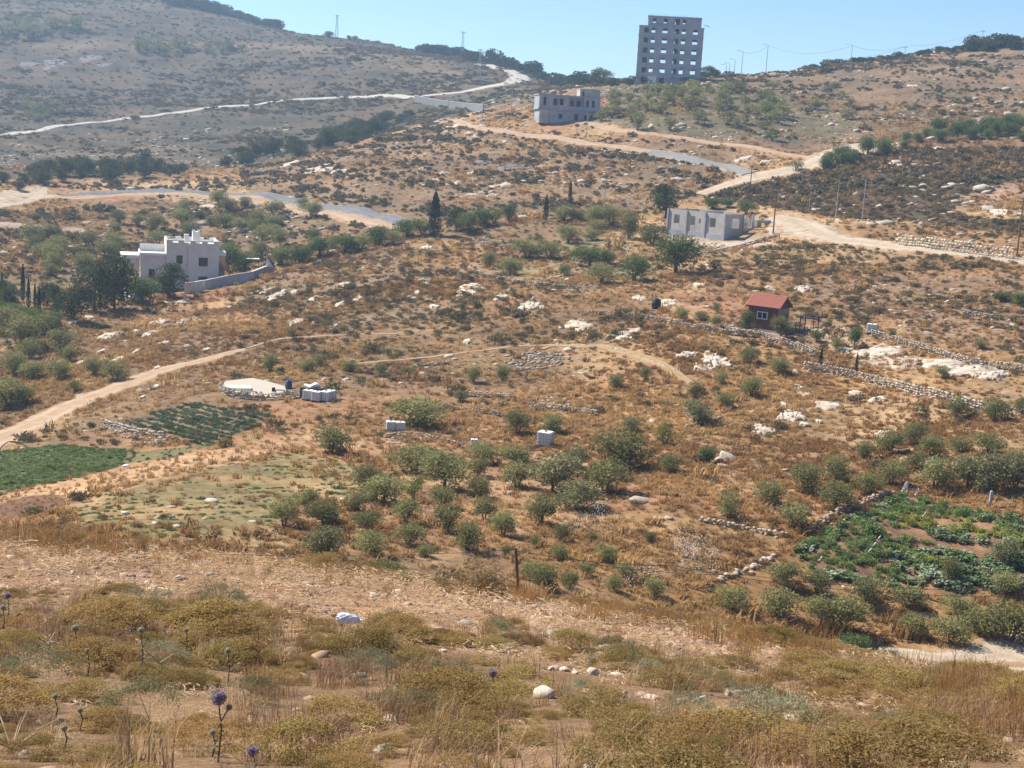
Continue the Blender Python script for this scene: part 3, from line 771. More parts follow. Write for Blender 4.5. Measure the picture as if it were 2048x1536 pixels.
def nth_(i): return ORD[i] if i < len(ORD) else f'{i+1}th'
far_trees([(1180,255),(1230,195),(1420,175),(1540,195),(1570,235),(1560,285),(1420,265),(1300,262)], 62, 4.2, 3.4, 5, 'small olive tree|on terraces below the tower', 'olive trees on the far terraces')
far_trees([(1440,170),(1600,175),(1760,215),(1700,250),(1580,230),(1480,200)], 10, 3.6, 2.6, 6, 'scattered olive tree|on the slope right of the tower', 'scattered olives right of the tower', gap=3)
far_trees([(380,330),(520,305),(640,285),(720,250),(800,235),(840,225),(790,262),(700,290),(600,318),(480,338)], 40, 6.0, 4.6, 7, 'dark tree|in the ravine behind the ridge', 'trees in the ravine', 'pine', 'ravine_tree', 'tree')
far_trees([(0,365),(120,345),(250,335),(380,335),(360,352),(150,370),(0,385)], 26, 5.5, 4.2, 8, 'dark tree|in the hollow above the left road', 'trees above the left road', 'pine', 'hollow_tree', 'tree')
far_trees([(0,215),(80,200),(180,215),(130,240),(0,250)], 16, 5.0, 4.0, 9, 'tree|above the thin pale road', 'trees above the thin road')
far_trees([(0,78),(0,55),(60,50),(160,55),(162,72),(60,78)], 16, 8, 6, 10, 'tree|of the far grove at upper left', 'far grove at upper left')
far_trees([(275,104),(300,95),(380,96),(460,95),(492,104),(420,110),(330,112)], 15, 7.5, 5.5, 12, 'tree|of the small grove on the far hillside', 'small far grove')
far_trees([(160,475),(250,440),(420,410),(560,405),(640,420),(620,450),(520,470),(430,470),(300,490),(200,510)], 22, 4.4, 3.6, 13, 'olive tree|on terraces behind the villa', 'olive trees behind the villa', 'olive')
far_trees([(0,500),(90,470),(220,500),(260,530),(150,560),(0,560)], 14, 4.2, 3.6, 14, 'olive tree|on the slope left of the villa', 'olive trees left of the villa', 'olive')
far_trees([(440,500),(520,450),(640,470),(700,490),(580,520),(480,530)], 9, 3.6, 3.2, 15, 'olive tree|above the hedge right of the villa', 'olive trees above the hedge', 'olive')
far_trees([(1700,312),(1800,295),(1830,272),(1930,262),(2048,245),(2048,285),(1900,282),(1820,298),(1740,322)], 26, 4.2, 3.8, 16, 'green tree|above the dark shrub slope', 'tree line above the dark slope', 'green')
far_trees([(1640,335),(1690,315),(1730,312),(1700,330),(1650,345)], 7, 3.2, 3.0, 17, 'green bush|beside the upper dirt road', 'bushes beside the upper dirt road', 'green', 'roadside_bush', 'bush')
tree('far', 1592, 342, 28, 20, 'dark bush at the upper dirt junction', name='roadside_bush', cat='bush')
row('pine', 'skyline tree', 'left of the tall tower', 'skyline trees beside the tower', [(1200,172,40,34),(1225,172,30,16),(1255,170,30,14),(1180,168,26,14)])
row('pine', 'skyline tree', 'at the right foot of the tower', 'skyline trees beside the tower', [(1402,156,22,12),(1416,155,30,22),(1432,154,18,14)])
row('green', 'bush', 'in front of the tower\'s foot', 'bushes at the foot of the tower', [(1310,162,30,18),(1345,164,28,12),(1375,164,26,10),(1288,168,22,14)])
row('pine', 'lone skyline tree', 'beside the left pylon', 'lone skyline trees', [(658,76,20,13),(698,79,11,8),(710,80,12,8)])
# skyline thickets that read as one mass are built with the scatter below

# ------------------------------------------------------------------ buildings
conc = mat('bare_concrete', (.315,.33,.365), (.385,.40,.435), .8, bump=.01, c3=(.25,.265,.295), scale3=.25)
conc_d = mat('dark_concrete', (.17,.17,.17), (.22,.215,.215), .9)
block = mat('concrete_block', (.41,.385,.34), (.49,.46,.41), 1.2, bump=.01, c3=(.35,.325,.285), scale3=.4)
lime_w = mat('limestone_cladding', (.62,.57,.505), (.70,.645,.58), 1.6, c3=(.56,.52,.465), scale3=.5)
white_p = mat('white_paint', (.80,.78,.72), (.74,.71,.64), 1.2)
glass = mat('dark_glass', (.02,.024,.028), (.035,.04,.045), 1, rough=.12, spec=.6)
frame_w = mat('white_frame', (.78,.78,.77), (.72,.72,.71), 2, rough=.5)
redbrown = mat('red_brown_boards', (.125,.055,.04), (.165,.075,.052), 3, rough=.8, c3=(.10,.045,.034), scale3=.8)
tan_w = mat('tan_wall', (.27,.185,.14), (.33,.235,.18), 2)
tile = mat('red_roof_tile', (.36,.125,.085), (.45,.175,.12), 6, rough=.75, c3=(.40,.13,.085), scale3=1)
plastic = mat('white_plastic', (.80,.79,.76), (.70,.69,.65), 2, rough=.55)
galv = mat('galvanised_steel', (.42,.42,.42), (.50,.50,.50), 4, rough=.5, metal=.5)
blackp = mat('black_plastic', (.02,.02,.022), (.035,.035,.038), 3, rough=.5)
bluep = mat('blue_plastic', (.03,.07,.16), (.045,.09,.19), 3, rough=.5)
wood = mat('weathered_wood', (.13,.085,.055), (.18,.125,.085), 7)
steel = mat('dark_steel', (.06,.06,.06), (.09,.088,.085), 5, rough=.6)
awn = mat('red_awning', (.52,.10,.09), (.60,.14,.12), 3)
yellow_w = mat('ochre_wall', (.56,.40,.22), (.62,.46,.27), 2)
paint_w = mat('white_car_paint', (.72,.72,.72), (.76,.76,.76), 1, rough=.3, spec=.5)
tyre = mat('tyre', (.02,.02,.02), (.03,.03,.03), 5)
pole_m = mat('grey_pole', (.33,.33,.33), (.40,.40,.39), 4, rough=.6)

# tall concrete shell on the skyline
P = hit(1335, 166); s = mpp(P)
yaw = -math.atan2(P[0], P[1])
t = empty('concrete_tower', (P[0], P[1], P[2]-1.0), yaw); tag(t, 'tall unfinished grey concrete apartment block with open windows on the skyline', 'building')
W = 128*s; FH = 19.4*s; D = 15.0; NF = 6
cols = [(.08,.15),(.193,.252),(.363,.44),(.556,.62),(.66,.72),(.834,.91)]
sillm = conc_d
for f in range(NF):
    z = f*FH
    op = [(a*W, b*W, FH*.30, FH*.78) for a, b in cols]
    if f == 0: op = op[:3]
    MB().wall((-W/2, 0, z), 'x', W, FH-.22, .28, op).build('front_wall', conc, t)
    opb = [(max(a-.02, 0)*W, (b+.012)*W, FH*.16, FH*.90) for a, b in cols[1:]]
    opb[2] = (.545*W, .565*W, FH*.1, FH*.85)
    MB().wall((-W/2, D-.28, z), 'x', W, FH-.22, .28, opb if f > 0 else []).build('back_wall', conc, t)
    for sx in (-W/2, W/2-.28):
        MB().wall((sx, .285, z), 'y', D-.575, FH-.22, .28, [(2.5,4.0,FH*.3,FH*.78),(9,10.5,FH*.3,FH*.78)] if sx < 0 else [(3,4.5,FH*.3,FH*.78)]).build('side_wall', conc, t)
    MB().box(-W/2-.12, W/2+.12, -.14, D+.12, z+FH-.215, z+FH-.005).build('floor_slab', conc, t)
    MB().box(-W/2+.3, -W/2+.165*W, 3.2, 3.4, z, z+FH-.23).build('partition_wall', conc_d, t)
    for a, b in (cols if f else cols[:3]):
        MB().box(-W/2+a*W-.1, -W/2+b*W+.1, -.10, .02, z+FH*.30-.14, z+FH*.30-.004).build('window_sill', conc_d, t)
z = NF*FH
r = MB().wall((-W/2+.13*W, .4, z), 'x', W*.825, FH*.92, .28, [(.07*W,.125*W,FH*.3,FH*.75),(.24*W,.30*W,FH*.3,FH*.75),(.42*W,.49*W,FH*.2,FH*.8),(.535*W,.59*W,FH*.3,FH*.75)])
r.wall((-W/2+.13*W, D-1.0, z), 'x', W*.825, FH*.92, .28, [(.055*W,.115*W,FH*.25,FH*.78),(.22*W,.28*W,FH*.25,FH*.78),(.40*W,.43*W,FH*.1,FH*.85),(.52*W,.58*W,FH*.25,FH*.78)])
r.wall((-W/2+.13*W, .69, z), 'y', D-1.7, FH*.92, .28); r.wall((W/2-.045*W-.28, .69, z), 'y', D-1.7, FH*.92, .28)
r.build('penthouse_wall', conc, t)
MB().box(-W/2+.12*W, W/2-.04*W, .2, D-.5, z+FH*.92+.005, z+FH*.92+.25).build('roof_slab', conc, t)
mb = MB()
for i in range(26):
    x = -W/2+.14*W+i*W*.8/26; mb.tube([(x, .9+(i % 3)*2, z+FH*.92+.2), (x+.05, .9+(i % 3)*2, z+FH*.92+.2+random.uniform(.3,.9))], .05, 4)
mb.build('starter_bar', steel, t)
MB().tube([(W/2, 1, z+.9), (W/2+1.7, 1, z+.6)], .09, 5).build('scaffold_pole', steel, t)

# small pale hut in front of the tower
P = hit(1303, 167); s = mpp(P)
b = empty('block_shed', (P[0], P[1], P[2]-.2), -.1); tag(b, 'small pale block shed standing in front of the tower', 'shed')
MB().wall((-8.5*s,0,0),'x',17*s,14.5*s,.2,[(6*s,9*s,0,9*s)]).wall((-8.5*s,2.3,0),'x',17*s,14.5*s,.2).wall((-8.5*s,.205,0),'y',2.09,14.5*s,.2).wall((8.5*s-.2,.205,0),'y',2.09,14.5*s,.2).build('wall', white_p, b)
MB().box(-8.8*s,8.8*s,-.1,2.6,14.5*s+.005,14.5*s+.15).build('roof', white_p, b)

# two-storey concrete house below the tower
P = hit(1138, 243); s = mpp(P)
t = empty('concrete_house', (P[0], P[1], P[2]-.8), math.radians(7)); tag(t, 'two-storey bare concrete house with rooftop room under construction', 'building')
W = 121*s; FH = 27.5*s; D = 10.0
x0 = -W/2
def O(a, b, c, d): return (a*W, b*W, c*FH, d*FH)
MB().wall((x0,0,0),'x',W,FH,.25,[O(.24,.262,.52,.62),O(.32,.385,.40,.72),O(.585,.65,.10,.78),O(.75,.79,.32,.75),O(.845,.885,.32,.75)]).build('front_wall', conc, t)
MB().box(x0-.5, x0+W+.3, -.55, D+.1, FH+.005, FH+.28).build('floor_slab', conc, t)
MB().wall((x0-.3,-.4,FH+.29),'x',W+.3,FH*.92,.25,[O(.07,.115,.20,.78),O(.235,.30,.26,.72),O(.34,.405,.26,.72),O(.49,.745,.22,.85),O(.785,.825,.22,.72),O(.875,.925,.22,.72)]).build('front_wall', conc, t)
MB().wall((x0+.47*W,1.2,FH+.29),'x',.30*W,FH*.92,.2,[(.05*W,.10*W,.05,FH*.65),(.15*W,.215*W,FH*.2,FH*.65)]).build('balcony_wall', conc, t)
MB().box(x0+.49*W,x0+.745*W,-.36,-.22,FH+.3,FH+.29+FH*.2).build('balcony_parapet', conc, t)
for zz in (0, FH+.29):
    MB().wall((x0+W-.25,.26-(.4 if zz else 0),zz),'y',D,FH*(.92 if zz else 1),.25,[(1.5,2.8,FH*.28,FH*.72),(6,7.3,FH*.28,FH*.72)]).build('side_wall', conc, t)
    MB().wall((x0-(.3 if zz else 0),.26-(.4 if zz else 0),zz),'y',D,FH*(.92 if zz else 1),.25).build('side_wall', conc, t)
    MB().wall((x0+.3,D-.2,zz),'x',W-.6,FH*.92,.25).build('back_wall', conc, t)
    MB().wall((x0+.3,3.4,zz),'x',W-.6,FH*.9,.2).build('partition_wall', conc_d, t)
zr = FH*1.92+.29
MB().box(x0-.5,x0+W+.3,-.6,D+.1,zr+.005,zr+.25).build('roof_slab', conc, t)
MB().wall((x0+.66*W,.6,zr+.255),'x',.335*W,FH*.5,.25,[(.035*W,.075*W,0,FH*.35)]).wall((x0+.66*W,.86,zr+.255),'y',5,FH*.5,.25).wall((x0+.995*W-.25,.86,zr+.255),'y',5,FH*.5,.25).wall((x0+.66*W,5.87,zr+.255),'x',.335*W,FH*.5,.25).build('rooftop_room', block, t)
MB().box(x0+.655*W,x0+W,.5,6.2,zr+.26+FH*.5,zr+.42+FH*.5).build('rooftop_slab', block, t)
MB().wall((x0-.05,-.30,0),'x',.15*W,FH*.97,.08).build('wall_panel', block, t)

# grey block house without a roof
P = hit(1447, 481); s = mpp(P)
t = empty('block_house', (P[0], P[1], P[2]), math.radians(-47)); tag(t, 'roofless grey concrete block house on a rubble terrace beside the dirt road', 'building')
Lw = 12.6; H = 3.5; zb = .9; Rw = 7.6
def col(x, y, w=.32, z1=None): return MB().box(x-w/2, x+w/2, y-w/2, y+w/2, -1.2, (z1 or zb+H)).build('column', conc, t)
MB().wall((-Lw,0,zb),'x',Lw,H,.2,[(1.3,2.6,1.1,2.6),(5.0,6.1,1.1,2.6),(6.9,7.35,1.5,2.3),(9.3,10.6,1.1,2.6)]).build('front_wall', block, t)
MB().wall((-.2,.205,zb),'y',Rw*.62,H,.2,[(1.7,3.6,1.15,2.75)]).build('side_wall', block, t)
MB().wall((-.2,.205+Rw*.62,zb),'y',Rw*.38,H*.33,.2).build('side_wall', yellow_w and block, t)
MB().wall((-Lw,.205,zb),'y',Rw-.2,H,.2).build('side_wall', block, t)
MB().wall((-Lw,Rw,zb),'x',Lw*.8,H,.2,[(2,3.2,1.1,2.6),(6.8,7.6,2.2,2.9)]).build('back_wall', block, t)
MB().wall((-Lw*.66,.205,zb),'y',Rw*.75,H*.95,.18,[(2,2.9,0,2.1)]).build('partition_wall', block, t)
MB().wall((-Lw*.36,.205,zb),'y',Rw*.6,H*1.05,.18,[(3,3.9,0,2.1)]).build('partition_wall', block, t)
MB().wall((-Lw*.36+.2,Rw*.6,zb),'x',4,H*.8,.18).build('partition_wall', block, t)
for x, y in ((-Lw+.02,-.06),(-8.3,-.07),(-4.2,-.07),(0,-.02),(-.02,Rw*.63),(-.02,Rw-.1)): col(x, y)
MB().box(-Lw-.3,.06,-.12,Rw+.1,-1.6,zb-.004).build('plinth', conc, t)
a = MB()
a.wall((-4.4,Rw+1.4,.3),'x',4.2,3.1,.2,[(1.1,2.0,1.2,2.4)]).wall((-.4,Rw+1.61,.3),'y',3.6,3.1,.2,[(1.0,2.0,1.3,2.6)]).wall((-4.4,Rw+1.61,.3),'y',3.6,3.1,.2)
a.build('side_room', block, t)
MB().box(-4.5,-.1,Rw+1.3,Rw+5.3,-1.6,.29).build('plinth', conc, t)
for i in range(5): MB().box(-.05+.02*i,.12,Rw*.62+i*.62,Rw*.62+.15+i*.62,zb+H*.33+.005,zb+H*(.8 if i % 2 else .62)).build('column', conc, t)

# brown hut with a red roof
P = hit(1552, 666); s = mpp(P)
t = empty('brown_hut', (P[0], P[1], P[2]-.05), math.radians(-34)); tag(t, 'small red-brown hut with red tiled gable roof and white-framed window', 'hut')
Wf = 53*s/math.cos(math.radians(34)); Dp = 32*s/math.cos(math.radians(56)); H = 52*s; rise = 1.05
w0 = (Wf*.31, Wf*.66, H*.40, H*.68)
MB().wall((-Wf,0,.25),'x',Wf,H-.25,.12,[w0]).wall((-Wf,Dp-.12,.25),'x',Wf,H-.25,.12).wall((-Wf,.125,.25),'y',Dp-.25,H-.25,.12).build('wall', redbrown, t)
MB().wall((-.12,.125,.25),'y',Dp-.25,H*.83,.12,[(Dp*.55,Dp*.82,0,H*.62)]).build('side_wall', tan_w, t)
MB().box(-.06,-.02,Dp*.55+.13,Dp*.82+.11,.25,H*.62+.24).build('door', wood, t)
g = MB(); g.box(-.12,.02,.0,Dp,H*.83+.26,H+.02)
for x in (-.12,.02): g.poly([(x,-.0,H+.02),(x,Dp,H+.02),(x,Dp/2,H+rise)])
g.build('gable', redbrown, t)
g = MB(); g.poly([(-Wf,0,H),(-Wf,Dp/2,H+rise),(-Wf,Dp,H)]); g.build('gable', redbrown, t)
MB().box(-Wf-.1,.1,-.1,Dp+.1,-1.2,.245).build('plinth', conc, t)
nrow = 11; ncol = 16; ov = .3; ang = math.atan2(rise, Dp/2); sl = math.hypot(rise, Dp/2)+ov
roof = empty('roof', (0,0,0)); roof.parent = t
tm_ = None
tw = (Wf+.7)/ncol; th_ = sl/nrow
mbt = MB(); n_ = 5
for k in range(n_):
    a0 = math.pi*k/n_; a1 = math.pi*(k+1)/n_
    def q(a, y): return (-math.cos(a)*tw*.5, y, math.sin(a)*tw*.20+.02-(y/th_)*.03)
    mbt.poly([q(a0,0),q(a1,0),q(a1,th_*1.08),q(a0,th_*1.08)])
tm_ = mbt.mesh('roof_tile', tile, True)
for side in (0, 1):
    for i in range(ncol):
        for j in range(nrow):
            o = link('roof_tile', tm_, roof)
            d = -ov+j*th_
            x = -Wf-.35+(i+.5)*tw
            if side == 0:
                o.location = (x, d*math.cos(ang), H+d*math.sin(ang)+.06); o.rotation_euler = (ang, 0, 0)
            else:
                o.location = (x, Dp-d*math.cos(ang), H+d*math.sin(ang)+.06); o.rotation_euler = (ang, 0, math.pi)
g = MB()
for sgn in (0, 1):
    y0 = -ov*math.cos(ang) if sgn == 0 else Dp+ov*math.cos(ang); zz = H-ov*math.sin(ang)
    g.poly([(-Wf-.33,y0,zz),(.33,y0,zz),(.33,Dp/2,H+rise),(-Wf-.33,Dp/2,H+rise)]); g.poly([(-Wf-.33,y0,zz-.08),(.33,y0,zz-.08),(.33,Dp/2,H+rise-.08),(-Wf-.33,Dp/2,H+rise-.08)])
    for x in (-Wf-.33,.33): g.poly([(x,y0,zz),(x,Dp/2,H+rise),(x,Dp/2,H+rise-.08),(x,y0,zz-.08)])
    g.poly([(-Wf-.33,y0,zz),(.33,y0,zz),(.33,y0,zz-.08),(-Wf-.33,y0,zz-.08)])
g.build('roof_deck', wood, roof)
MB().tube([(-Wf-.35,Dp/2,H+rise+.05),(.35,Dp/2,H+rise+.05)], .11, 8).build('ridge_cap', tile, roof)
wn = empty('window', (-Wf,0,.25)); wn.parent = t
fr = MB(); a0,a1,z0,z1 = w0; fw = .07
fr.box(a0-.02,a1+.02,-.05,.06,z0-.02,z0+fw).box(a0-.02,a1+.02,-.05,.06,z1-fw,z1+.02).box(a0-.02,a0+fw,-.05,.06,z0+fw,z1-fw).box(a1-fw,a1+.02,-.05,.06,z0+fw,z1-fw).box((a0+a1)/2-fw/2,(a0+a1)/2+fw/2,-.05,.06,z0+fw,z1-fw)
fr.build('window_frame', frame_w, wn)
for xa, xb in ((a0+fw,(a0+a1)/2-fw/2),((a0+a1)/2+fw/2,a1-fw)):
    MB().box(xa,xb,.0,.02,z0+fw,z1-fw).build('window_pane', glass, wn)
# terrace frame beside the hut
P = hit(1598, 672); s = mpp(P)
t = empty('pergola_frame', (P[0], P[1], P[2]-.1), math.radians(-25)); tag(t, 'dark steel pergola frame with two posts beside the brown hut', 'pergola')
hp = 38*s
for x in (0, 1.5):
    MB().box(x-.05,x+.05,-.05,.05,0,hp).build('post', steel, t); MB().box(x-.05,x+.05,2.3,2.4,0,hp).build('post', steel, t)
MB().box(-.2,1.8,-.06,.06,hp+.003,hp+.12).build('beam', steel, t); MB().box(-.2,1.8,2.29,2.41,hp+.003,hp+.12).build('beam', steel, t)
for x in (.05,.75,1.45): MB().box(x-.04,x+.04,-.2,2.6,hp+.123,hp+.2).build('rafter', steel, t)
# villa
P = hit(388, 574); s = mpp(P)
t = empty('pale_villa', (P[0], P[1], P[2]-1.0), math.radians(17)); tag(t, 'pale stone villa with crenellated white parapet and side wing', 'house')
cs = math.cos(math.radians(17))
Wm = 98*s/cs; xm = -52*s/cs; H = 96*s; Dm = 8.5
# main block in two planes
xs_ = xm+.41*Wm
MB().wall((xm,.35,0),'x',.41*Wm,H,.3,[(.19*Wm,.31*Wm,H*.60,H*.775)]).build('front_wall', lime_w, t)
MB().wall((xs_,0,0),'x',.59*Wm,H,.3,[(.20*Wm,.375*Wm,H*.565,H*.745),(.20*Wm,.375*Wm,H*.21,H*.35)]).build('front_wall', lime_w, t)
MB().wall((xm,.66,0),'y',Dm-.66,H,.3).wall((xm+Wm-.3,.305,0),'y',Dm-.3,H,.3,[(2,3.4,H*.57,H*.74)]).wall((xm+.3,Dm-.3,0),'x',Wm-.6,H,.3).build('side_wall', lime_w, t)
MB().box(xm+.3,xm+Wm-.3,.66,Dm-.3,H*.95,H*.975).build('roof_slab', white_p, t)
for (xa, xb, za, zb_, y) in ((xm+.19*Wm,xm+.31*Wm,H*.60,H*.775,.35),(xs_+.20*Wm,xs_+.375*Wm,H*.565,H*.745,0),(xs_+.20*Wm,xs_+.375*Wm,H*.21,H*.35,0)):
    wn = empty('window', (0,0,0)); wn.parent = t
    MB().box(xa,xb,y+.16,y+.19,za,zb_).build('window_pane', glass, wn)
    f = MB(); xc = (xa+xb)/2
    f.box(xa,xa+.06,y+.12,y+.155,za,zb_).box(xb-.06,xb,y+.12,y+.155,za,zb_).box(xc-.03,xc+.03,y+.12,y+.155,za,zb_)
    f.build('window_frame', steel, wn)
    MB().box(xa-.1,xb+.1,y-.09,y+.1,za-.12,za-.003).build('window_sill', lime_w, wn)
# parapet with merlons
n = 9
for i in range(n):
    xa = xm+i*Wm/n; y = .35 if (i+.5)/n < .41 else 0
    hh = .62 if i % 2 == 0 else .22
    MB().box(xa+.01,xa+Wm/n-.01,y-.04,y+.28,H+.004,H+hh).build('parapet_block', lime_w, t)
    MB().box(xa+.0,xa+Wm/n,y-.09,y+.33,H+hh+.004,H+hh+.10).build('parapet_cap', white_p, t)
    MB().box(xa+.01,xa+Wm/n-.01,Dm-.3,Dm,H+.004,H+hh).build('parapet_block', white_p, t)
for i in range(7):
    ya = .8+i*(Dm-1.2)/7; hh = .62 if i % 2 == 0 else .22
    for x in (xm, xm+Wm-.3): MB().box(x,x+.3,ya,ya+(Dm-1.2)/7-.02,H+.004,H+hh).build('parapet_block', white_p, t)
MB().box(xs_-.55,xs_+.15,1.6,2.4,H,H+1.55).build('chimney', white_p, t)
MB().box(xs_+.1*Wm,xs_+.24*Wm,3.0,4.6,H,H+1.9).build('stair_turret', white_p, t)
for dx in (.10,.20): MB().box(xs_+dx*Wm-.02,xs_+(dx+.045)*Wm,2.98,3.5,H+1.904,H+2.2).build('turret_merlon', white_p, t)
# left wing
Wl = 46*s/cs; Hl = H-24*s
MB().wall((xm-Wl,.8,0),'x',Wl-.01,Hl,.3,[(.30*Wl,.55*Wl,Hl*.30,Hl*.62)]).wall((xm-Wl,1.11,0),'y',6,Hl,.3,[(1.5,3,Hl*.5,Hl*.8)]).build('wing_wall', lime_w, t)
MB().box(xm-Wl-.3,xm-.02,.55,7.2,Hl+.004,Hl+.12).build('wing_roof', white_p, t)
MB().box(xm-Wl-.3,xm-.02,.55,.8,Hl+.124,Hl+.42).box(xm-Wl-.3,xm-Wl-.05,.805,7.2,Hl+.124,Hl+.42).box(xm-Wl-.045,xm-.02,6.95,7.2,Hl+.124,Hl+1.3).build('wing_parapet', white_p, t)
MB().box(xm-Wl+.30*Wl,xm-Wl+.55*Wl,.97,1.0,Hl*.30,Hl*.62).build('window_pane', glass, t)
# porch with rounded roof edge
Wp = 34*s/cs
pr = MB(); nseg = 7; pts = []
for k in range(nseg+1):
    a = math.pi/2+math.pi/2*k/nseg; pts.append((xm-Wl-.3-Wp+1.2+1.2*math.cos(a), 2.2-1.2*math.sin(a)+.0))
pts = [(xm-Wl-.31,1.0)]+pts+[(xm-Wl-.3-Wp,6.5),(xm-Wl-.31,6.5)]
zt = Hl-.05
pr.poly([(x,y,zt) for x,y in pts]); pr.poly([(x,y,zt-.45) for x,y in reversed(pts)])
for i in range(len(pts)):
    (xa,ya),(xb,yb) = pts[i],pts[(i+1) % len(pts)]; pr.poly([(xa,ya,zt-.45),(xb,yb,zt-.45),(xb,yb,zt),(xa,ya,zt)])
pr.build('porch_roof', white_p, t)
MB().wall((xm-Wl-.3-Wp+.9,1.3,zt-2.2),'x',Wp-.9,1.73,.2).build('porch_wall', lime_w, t)
for x in (xm-Wl-.3-Wp+.6, xm-Wl-1.0):
    MB().tube([(x,2.4,0),(x,2.4,zt-.46)], .17, 8).build('porch_column', lime_w, t)
# right annex and awning
xr = xm+Wm
MB().box(xr+.01,xr+13*s,1.2,4.5,0,H*.78).build('annex', yellow_w, t)
MB().box(xr+.01,xr+14.5*s,1.0,4.7,H*.784,H*.86).build('annex_parapet', white_p, t)
a = MB(); A0 = (xr+.03,1.15,H*.74); 
a.poly([(xr+.03,.2,H*.66),(xr+1.7,-.4,H*.50),(xr+1.7,3.6,H*.50),(xr+.03,3.6,H*.66)]); a.poly([(xr+1.7,-.4,H*.50),(xr+1.75,-.4,H*.40),(xr+1.75,3.6,H*.40),(xr+1.7,3.6,H*.50)]); a.poly([(xr+.03,.2,H*.66),(xr+.03,.2,H*.60),(xr+1.7,-.4,H*.42),(xr+1.7,-.4,H*.50)])
a.build('awning', awn, t)
MB().tube([(xs_+.45*Wm,-.1,H*.30),(xs_+.45*Wm,-.35,H*.32)], [.12,.25], 8).build('satellite_dish', galv, t)
# garden walls of the villa
def seg_wall(name, label, pix, h, mat_, th=.28, top=None):
    root = None; cat = 'wall'
    pts = [hit(*p) for p in pix]
    c = np.mean(pts, 0); root = empty(name, c); tag(root, label, cat)
    for i in range(len(pts)-1):
        a, b = Vector(pts[i])-Vector(c), Vector(pts[i+1])-Vector(c)
        h0 = h[i] if isinstance(h, list) else h
        d = Vector((b.x-a.x, b.y-a.y, 0)); n = Vector((-d.y, d.x, 0)).normalized()*th
        zt = max(a.z, b.z)+h0 if top is None else None
        for nm, z0a, z0b, z1a, z1b, grow, m_ in (('wall_panel', a.z-.6, b.z-.6, a.z+h0, b.z+h0, 0, mat_), ('coping', a.z+h0+.003, b.z+h0+.003, a.z+h0+.10, b.z+h0+.10, .05, lime_w)):
            g = n.normalized()*grow
            mb = MB(); A = [Vector((a.x,a.y,0))-g, Vector((b.x,b.y,0))-g, Vector((b.x,b.y,0))+n+g, Vector((a.x,a.y,0))+n+g]
            lo = [z0a,z0b,z0b,z0a]; hi = [z1a,z1b,z1b,z1a]
            L_ = [(A[k].x,A[k].y,lo[k]) for k in range(4)]; U_ = [(A[k].x,A[k].y,hi[k]) for k in range(4)]
            mb.poly(L_[::-1]); mb.poly(U_)
            for k in range(4): mb.poly([L_[k],L_[(k+1)%4],U_[(k+1)%4],U_[k]])
            mb.build(nm, m_, root)
    return root
seg_wall('garden_wall', 'low block wall along the right garden of the villa', [(408,580),(455,570),(504,562)], 1.45, conc)
seg_wall('garden_wall', 'higher end of the block wall beyond the villa garden', [(505,560),(530,550),(548,546)], 1.3, conc)
seg_wall('garden_wall', 'rough stone retaining wall at the foot of the villa', [(368,588),(390,586),(407,583)], 1.7, lime_w)
seg_wall('retaining_wall', 'long grey retaining wall beside the far bend of the road', [(828,203),(870,212),(920,219),(965,224)], 2.4, conc_d)
# solar water heater on the wall
P = hit(540, 548); s = mpp(P)
t = empty('solar_panel', (P[0], P[1], P[2]+1.1), math.radians(5)); tag(t, 'tilted dark blue solar panel on a white stand beside the villa wall', 'solar panel')
MB().poly and None
sp = MB(); w_ = 17*s; h_ = 22*s
sp.poly([(-w_/2,0,0),(w_/2,0,0),(-w_/2+.1,0,h_)]); sp.poly([(-w_/2,.8,0),(-w_/2+.1,.8,h_),(w_/2,.8,0)]); sp.poly([(-w_/2,0,0),(-w_/2+.1,0,h_),(-w_/2+.1,.8,h_),(-w_/2,.8,0)])
sp.build('stand', white_p, t)
pn = MB(); pn.poly([(w_/2+.12,-.4,0),(w_/2+.12,1.2,0),(-w_/2+.22,1.2,h_),(-w_/2+.22,-.4,h_)]); pn.poly([(w_/2+.04,-.4,-.03),(-w_/2+.13,-.4,h_),(-w_/2+.13,1.2,h_),(w_/2+.04,1.2,-.03)])
pn.build('panel', mat('solar_glass', (.01,.03,.07), (.015,.04,.09), 4, rough=.15, spec=.6), t)
P = hit(505, 538); s = mpp(P)
t = empty('lean_to', (P[0], P[1], P[2]), .2); tag(t, 'small white sheet roof on posts behind the villa garden', 'shelter')
MB().box(-13*s,13*s,-.8,.8,1.75,1.83).build('roof_sheet', white_p, t)
for x in (-12*s, 12*s):
    for y in (-.7,.7): MB().tube([(x,y,-.2),(x,y,1.75)], .05, 5).build('post', steel, t)

# quarried retaining face above the lower dirt road

# ------------------------------------------------------------------ stones
import bmesh
def ico(sub):
    bm = bmesh.new(); bmesh.ops.create_icosphere(bm, subdivisions=sub, radius=1.0)
    V = np.array([v.co[:] for v in bm.verts]); F = np.array([[v.index for v in f.verts] for f in bm.faces]); bm.free(); return V, F
I0, I1, I2 = ico(1), ico(2), ico(3)
def rock_np(seed, base, amp=.28, flat=1.0, square=.35):
    g = np.random.default_rng(seed); V, F = base[0].copy(), base[1]
    # cut by random planes for facets, then jitter
    for _ in range(7):
        d = sphere_pts(1, g)[0]; h = g.uniform(.55, .85)
        k = V@d; V = V-np.where(k > h, k-h, 0)[:,None]*d
    V *= 1+amp*(g.random((len(V),1))-.5)
    V[:,2] *= flat
    return V, F
stone_m = mat('limestone', (.40,.335,.255), (.50,.43,.34), 3.0, bump=.02, rand=.2, c3=(.30,.245,.185), scale3=1.1)
stone_d = mat('brown_stone', (.33,.24,.17), (.42,.32,.24), 3.0, bump=.02, rand=.2)
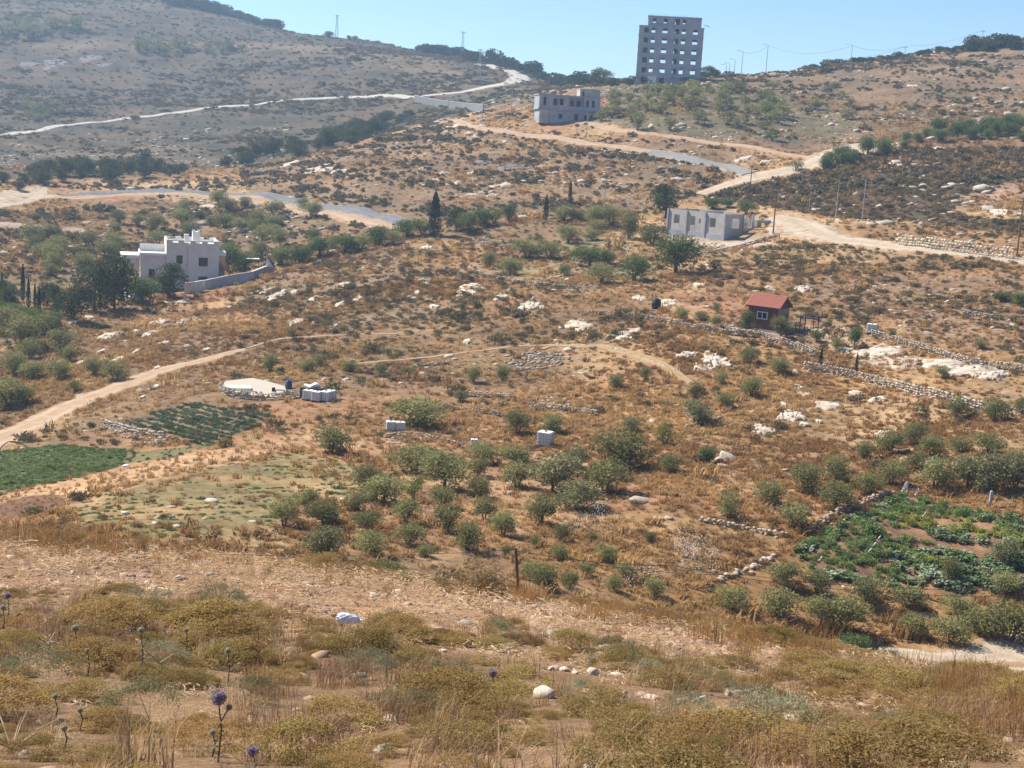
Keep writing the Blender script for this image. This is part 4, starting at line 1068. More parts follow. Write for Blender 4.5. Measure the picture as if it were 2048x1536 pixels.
slab_m = mat('pale_slab', (.50,.42,.32), (.60,.52,.41), 1.6, bump=.08, c3=(.31,.24,.17), scale3=.7, rand=.10)
slab_d = mat('grey_slab', (.16,.145,.13), (.21,.19,.17), 1.2, bump=.05, c3=(.12,.105,.09), scale3=.4)
SMALL = [rock_np(500+i, I0, .35) for i in range(8)]
BIG = [rock_np(520+i, I1, .22) for i in range(8)]

def stones_mesh(name, P, S, material, g, base=SMALL):
    """many stones in one mesh: P positions, S half-sizes (n,3)"""
    parts = []
    for i in range(len(P)):
        V, F = base[i % len(base)]
        a = g.uniform(0, 6.28); c, s_ = math.cos(a), math.sin(a)
        v = V*S[i]; v = np.stack([v[:,0]*c-v[:,1]*s_, v[:,0]*s_+v[:,1]*c, v[:,2]], 1)+P[i]
        parts.append((v, F))
    V, F = join_np(parts)
    return mesh_np(name, V, F, material)

def drywall(label, pix, h, st, material=None, single=False, name='stone_wall', tumble=.12, seed=0):
    g = np.random.default_rng(900+seed+int(pix[0][0]))
    pts = np.array([hit(*p) for p in pix]); c = pts.mean(0)
    pos = []
    for i in range(len(pts)-1):
        a, b = pts[i], pts[i+1]; L_ = np.hypot(*(b-a)[:2]); n = max(2, int(L_/(st*.95)))
        rows = max(1, int(h/(st*.72)))
        nrm = np.array([-(b-a)[1], (b-a)[0]])/(L_+1e-9)
        for k in range(n):
            hh = h*(.65+.5*vnoise(np.array([k*.13+i*9.]), np.array([seed*3.1]), 5)[0])
            for r in range(rows):
                z = (r+.4)*st*.72
                if z > hh or g.random() < .05: continue
                q = a[:2]+(b-a)[:2]*((k+.5*(r % 2)+g.uniform(-.2,.2))/n)+nrm*(g.uniform(-1,1)*tumble+ (-.08*z))
                pos.append((q[0], q[1], float(ground_z(q[0], q[1]))+z-.03))
        for k in range(int(n*.35)):       # fallen stones at the foot
            q = a[:2]+(b-a)[:2]*g.random()-nrm*g.normal()*h*.7
            pos.append((q[0], q[1], float(ground_z(q[0], q[1]))+st*.1))
    pos = np.array(pos); S = np.stack([g.uniform(.42,.78,len(pos)), g.uniform(.38,.62,len(pos)), g.uniform(.28,.46,len(pos))], 1)*st
    root = empty(name, c); tag(root, label, 'stone wall')
    if single and len(pos) <= 300:
        ms = [mesh_np('stone', V, F, material or stone_m) for V, F in SMALL]
        for i in range(len(pos)):
            o = link('stone', ms[i % len(ms)], root, pos[i]-c); o.scale = S[i]; o.rotation_euler = (g.uniform(-.2,.2), g.uniform(-.2,.2), g.uniform(0,6.28))
    else:
        o = link('stones', stones_mesh('stones', pos-c, S, material or stone_m, g), root); o['kind'] = 'stuff'
    return root

drywall('long dry-stone terrace wall below the big pale slab', [(1608,738),(1660,746),(1720,760),(1790,776),(1850,791),(1910,806),(1970,822),(2060,838)], 1.15, .32)
drywall('dry-stone terrace wall above the big pale slab', [(1741,672),(1785,684),(1827,696),(1880,712),(1929,727),(1990,737),(2070,748)], 1.0, .30, seed=1)
drywall('dry-stone terrace wall under the brown hut', [(1348,652),(1400,660),(1450,668),(1520,675),(1580,692),(1632,713)], .9, .30, seed=2)
drywall('low dry-stone wall above the middle path', [(947,546),(992,558),(1035,566),(1077,572),(1163,580)], .75, .30, seed=3)
drywall('low dry-stone wall ending near the black water tank', [(1163,628),(1205,630),(1248,634),(1300,640),(1350,648)], .8, .30, seed=4)
drywall('short tumbled stone wall on the bank below the small olives', [(934,792),(980,794),(1026,798)], .7, .28, seed=5)
drywall('tumbled stone wall on the right of that bank', [(1057,815),(1090,818),(1128,822),(1165,828),(1197,834)], .8, .30, seed=6)
drywall('low tumbled wall right of the wide olive tree', [(882,815),(930,820),(970,828),(1012,836)], .6, .26, seed=7)
drywall('low pale rubble wall left of the vegetable garden', [(1400,1042),(1433,1048),(1470,1056),(1502,1064),(1545,1070),(1580,1075)], .55, .30, single=True, seed=8)
drywall('brown dry-stone wall along the upper edge of vegetable garden', [(1615,1064),(1645,1048),(1673,1033),(1700,1022),(1724,1012),(1755,1000),(1785,990)], .62, .28, stone_d, single=True, seed=9)
drywall('row of pale boundary stones running down to the garden corner', [(1440,1160),(1475,1146),(1502,1136),(1530,1122),(1553,1108)], .35, .42, single=True, seed=10, name='stone_row')
drywall('curved rubble wall holding up the stone patio', [(440,782),(452,791),(480,797),(510,800),(540,800),(570,799),(604,794)], .95, .26, seed=11)
drywall('tumbled rubble wall at the left of the row crop', [(208,849),(240,858),(273,868),(300,873),(331,876)], .7, .30, seed=12)
drywall('low rubble line beside the twin white tanks', [(770,875),(795,872),(821,870),(850,874),(875,880),(923,893)], .45, .28, seed=13)
drywall('dry-stone terrace wall at the right edge of the heath', [(1925,628),(1955,633),(1980,638),(2060,640)], .8, .30, seed=14)
drywall('short rubble wall left of the flat pale slabs', [(1368,859),(1400,850),(1443,838)], .5, .28, seed=15)
drywall('rubble bank under the grey block house', [(1380,514),(1415,508),(1445,502),(1475,496),(1530,479)], .9, .42, seed=16)
drywall('rubble line below the middle path', [(845,734),(870,730),(900,727)], .5, .28, seed=17)
drywall('row of stones above the curved path', [(1115,690),(1180,690),(1250,704),(1320,730),(1360,745)], .35, .30, seed=18, name='stone_row')
# quarried yellow-white face above the lower dirt road
_q = mat('quarried_face', (.62,.54,.40), (.70,.62,.48), 1.2, bump=.05, c3=(.52,.44,.31), scale3=.4, rand=.12)
drywall('pale yellow quarried stone face above the lower dirt road', [(1796,492),(1830,496),(1870,501),(1910,506),(1950,511),(1990,516),(2030,521)], 2.0, .55, _q, seed=19, name='quarried_wall', tumble=.06)
drywall('line of large pale blocks along the ridge track', [(1200,302),(1235,304),(1262,310),(1290,311)], .7, .9, slab_m, seed=20, name='boulder_row')

def rubble(label, pix_poly, n, st, seed, material=None):
    poly = gpoly(pix_poly); g = np.random.default_rng(seed); lo, hi = poly.min(0), poly.max(0)
    p = lo+(hi-lo)*g.random((n*6,2)); p = p[inside(poly, p[:,0], p[:,1])][:n]
    z = ground_z(p[:,0], p[:,1])+st*.12
    P = np.stack([p[:,0], p[:,1], z], 1); k = g.uniform(.35,1.0,(len(P),1))**1.3*st
    S = np.concatenate([k*g.uniform(.6,1.1,(len(P),1)), k*g.uniform(.5,.9,(len(P),1)), k*g.uniform(.3,.6,(len(P),1))], 1)
    c = P.mean(0)
    o = link('rubble', stones_mesh('rubble', P-c, S, material or stone_m, g), None, c); tag(o, label, 'rubble', kind='stuff')
rubble('heap of pale rubble on the bank above the small olives', [(1008,726),(1050,704),(1120,704),(1142,716),(1112,736),(1028,742)], 210, .42, 1)
rubble('loose rubble between the two tumbled walls', [(1058,796),(1130,788),(1142,815),(1060,824)], 120, .36, 2)
rubble('rubble strewn behind the tall cypress terrace', [(928,479),(980,474),(1022,490),(1010,499),(940,491)], 80, .5, 3)
rubble('rubble heap beside the stone patio', [(498,766),(512,755),(545,765),(540,778),(510,776)], 60, .30, 4)
rubble('debris and stones in front of the grey block house', [(1325,496),(1345,462),(1440,484),(1470,500),(1400,516),(1335,512)], 210, .42, 5)
rubble('stones around the left corner of the brown hut', [(1440,650),(1490,643),(1494,662),(1446,666)], 60, .42, 6)
rubble('stones in the yard right of the brown hut', [(1590,655),(1690,652),(1700,672),(1600,678)], 110, .40, 7)
rubble('scree of large pale stones at the top right bank', [(1932,268),(1946,238),(1992,232),(1985,260),(1955,274)], 80, .9, 8)
rubble('stones under the twin white tanks', [(768,868),(830,866),(835,886),(775,890)], 70, .28, 9)
rubble('stones spread beside the row crop', [(205,852),(300,868),(335,875),(325,892),(260,885)], 120, .30, 10)
rubble('stones on the green terrace', [(1060,548),(1120,540),(1240,560),(1240,580),(1120,572)], 90, .34, 11)
rubble('rubble at the end of the patio by the white tanks', [(600,790),(690,785),(692,800),(640,812)], 70, .28, 12)
rubble('stones scattered on the near right slope of the grove', [(1170,1010),(1215,1000),(1222,1016),(1180,1022)], 30, .30, 13)

_oc = [0]
def outcrop(cx, cy, w_, h_, label, material=slab_m, group=None):
    i = _oc[0]; _oc[0] += 1
    g = np.random.default_rng(1500+i)
    P = hit(cx, cy); s = mpp(P)
    a, b = hit(cx, cy+h_/2), hit(cx, cy-h_/2)
    dep = float(np.clip(np.hypot(*(b-a)[:2]), .5*w_*s, 2.2*w_*s)); wd = w_*s*1.15; dep *= 1.1
    n = int(np.clip(9+w_*h_/26, 9, 46)); parts = []
    for k in range(n):
        r = math.sqrt(g.random()); t = g.uniform(0, 6.28); lobe = .75+.4*math.sin(t*3+i)
        x = P[0]+math.cos(t)*r*wd*.46*lobe; y = P[1]+math.sin(t)*r*dep*.46*lobe
        V, F = rock_np(1600+i*20+k, I1 if k < 8 else I0, .30)
        big = g.random()**1.8
        sx = wd*(.05+.15*big)*(1 if n < 20 else .85); sy = dep*(.05+.13*big); sz = (.05+wd*(.03+.11*g.random())) if wd < 3.6 else .06+.16*g.random()
        v = V*np.array([sx,sy,sz]); a_ = g.uniform(-.5,.5); c_, s_ = math.cos(a_), math.sin(a_)
        v = np.stack([v[:,0]*c_-v[:,1]*s_, v[:,0]*s_+v[:,1]*c_, v[:,2]+v[:,0]*g.normal(0,.12)], 1)
        gz = ground_z(x+v[:,0], y+v[:,1])          # the slab follows the slope
        v = np.stack([x+v[:,0]-P[0], y+v[:,1]-P[1], gz-P[2]+v[:,2]+.02], 1)
        parts.append((v, F))
    # flat bedrock sheet with a ragged outline between the plates
    na, nr_ = 40, 7; ph_ = g.uniform(0, 6.28, 4); vv = [[0, 0, .0]]
    for r_ in range(1, nr_+1):
        for q_ in range(na):
            t_ = 2*math.pi*q_/na; rad = .80+.16*math.sin(2*t_+ph_[0])+.14*math.sin(5*t_+ph_[1])+.09*math.sin(9*t_+ph_[2])+.06*math.sin(17*t_+ph_[3])
            u_ = r_/nr_; vv.append([math.cos(t_)*u_*rad*wd*.50, math.sin(t_)*u_*rad*dep*.50, 0])
    vv = np.array(vv); gz = ground_z(P[0]+vv[:,0], P[1]+vv[:,1]); rr_ = np.r_[0, np.repeat(np.arange(1, nr_+1)/nr_, na)]
    vv[:,2] = gz-P[2]+np.where(rr_ > .99, -.06, .09+.14*fbm((P[0]+vv[:,0])/.7, (P[1]+vv[:,1])/.7, 77, 2)+.05*vnoise((P[0]+vv[:,0])*3, (P[1]+vv[:,1])*3, 78))
    ff = [[0, 1+q_, 1+(q_+1) % na] for q_ in range(na)]
    for r_ in range(nr_-1):
        for q_ in range(na):
            a_ = 1+r_*na+q_; b_ = 1+r_*na+(q_+1) % na; ff += [[a_, a_+na, b_+na], [a_, b_+na, b_]]
    parts.append((vv, np.array(ff)))
    V, F = join_np(parts)
    o = link('rock_outcrop', mesh_np('rock_outcrop', V, F, material), None, P)
    tag(o, label, 'rock', group)

def nth(i):
    return ORD[i] if i < len(ORD) else (f'{i+1}th' if (i+1) % 10 not in (1,2,3) else f'{i+1}'+{1:'st',2:'nd',3:'rd'}[(i+1) % 10])
def crops(where, group, pts, material=slab_m, what='pale limestone outcrop'):
    pts = sorted(pts)
    for i, p in enumerate(pts):
        o = 'leftmost' if i == 0 else 'rightmost' if i == len(pts)-1 else nth(i)+' from left'
        outcrop(*p, f'{what}, {o} {where}', material, group)
crops('on the knoll beside the broad track', 'outcrops on the left knoll', [(219,673,36,30),(202,704,16,18),(207,721,14,14),(236,720,28,10),(164,726,18,14),(273,704,16,9),(314,737,14,8),(178,636,18,16),(147,646,16,22),(183,808,10,6),(284,796,10,10),(308,776,20,18)])
crops('on the knoll below the villa trees', 'outcrops below the villa', [(318,646,36,24),(304,667,36,20),(273,663,14,18),(328,687,20,10),(366,643,26,22),(372,694,16,9),(412,701,14,6),(376,597,22,9),(359,605,18,7),(328,608,16,9)])
crops('on the slope right of the villa', 'outcrops right of the villa', [(533,581,36,14),(554,593,40,20),(588,585,18,9),(632,598,26,20),(660,567,16,12),(684,608,26,12),(591,646,34,12),(629,646,14,14),(666,653,20,10),(698,661,18,7),(715,598,20,8),(688,569,26,6)])
crops('on the middle slope under the cypress', 'outcrops on the middle slope', [(940,581,66,22),(999,595,34,10),(1064,612,48,18),(1156,653,58,20),(1252,667,60,18),(852,562,28,12),(835,586,14,9),(869,614,20,9),(934,684,18,8),(852,496,22,14),(1279,598,26,16),(1337,605,34,20)])
crops('on the open ground right of central grove', 'outcrops right of the grove', [(1584,834,50,18),(1567,810,14,26),(1657,813,70,14),(1526,861,50,16),(1755,800,34,9),(1710,788,22,10),(1608,790,26,9),(1596,776,18,9),(1638,844,12,7),(1609,851,20,8),(1767,868,24,14)])
crops('below the terrace wall of the hut', 'outcrops below the hut', [(1430,722,50,28),(1375,711,50,12),(1406,737,36,16),(1591,745,14,9)])
crops('on the terraces right of the hut', 'outcrops on the right terraces', [(1762,704,90,26),(1885,726,80,22),(1935,742,110,24),(1985,752,60,16)], what='broad flat pale rock slab')
crops('on the heath above the hut', 'outcrops on the heath', [(1540,578,24,14),(1608,578,40,12),(1396,571,26,7),(1421,533,20,9)])
crops('on the dark shrub slope', 'outcrops on the dark slope', [(1998,424,36,14),(1881,297,26,7),(1795,326,40,9),(1914,304,14,5),(1697,347,12,5)])
crops('beside the upper gravel road', 'outcrops beside the upper road', [(1485,318,38,9),(1533,323,30,6)])
crops('on the far terraces near the skyline', 'outcrops near the skyline', [(1826,172,20,5),(1560,200,12,4)])
crops('on the rocky rise below the ridge track', 'outcrops on the rocky rise', [(905,258,46,18),(958,270,20,7),(852,337,22,6),(886,347,30,5),(869,362,26,10),(917,366,20,8),(944,360,22,12),(1002,371,36,9),(947,347,22,6),(684,342,44,12),(657,337,30,12),(1009,284,10,5),(944,390,20,5),(985,391,26,4),(1095,245,12,5)])
crops('on the rocky rise above the asphalt road', 'outcrops above the asphalt road', [(578,327,30,7),(560,301,16,5),(495,330,26,6),(632,338,50,16),(420,413,40,6)])
crops('on the rise below the ridge track', 'dark boulders on the rise', [(965,325,36,9),(1033,332,70,14)], slab_d, 'dark grey boulder bank')
crops('on the far left hillside', 'grey crags on the far hillside', [(181,116,40,14),(113,124,46,12),(99,134,26,9),(60,128,40,8),(210,130,30,8)], slab_d, 'grey crag')
crops('in the yard by the brown hut', 'rock slabs in the hut yard', [(1640,664,40,10),(1668,672,30,8),(1690,700,30,14)])

# ------------------------------------------------------------------ tanks, patio and small things
def rotbox(mb, c, sx, sy, sz):
    mb.box(c[0]-sx/2, c[0]+sx/2, c[1]-sy/2, c[1]+sy/2, c[2], c[2]+sz); return mb
_ibc = None
def ibc(px, py, label, rz=.3, k=1.0, group='white caged water tanks', dz=0):
    global _ibc
    P = hit(px, py)
    t = empty('water_tank', (P[0], P[1], P[2]+dz), rz, (k,k,k)); tag(t, label, 'water tank', group)
    if _ibc is None:
        body = MB(); w_, d_, z0, z1, c_ = .55, .46, .16, 1.12, .07
        ring = [(-w_+c_,-d_),(w_-c_,-d_),(w_,-d_+c_),(w_,d_-c_),(w_-c_,d_),(-w_+c_,d_),(-w_,d_-c_),(-w_,-d_+c_)]
        for (za, zb_, ka, kb) in ((z0,z1,1,1),(z1,z1+.07,1,.9)):
            for i in range(8):
                a, b = ring[i], ring[(i+1) % 8]
                body.poly([(a[0]*ka,a[1]*ka,za),(b[0]*ka,b[1]*ka,za),(b[0]*kb,b[1]*kb,zb_),(a[0]*kb,a[1]*kb,zb_)])
        body.poly([(x*.9,y*.9,z1+.07) for x, y in ring])
        cage = MB()
        for z in (.2,.45,.70,.95,1.14): 
            for y in (-.49,.49): cage.box(-.6,.6,y-.012,y+.012,z-.012,z+.012)
            for x in (-.59,.59): cage.box(x-.012,x+.012,-.478,.478,z-.012,z+.012)
        for x in (-.5,-.25,0,.25,.5):
            for y in (-.515,.515): cage.box(x-.012,x+.012,y-.012,y+.012,.15,1.16)
        for y in (-.25,0,.25):
            for x in (-.615,.615): cage.box(x-.012,x+.012,y-.012,y+.012,.15,1.16)
        pal = MB()
        for x in (-.5,0,.5): pal.box(x-.06,x+.06,-.5,.5,0,.10)
        pal.box(-.6,.6,-.5,.5,.104,.145)
        cap = MB().tube([(0,0,1.15),(0,0,1.25)], .11, 10)
        _ibc = [body.mesh('tank_body', plastic), cage.mesh('cage', galv), pal.mesh('pallet', wood), cap.mesh('lid', blackp)]
    for nme, me in zip(('tank_body','cage','pallet','lid'), _ibc): link(nme, me, t)
    return t
ibc(1090, 893, 'tall white caged water tank among olives in the central grove', -.35, 1.08)
ibc(781, 862, 'left one of two white tanks beside the wide olive tree', .2, .72)
ibc(800, 863, 'right one of two white tanks beside the wide olive tree', .2, .72)
ibc(1743, 668, 'white caged water tank on the terrace right of brown hut', -.3, .98)
ibc(948, 892, 'small white tank half hidden behind an olive tree', .1, .5)
ibc(617, 800, 'left white tank at the right end of the stone patio', -.35, .82)
ibc(634, 803, 'second white tank at the right end of the stone patio', -.35, .82)
ibc(651, 803, 'third white tank at the right end of the stone patio', -.35, .82)
ibc(662, 798, 'rearmost white tank at the right end of the stone patio', -.35, .72)
def barrel(px, py, r, h, m_, label, name='water_barrel'):
    P = hit(px, py); t = empty(name, (P[0], P[1], P[2]-.05)); tag(t, label, 'barrel')
    MB().tube([(0,0,0),(0,0,h*.3),(0,0,h*.32),(0,0,h*.66),(0,0,h*.68),(0,0,h*.93),(0,0,h)], [r*.97,r,r*1.04,r*1.04,r,r,r*.8], 14).build('barrel_body', m_, t, True)
    MB().tube([(0,0,h+.003),(0,0,h+.08)], r*.4, 10).build('lid', m_, t)
P = hit(1312, 614); s = mpp(P)
barrel(1312, 616, 9*s, 19*s, blackp, 'black cylindrical water tank on the slope left of brown hut')
barrel(577, 777, .33, .85, bluep, 'dark blue barrel standing on the stone patio')
# patio pad
def pad(name, pix, lift, material, label, cat):
    pts = [hit(*p) for p in pix]; c = np.mean(pts, 0); z = max(p[2] for p in pts)*.5+c[2]*.5+lift
    mb = MB(); top = [(p[0]-c[0], p[1]-c[1], z-c[2]) for p in pts]
    mb.poly(top[::-1] if False else top)
    for i in range(len(pts)):
        a, b = top[i], top[(i+1) % len(pts)]; mb.poly([(a[0],a[1],a[2]-2),(b[0],b[1],b[2]-2),b,a])
    o = mb.build(name, material); o.location = tuple(c); tag(o, label, cat, kind='structure'); return z
pave = mat('pale_gravel', (.42,.355,.275), (.48,.415,.33), 6, bump=.01)
pz = pad('patio', [(446,783),(470,793),(510,796),(560,795),(600,791),(612,784),(590,777),(545,771),(505,768),(468,773),(450,777)], .0, pave, 'pale gravel patio held up by a rubble wall', 'patio')
P = hit(478, 786)
t = empty('concrete_slab', (P[0], P[1], pz+.0), .25); tag(t, 'white concrete slab lid lying on the left end of the patio', 'slab')
MB().box(-1.15,1.15,-.8,.8,.02,.24).build('slab_top', white_p, t); MB().box(-1.05,1.05,-.7,.7,-.3,.016).build('slab_base', conc, t)
def patio_set(px, py, kind, label, rz):
    P = hit(px, py); t = empty(kind, (P[0], P[1], pz), rz, (.7,.7,.7)); tag(t, label, kind.split('_')[-1])
    if kind == 'patio_table':
        MB().box(-.7,.7,-.35,.35,.66,.71).build('table_top', wood, t)
        for x in (-.6,.6):
            for y in (-.28,.28): MB().box(x-.03,x+.03,y-.03,y+.03,0,.657).build('leg', steel, t)
    else:
        MB().box(-.24,.24,-.24,.24,.40,.45).build('seat', blackp, t); MB().box(-.24,.24,.2,.24,.454,.9).build('backrest', blackp, t)
        for x in (-.2,.2):
            for y in (-.2,.2): MB().box(x-.02,x+.02,y-.02,y+.02,0,.397).build('leg', steel, t)
patio_set(560, 789, 'patio_table', 'low wooden table on the stone patio', .1)
patio_set(548, 789, 'garden_chair', 'dark chair left of the patio table', .6); patio_set(572, 788, 'garden_chair', 'dark chair right of the patio table', -.8)
# heap of white sheeting on the tanks
P = hit(620, 797); t = empty('plastic_sheet', (P[0], P[1]+1.2, P[2]+.9)); tag(t, 'crumpled white sheeting heaped behind the patio tanks', 'sheeting')
V, F = rock_np(77, I2, .35); V = V*np.array([.9,.5,.35]); V[:,2] += .15*np.sin(V[:,0]*5); link('sheet', mesh_np('sheet', V, F, plastic), t)
MB().box(-1.1,1.1,-.5,.5,-1.0,.0).build('crate', wood, t)
# bent pipe hoop at the left field edge
a, b = hit(-4, 908), hit(57, 895); s = mpp(a); c = (a+b)/2
t = empty('bent_pipe', c); tag(t, 'dark bent pipe arching over the left field edge', 'pipe')
MB().tube([Vector(a-c)+Vector((b-a))*u+Vector((0,0,.85*math.sin(math.pi*u**.7))) for u in np.linspace(0,1,14)], .045, 6).build('pipe', blackp, t)
# roadside rag stakes and streamers over the garden
cloth_w = mat('white_cloth', (.78,.77,.75), (.70,.69,.67), 5, trans=.3)
cloth_b = mat('blue_cloth', (.03,.10,.42), (.05,.14,.50), 5, trans=.2)
def rag(px, py, w_, h_, label, m_=None, lean=.15, stake=True):
    P = hit(px, py); s = mpp(P); w_ *= s; h_ *= s; g = random.Random(int(px))
    t = empty('scarecrow_rag', (P[0], P[1], P[2]-.05), g.uniform(-.6,.6)); tag(t, label, 'rag', 'rags over the vegetable garden')
    if stake: MB().tube([(0,0,0),(lean*.3,0,h_*1.05)], .022, 5).build('stake', wood, t)
    mb = MB(); nx, nz = 4, 6; gv = {}
    for i in range(nx+1):
        for k in range(nz+1):
            u = i/nx-.5; v = k/nz; wd = w_*(.25+.75*(1-v))*(.85+.3*g.random())
            gv[i,k] = (u*wd+lean*v, .06*math.sin(u*9+v*4)-.05, h_*(.12+.88*v))
    for i in range(nx):
        for k in range(nz): mb.poly([gv[i,k],gv[i+1,k],gv[i+1,k+1],gv[i,k+1]])
    mb.build('cloth', m_ or cloth_w, t)
rag(1808, 986, 14, 26, 'tall white rag on a stake at the garden\'s top corner')
rag(1831, 992, 8, 18, 'smaller white rag right of the tall one')
rag(1812, 1000, 18, 8, 'crumpled white cloth under the tall rag', stake=False)
rag(1683, 1052, 7, 16, 'white rag on the brown garden wall')
rag(1795, 1142, 9, 14, 'white rag in the lower middle of the garden')
rag(1638, 1120, 6, 9, 'small pinkish-white rag at the left of the garden')
rag(1930, 1048, 10, 9, 'small white rag in the yellow-green part of garden', stake=False)
rag(1846, 1032, 6, 10, 'tiny white rag above the squash rows')
a, b = hit(1732, 1120), hit(1757, 1105); c = a
t = empty('streamer', c); tag(t, 'twisted blue and white streamer hung over the garden', 'streamer')
d = Vector(b-a); up = Vector((0,0,1))
for i in range(6):
    u0, u1 = i/6, (i+1)/6
    p0 = d*u0+up*(.35+.75*u0); p1 = d*u1+up*(.35+.75*u1); wv_ = .055 if i % 2 else .04
    mb = MB(); mb.poly([p0+Vector((-wv_,0,-.05)),p0+Vector((wv_,.05,.06)),p1+Vector((wv_*.8,-.05,.05)),p1+Vector((-wv_*.8,.04,-.05))]); mb.build('ribbon', cloth_b if i % 2 == 0 else cloth_w, t)
MB().tube([d*0+up*-.05, d*0+up*.4], .02, 5).build('stake', wood, t); MB().tube([d+up*-.05, d+up*1.15], .02, 5).build('stake', wood, t)
P = hit(1980, 1012)
t = empty('concrete_post', (P[0],P[1],P[2]-.2)); tag(t, 'short pale concrete post above the vegetable garden', 'post')
MB().box(-.09,.09,-.09,.09,0,1.25).build('shaft', conc, t); MB().tube([(0,0,1.24),(0,0,1.32)], [.1,.02], 6).build('cap', conc, t)
# litter in the valley
def litter(px, py, w_, label):
    P = hit(px, py); s = mpp(P); V, F = rock_np(int(px), I1, .5); V = V*np.array([w_*s*.5,w_*s*.35,w_*s*.22])
    o = link('plastic_litter', mesh_np('plastic_litter', V, F, plastic), None, P+np.array([0,0,.05])); tag(o, label, 'litter', 'white litter in the fields')
litter(252, 933, 15, 'white plastic lying on the straw strip field'); litter(251, 1027, 18, 'white plastic bag lying in the meadow'); litter(1002, 885, 12, 'pale board lying above the olive row')

# ------------------------------------------------------------------ poles, pylons and wires
def above(P, px, py):
    """point over P whose picture lies at the pixel (same depth as P)"""
    d = ray(px, py); return d*(np.dot(P, Fv)/np.dot(d, Fv))
def pole(base, top, label, r=.11, arm=None, m_=None, name='utility_pole', group=None, cat='pole'):
    P = hit(*base); T = above(P, *top); h = max(1.5, T[2]-P[2])
    t = empty(name, (P[0], P[1], P[2]-.3)); tag(t, label, cat, group)
    MB().tube([(0,0,0),(0,0,h+.3)], [r, r*.6], 8).build('shaft', m_ or wood, t)
    if arm == 'cross':
        MB().box(-.8,.8,-.06,.06,h-.25,h-.13).build('crossarm', m_ or wood, t)
        for x in (-.7,0,.7): MB().tube([(x,0,h-.127),(x,0,h+.06)], .035, 5).build('insulator', conc_d, t)
    elif arm == 'lamp':
        MB().tube([(0,0,h+.25),(-.1,0,h+.55),(-.9,0,h+.75),(-1.5,0,h+.72)], .05, 6).build('lamp_arm', m_ or pole_m, t)
        MB().box(-1.95,-1.35,-.12,.12,h+.62,h+.72).build('lamp_head', m_ or pole_m, t)
    return np.array([P[0], P[1], P[2]+h])
sl = 'row of street lamps on the right skyline'
tops = []
for i, (b, tp, lab) in enumerate([((1531,152),(1535,92),'tallest street lamp near the middle of the right skyline'),((1482,152),(1485,105),'street lamp just right of the white parked vehicle'),((1468,151),(1469,121),'third street lamp receding behind the white vehicle'),((1458,150),(1459,129),'fourth street lamp receding behind the white vehicle'),((1452,149),(1453,132),'farthest tiny street lamp beside the tower'),((1699,152),(1703,92),'street lamp at the right end of the skyline row')]):
    tops.append(pole(b, tp, lab, .12, 'lamp', pole_m, 'street_lamp', sl, 'street lamp'))
up = 'utility poles on the hillside'
sk = [pole(b, tp, lab, .12, 'cross', pole_m, 'utility_pole', up) for b, tp, lab in [((1648,136),(1648,119),'short grey pole on the skyline between two street lamps'),((1809,114),(1809,92),'grey pole on the right skyline before the thicket'),((1963,92),(1964,60),'grey pole rising behind the right skyline thicket')]]
pole((1914,166), (1920,108), 'thin grey pole on the terraces below the right skyline', .1, None, pole_m, group=up)
w_top = {}
for key, b, tp, lab, r in [('a',(1546,467),(1553,378),'tall dark pole right beside the grey block house',.13),('b',(1500,381),(1503,333),'dark pole at the upper dirt junction',.11),('c',(1674,328),(1674,280),'dark pole beside the wide upper dirt road',.11),('d',(1671,441),(1685,360),'grey pole left of the pair on the dark slope',.10),('e',(1724,442),(1731,348),'grey pole right of the pair on the dark slope',.10),('f',(2034,508),(2042,395),'dark pole by the quarried face at the right edge',.13),('g',(1390,384),(1391,350),'short pole left of the upper dirt junction',.09),('h',(1208,413),(1210,357),'pole on the slope above the ridge olives',.10),('i',(543,382),(545,333),'pole standing above the asphalt road',.10),('j',(144,380),(145,352),'short pole at the left road pull-off',.10),('k',(1173,272),(1174,228),'pole below the concrete house',.10),('l',(896,220),(897,188),'pole by the far retaining wall',.12),('m',(964,250),(967,202),'pole on the ridge left of the concrete house',.11),('n',(1022,230),(1023,178),'pole on the slope above the ridge track',.12),('o',(1618,420),(1622,375),'slim pole at the edge of the dark slope',.08)]:
    w_top[key] = pole(b, tp, lab, r, 'cross' if key in 'abcdefh' else None, wood if key in 'abcf' else pole_m, group=up)
def pylon(b, tp, label):
    P = hit(*b); T = above(P, *tp); h = T[2]-P[2]; bw = h*.06
    t = empty('lattice_pylon', (P[0], P[1], P[2]-.2)); tag(t, label, 'pylon', 'lattice pylons on the left hill')
    mb = MB(); n = 7
    def cor(i, z): k = 1-.65*z/h; sx, sy = ((-1,-1),(1,-1),(1,1),(-1,1))[i % 4]; return (sx*bw*k, sy*bw*k, z)
    for i in range(4): mb.tube([cor(i,0),cor(i,h)], .09, 4)
    for l in range(n):
        for i in range(4): mb.tube([cor(i,h*l/n),cor(i+1,h*(l+1)/n)], .05, 4)
    mb.build('lattice', pole_m, t)
    for z in (h*.97,): MB().box(-h*.10,h*.10,-.12,.12,z,z+.22).build('crossarm', pole_m, t)
    return np.array([P[0],P[1],P[2]+h])
pyl = [pylon((673,77),(675,30),'lattice pylon on the left part of the skyline'),pylon((925,98),(927,63),'lattice pylon on the skyline above the far road'),pylon((688,150),(691,95),'lattice pylon on the far hillside below the left one'),pylon((958,157),(962,98),'lattice pylon beside the far bend of the road')]
def wire(A, B, sag, label, r=.03, group='overhead wires', m_=None):
    A, B = Vector(A), Vector(B); n = 14
    o = MB().tube([A.lerp(B, i/n)-Vector((0,0,sag*4*(i/n)*(1-i/n))) for i in range(n+1)], r, 4).build('wire', m_ or steel); tag(o, label, 'wire', group)
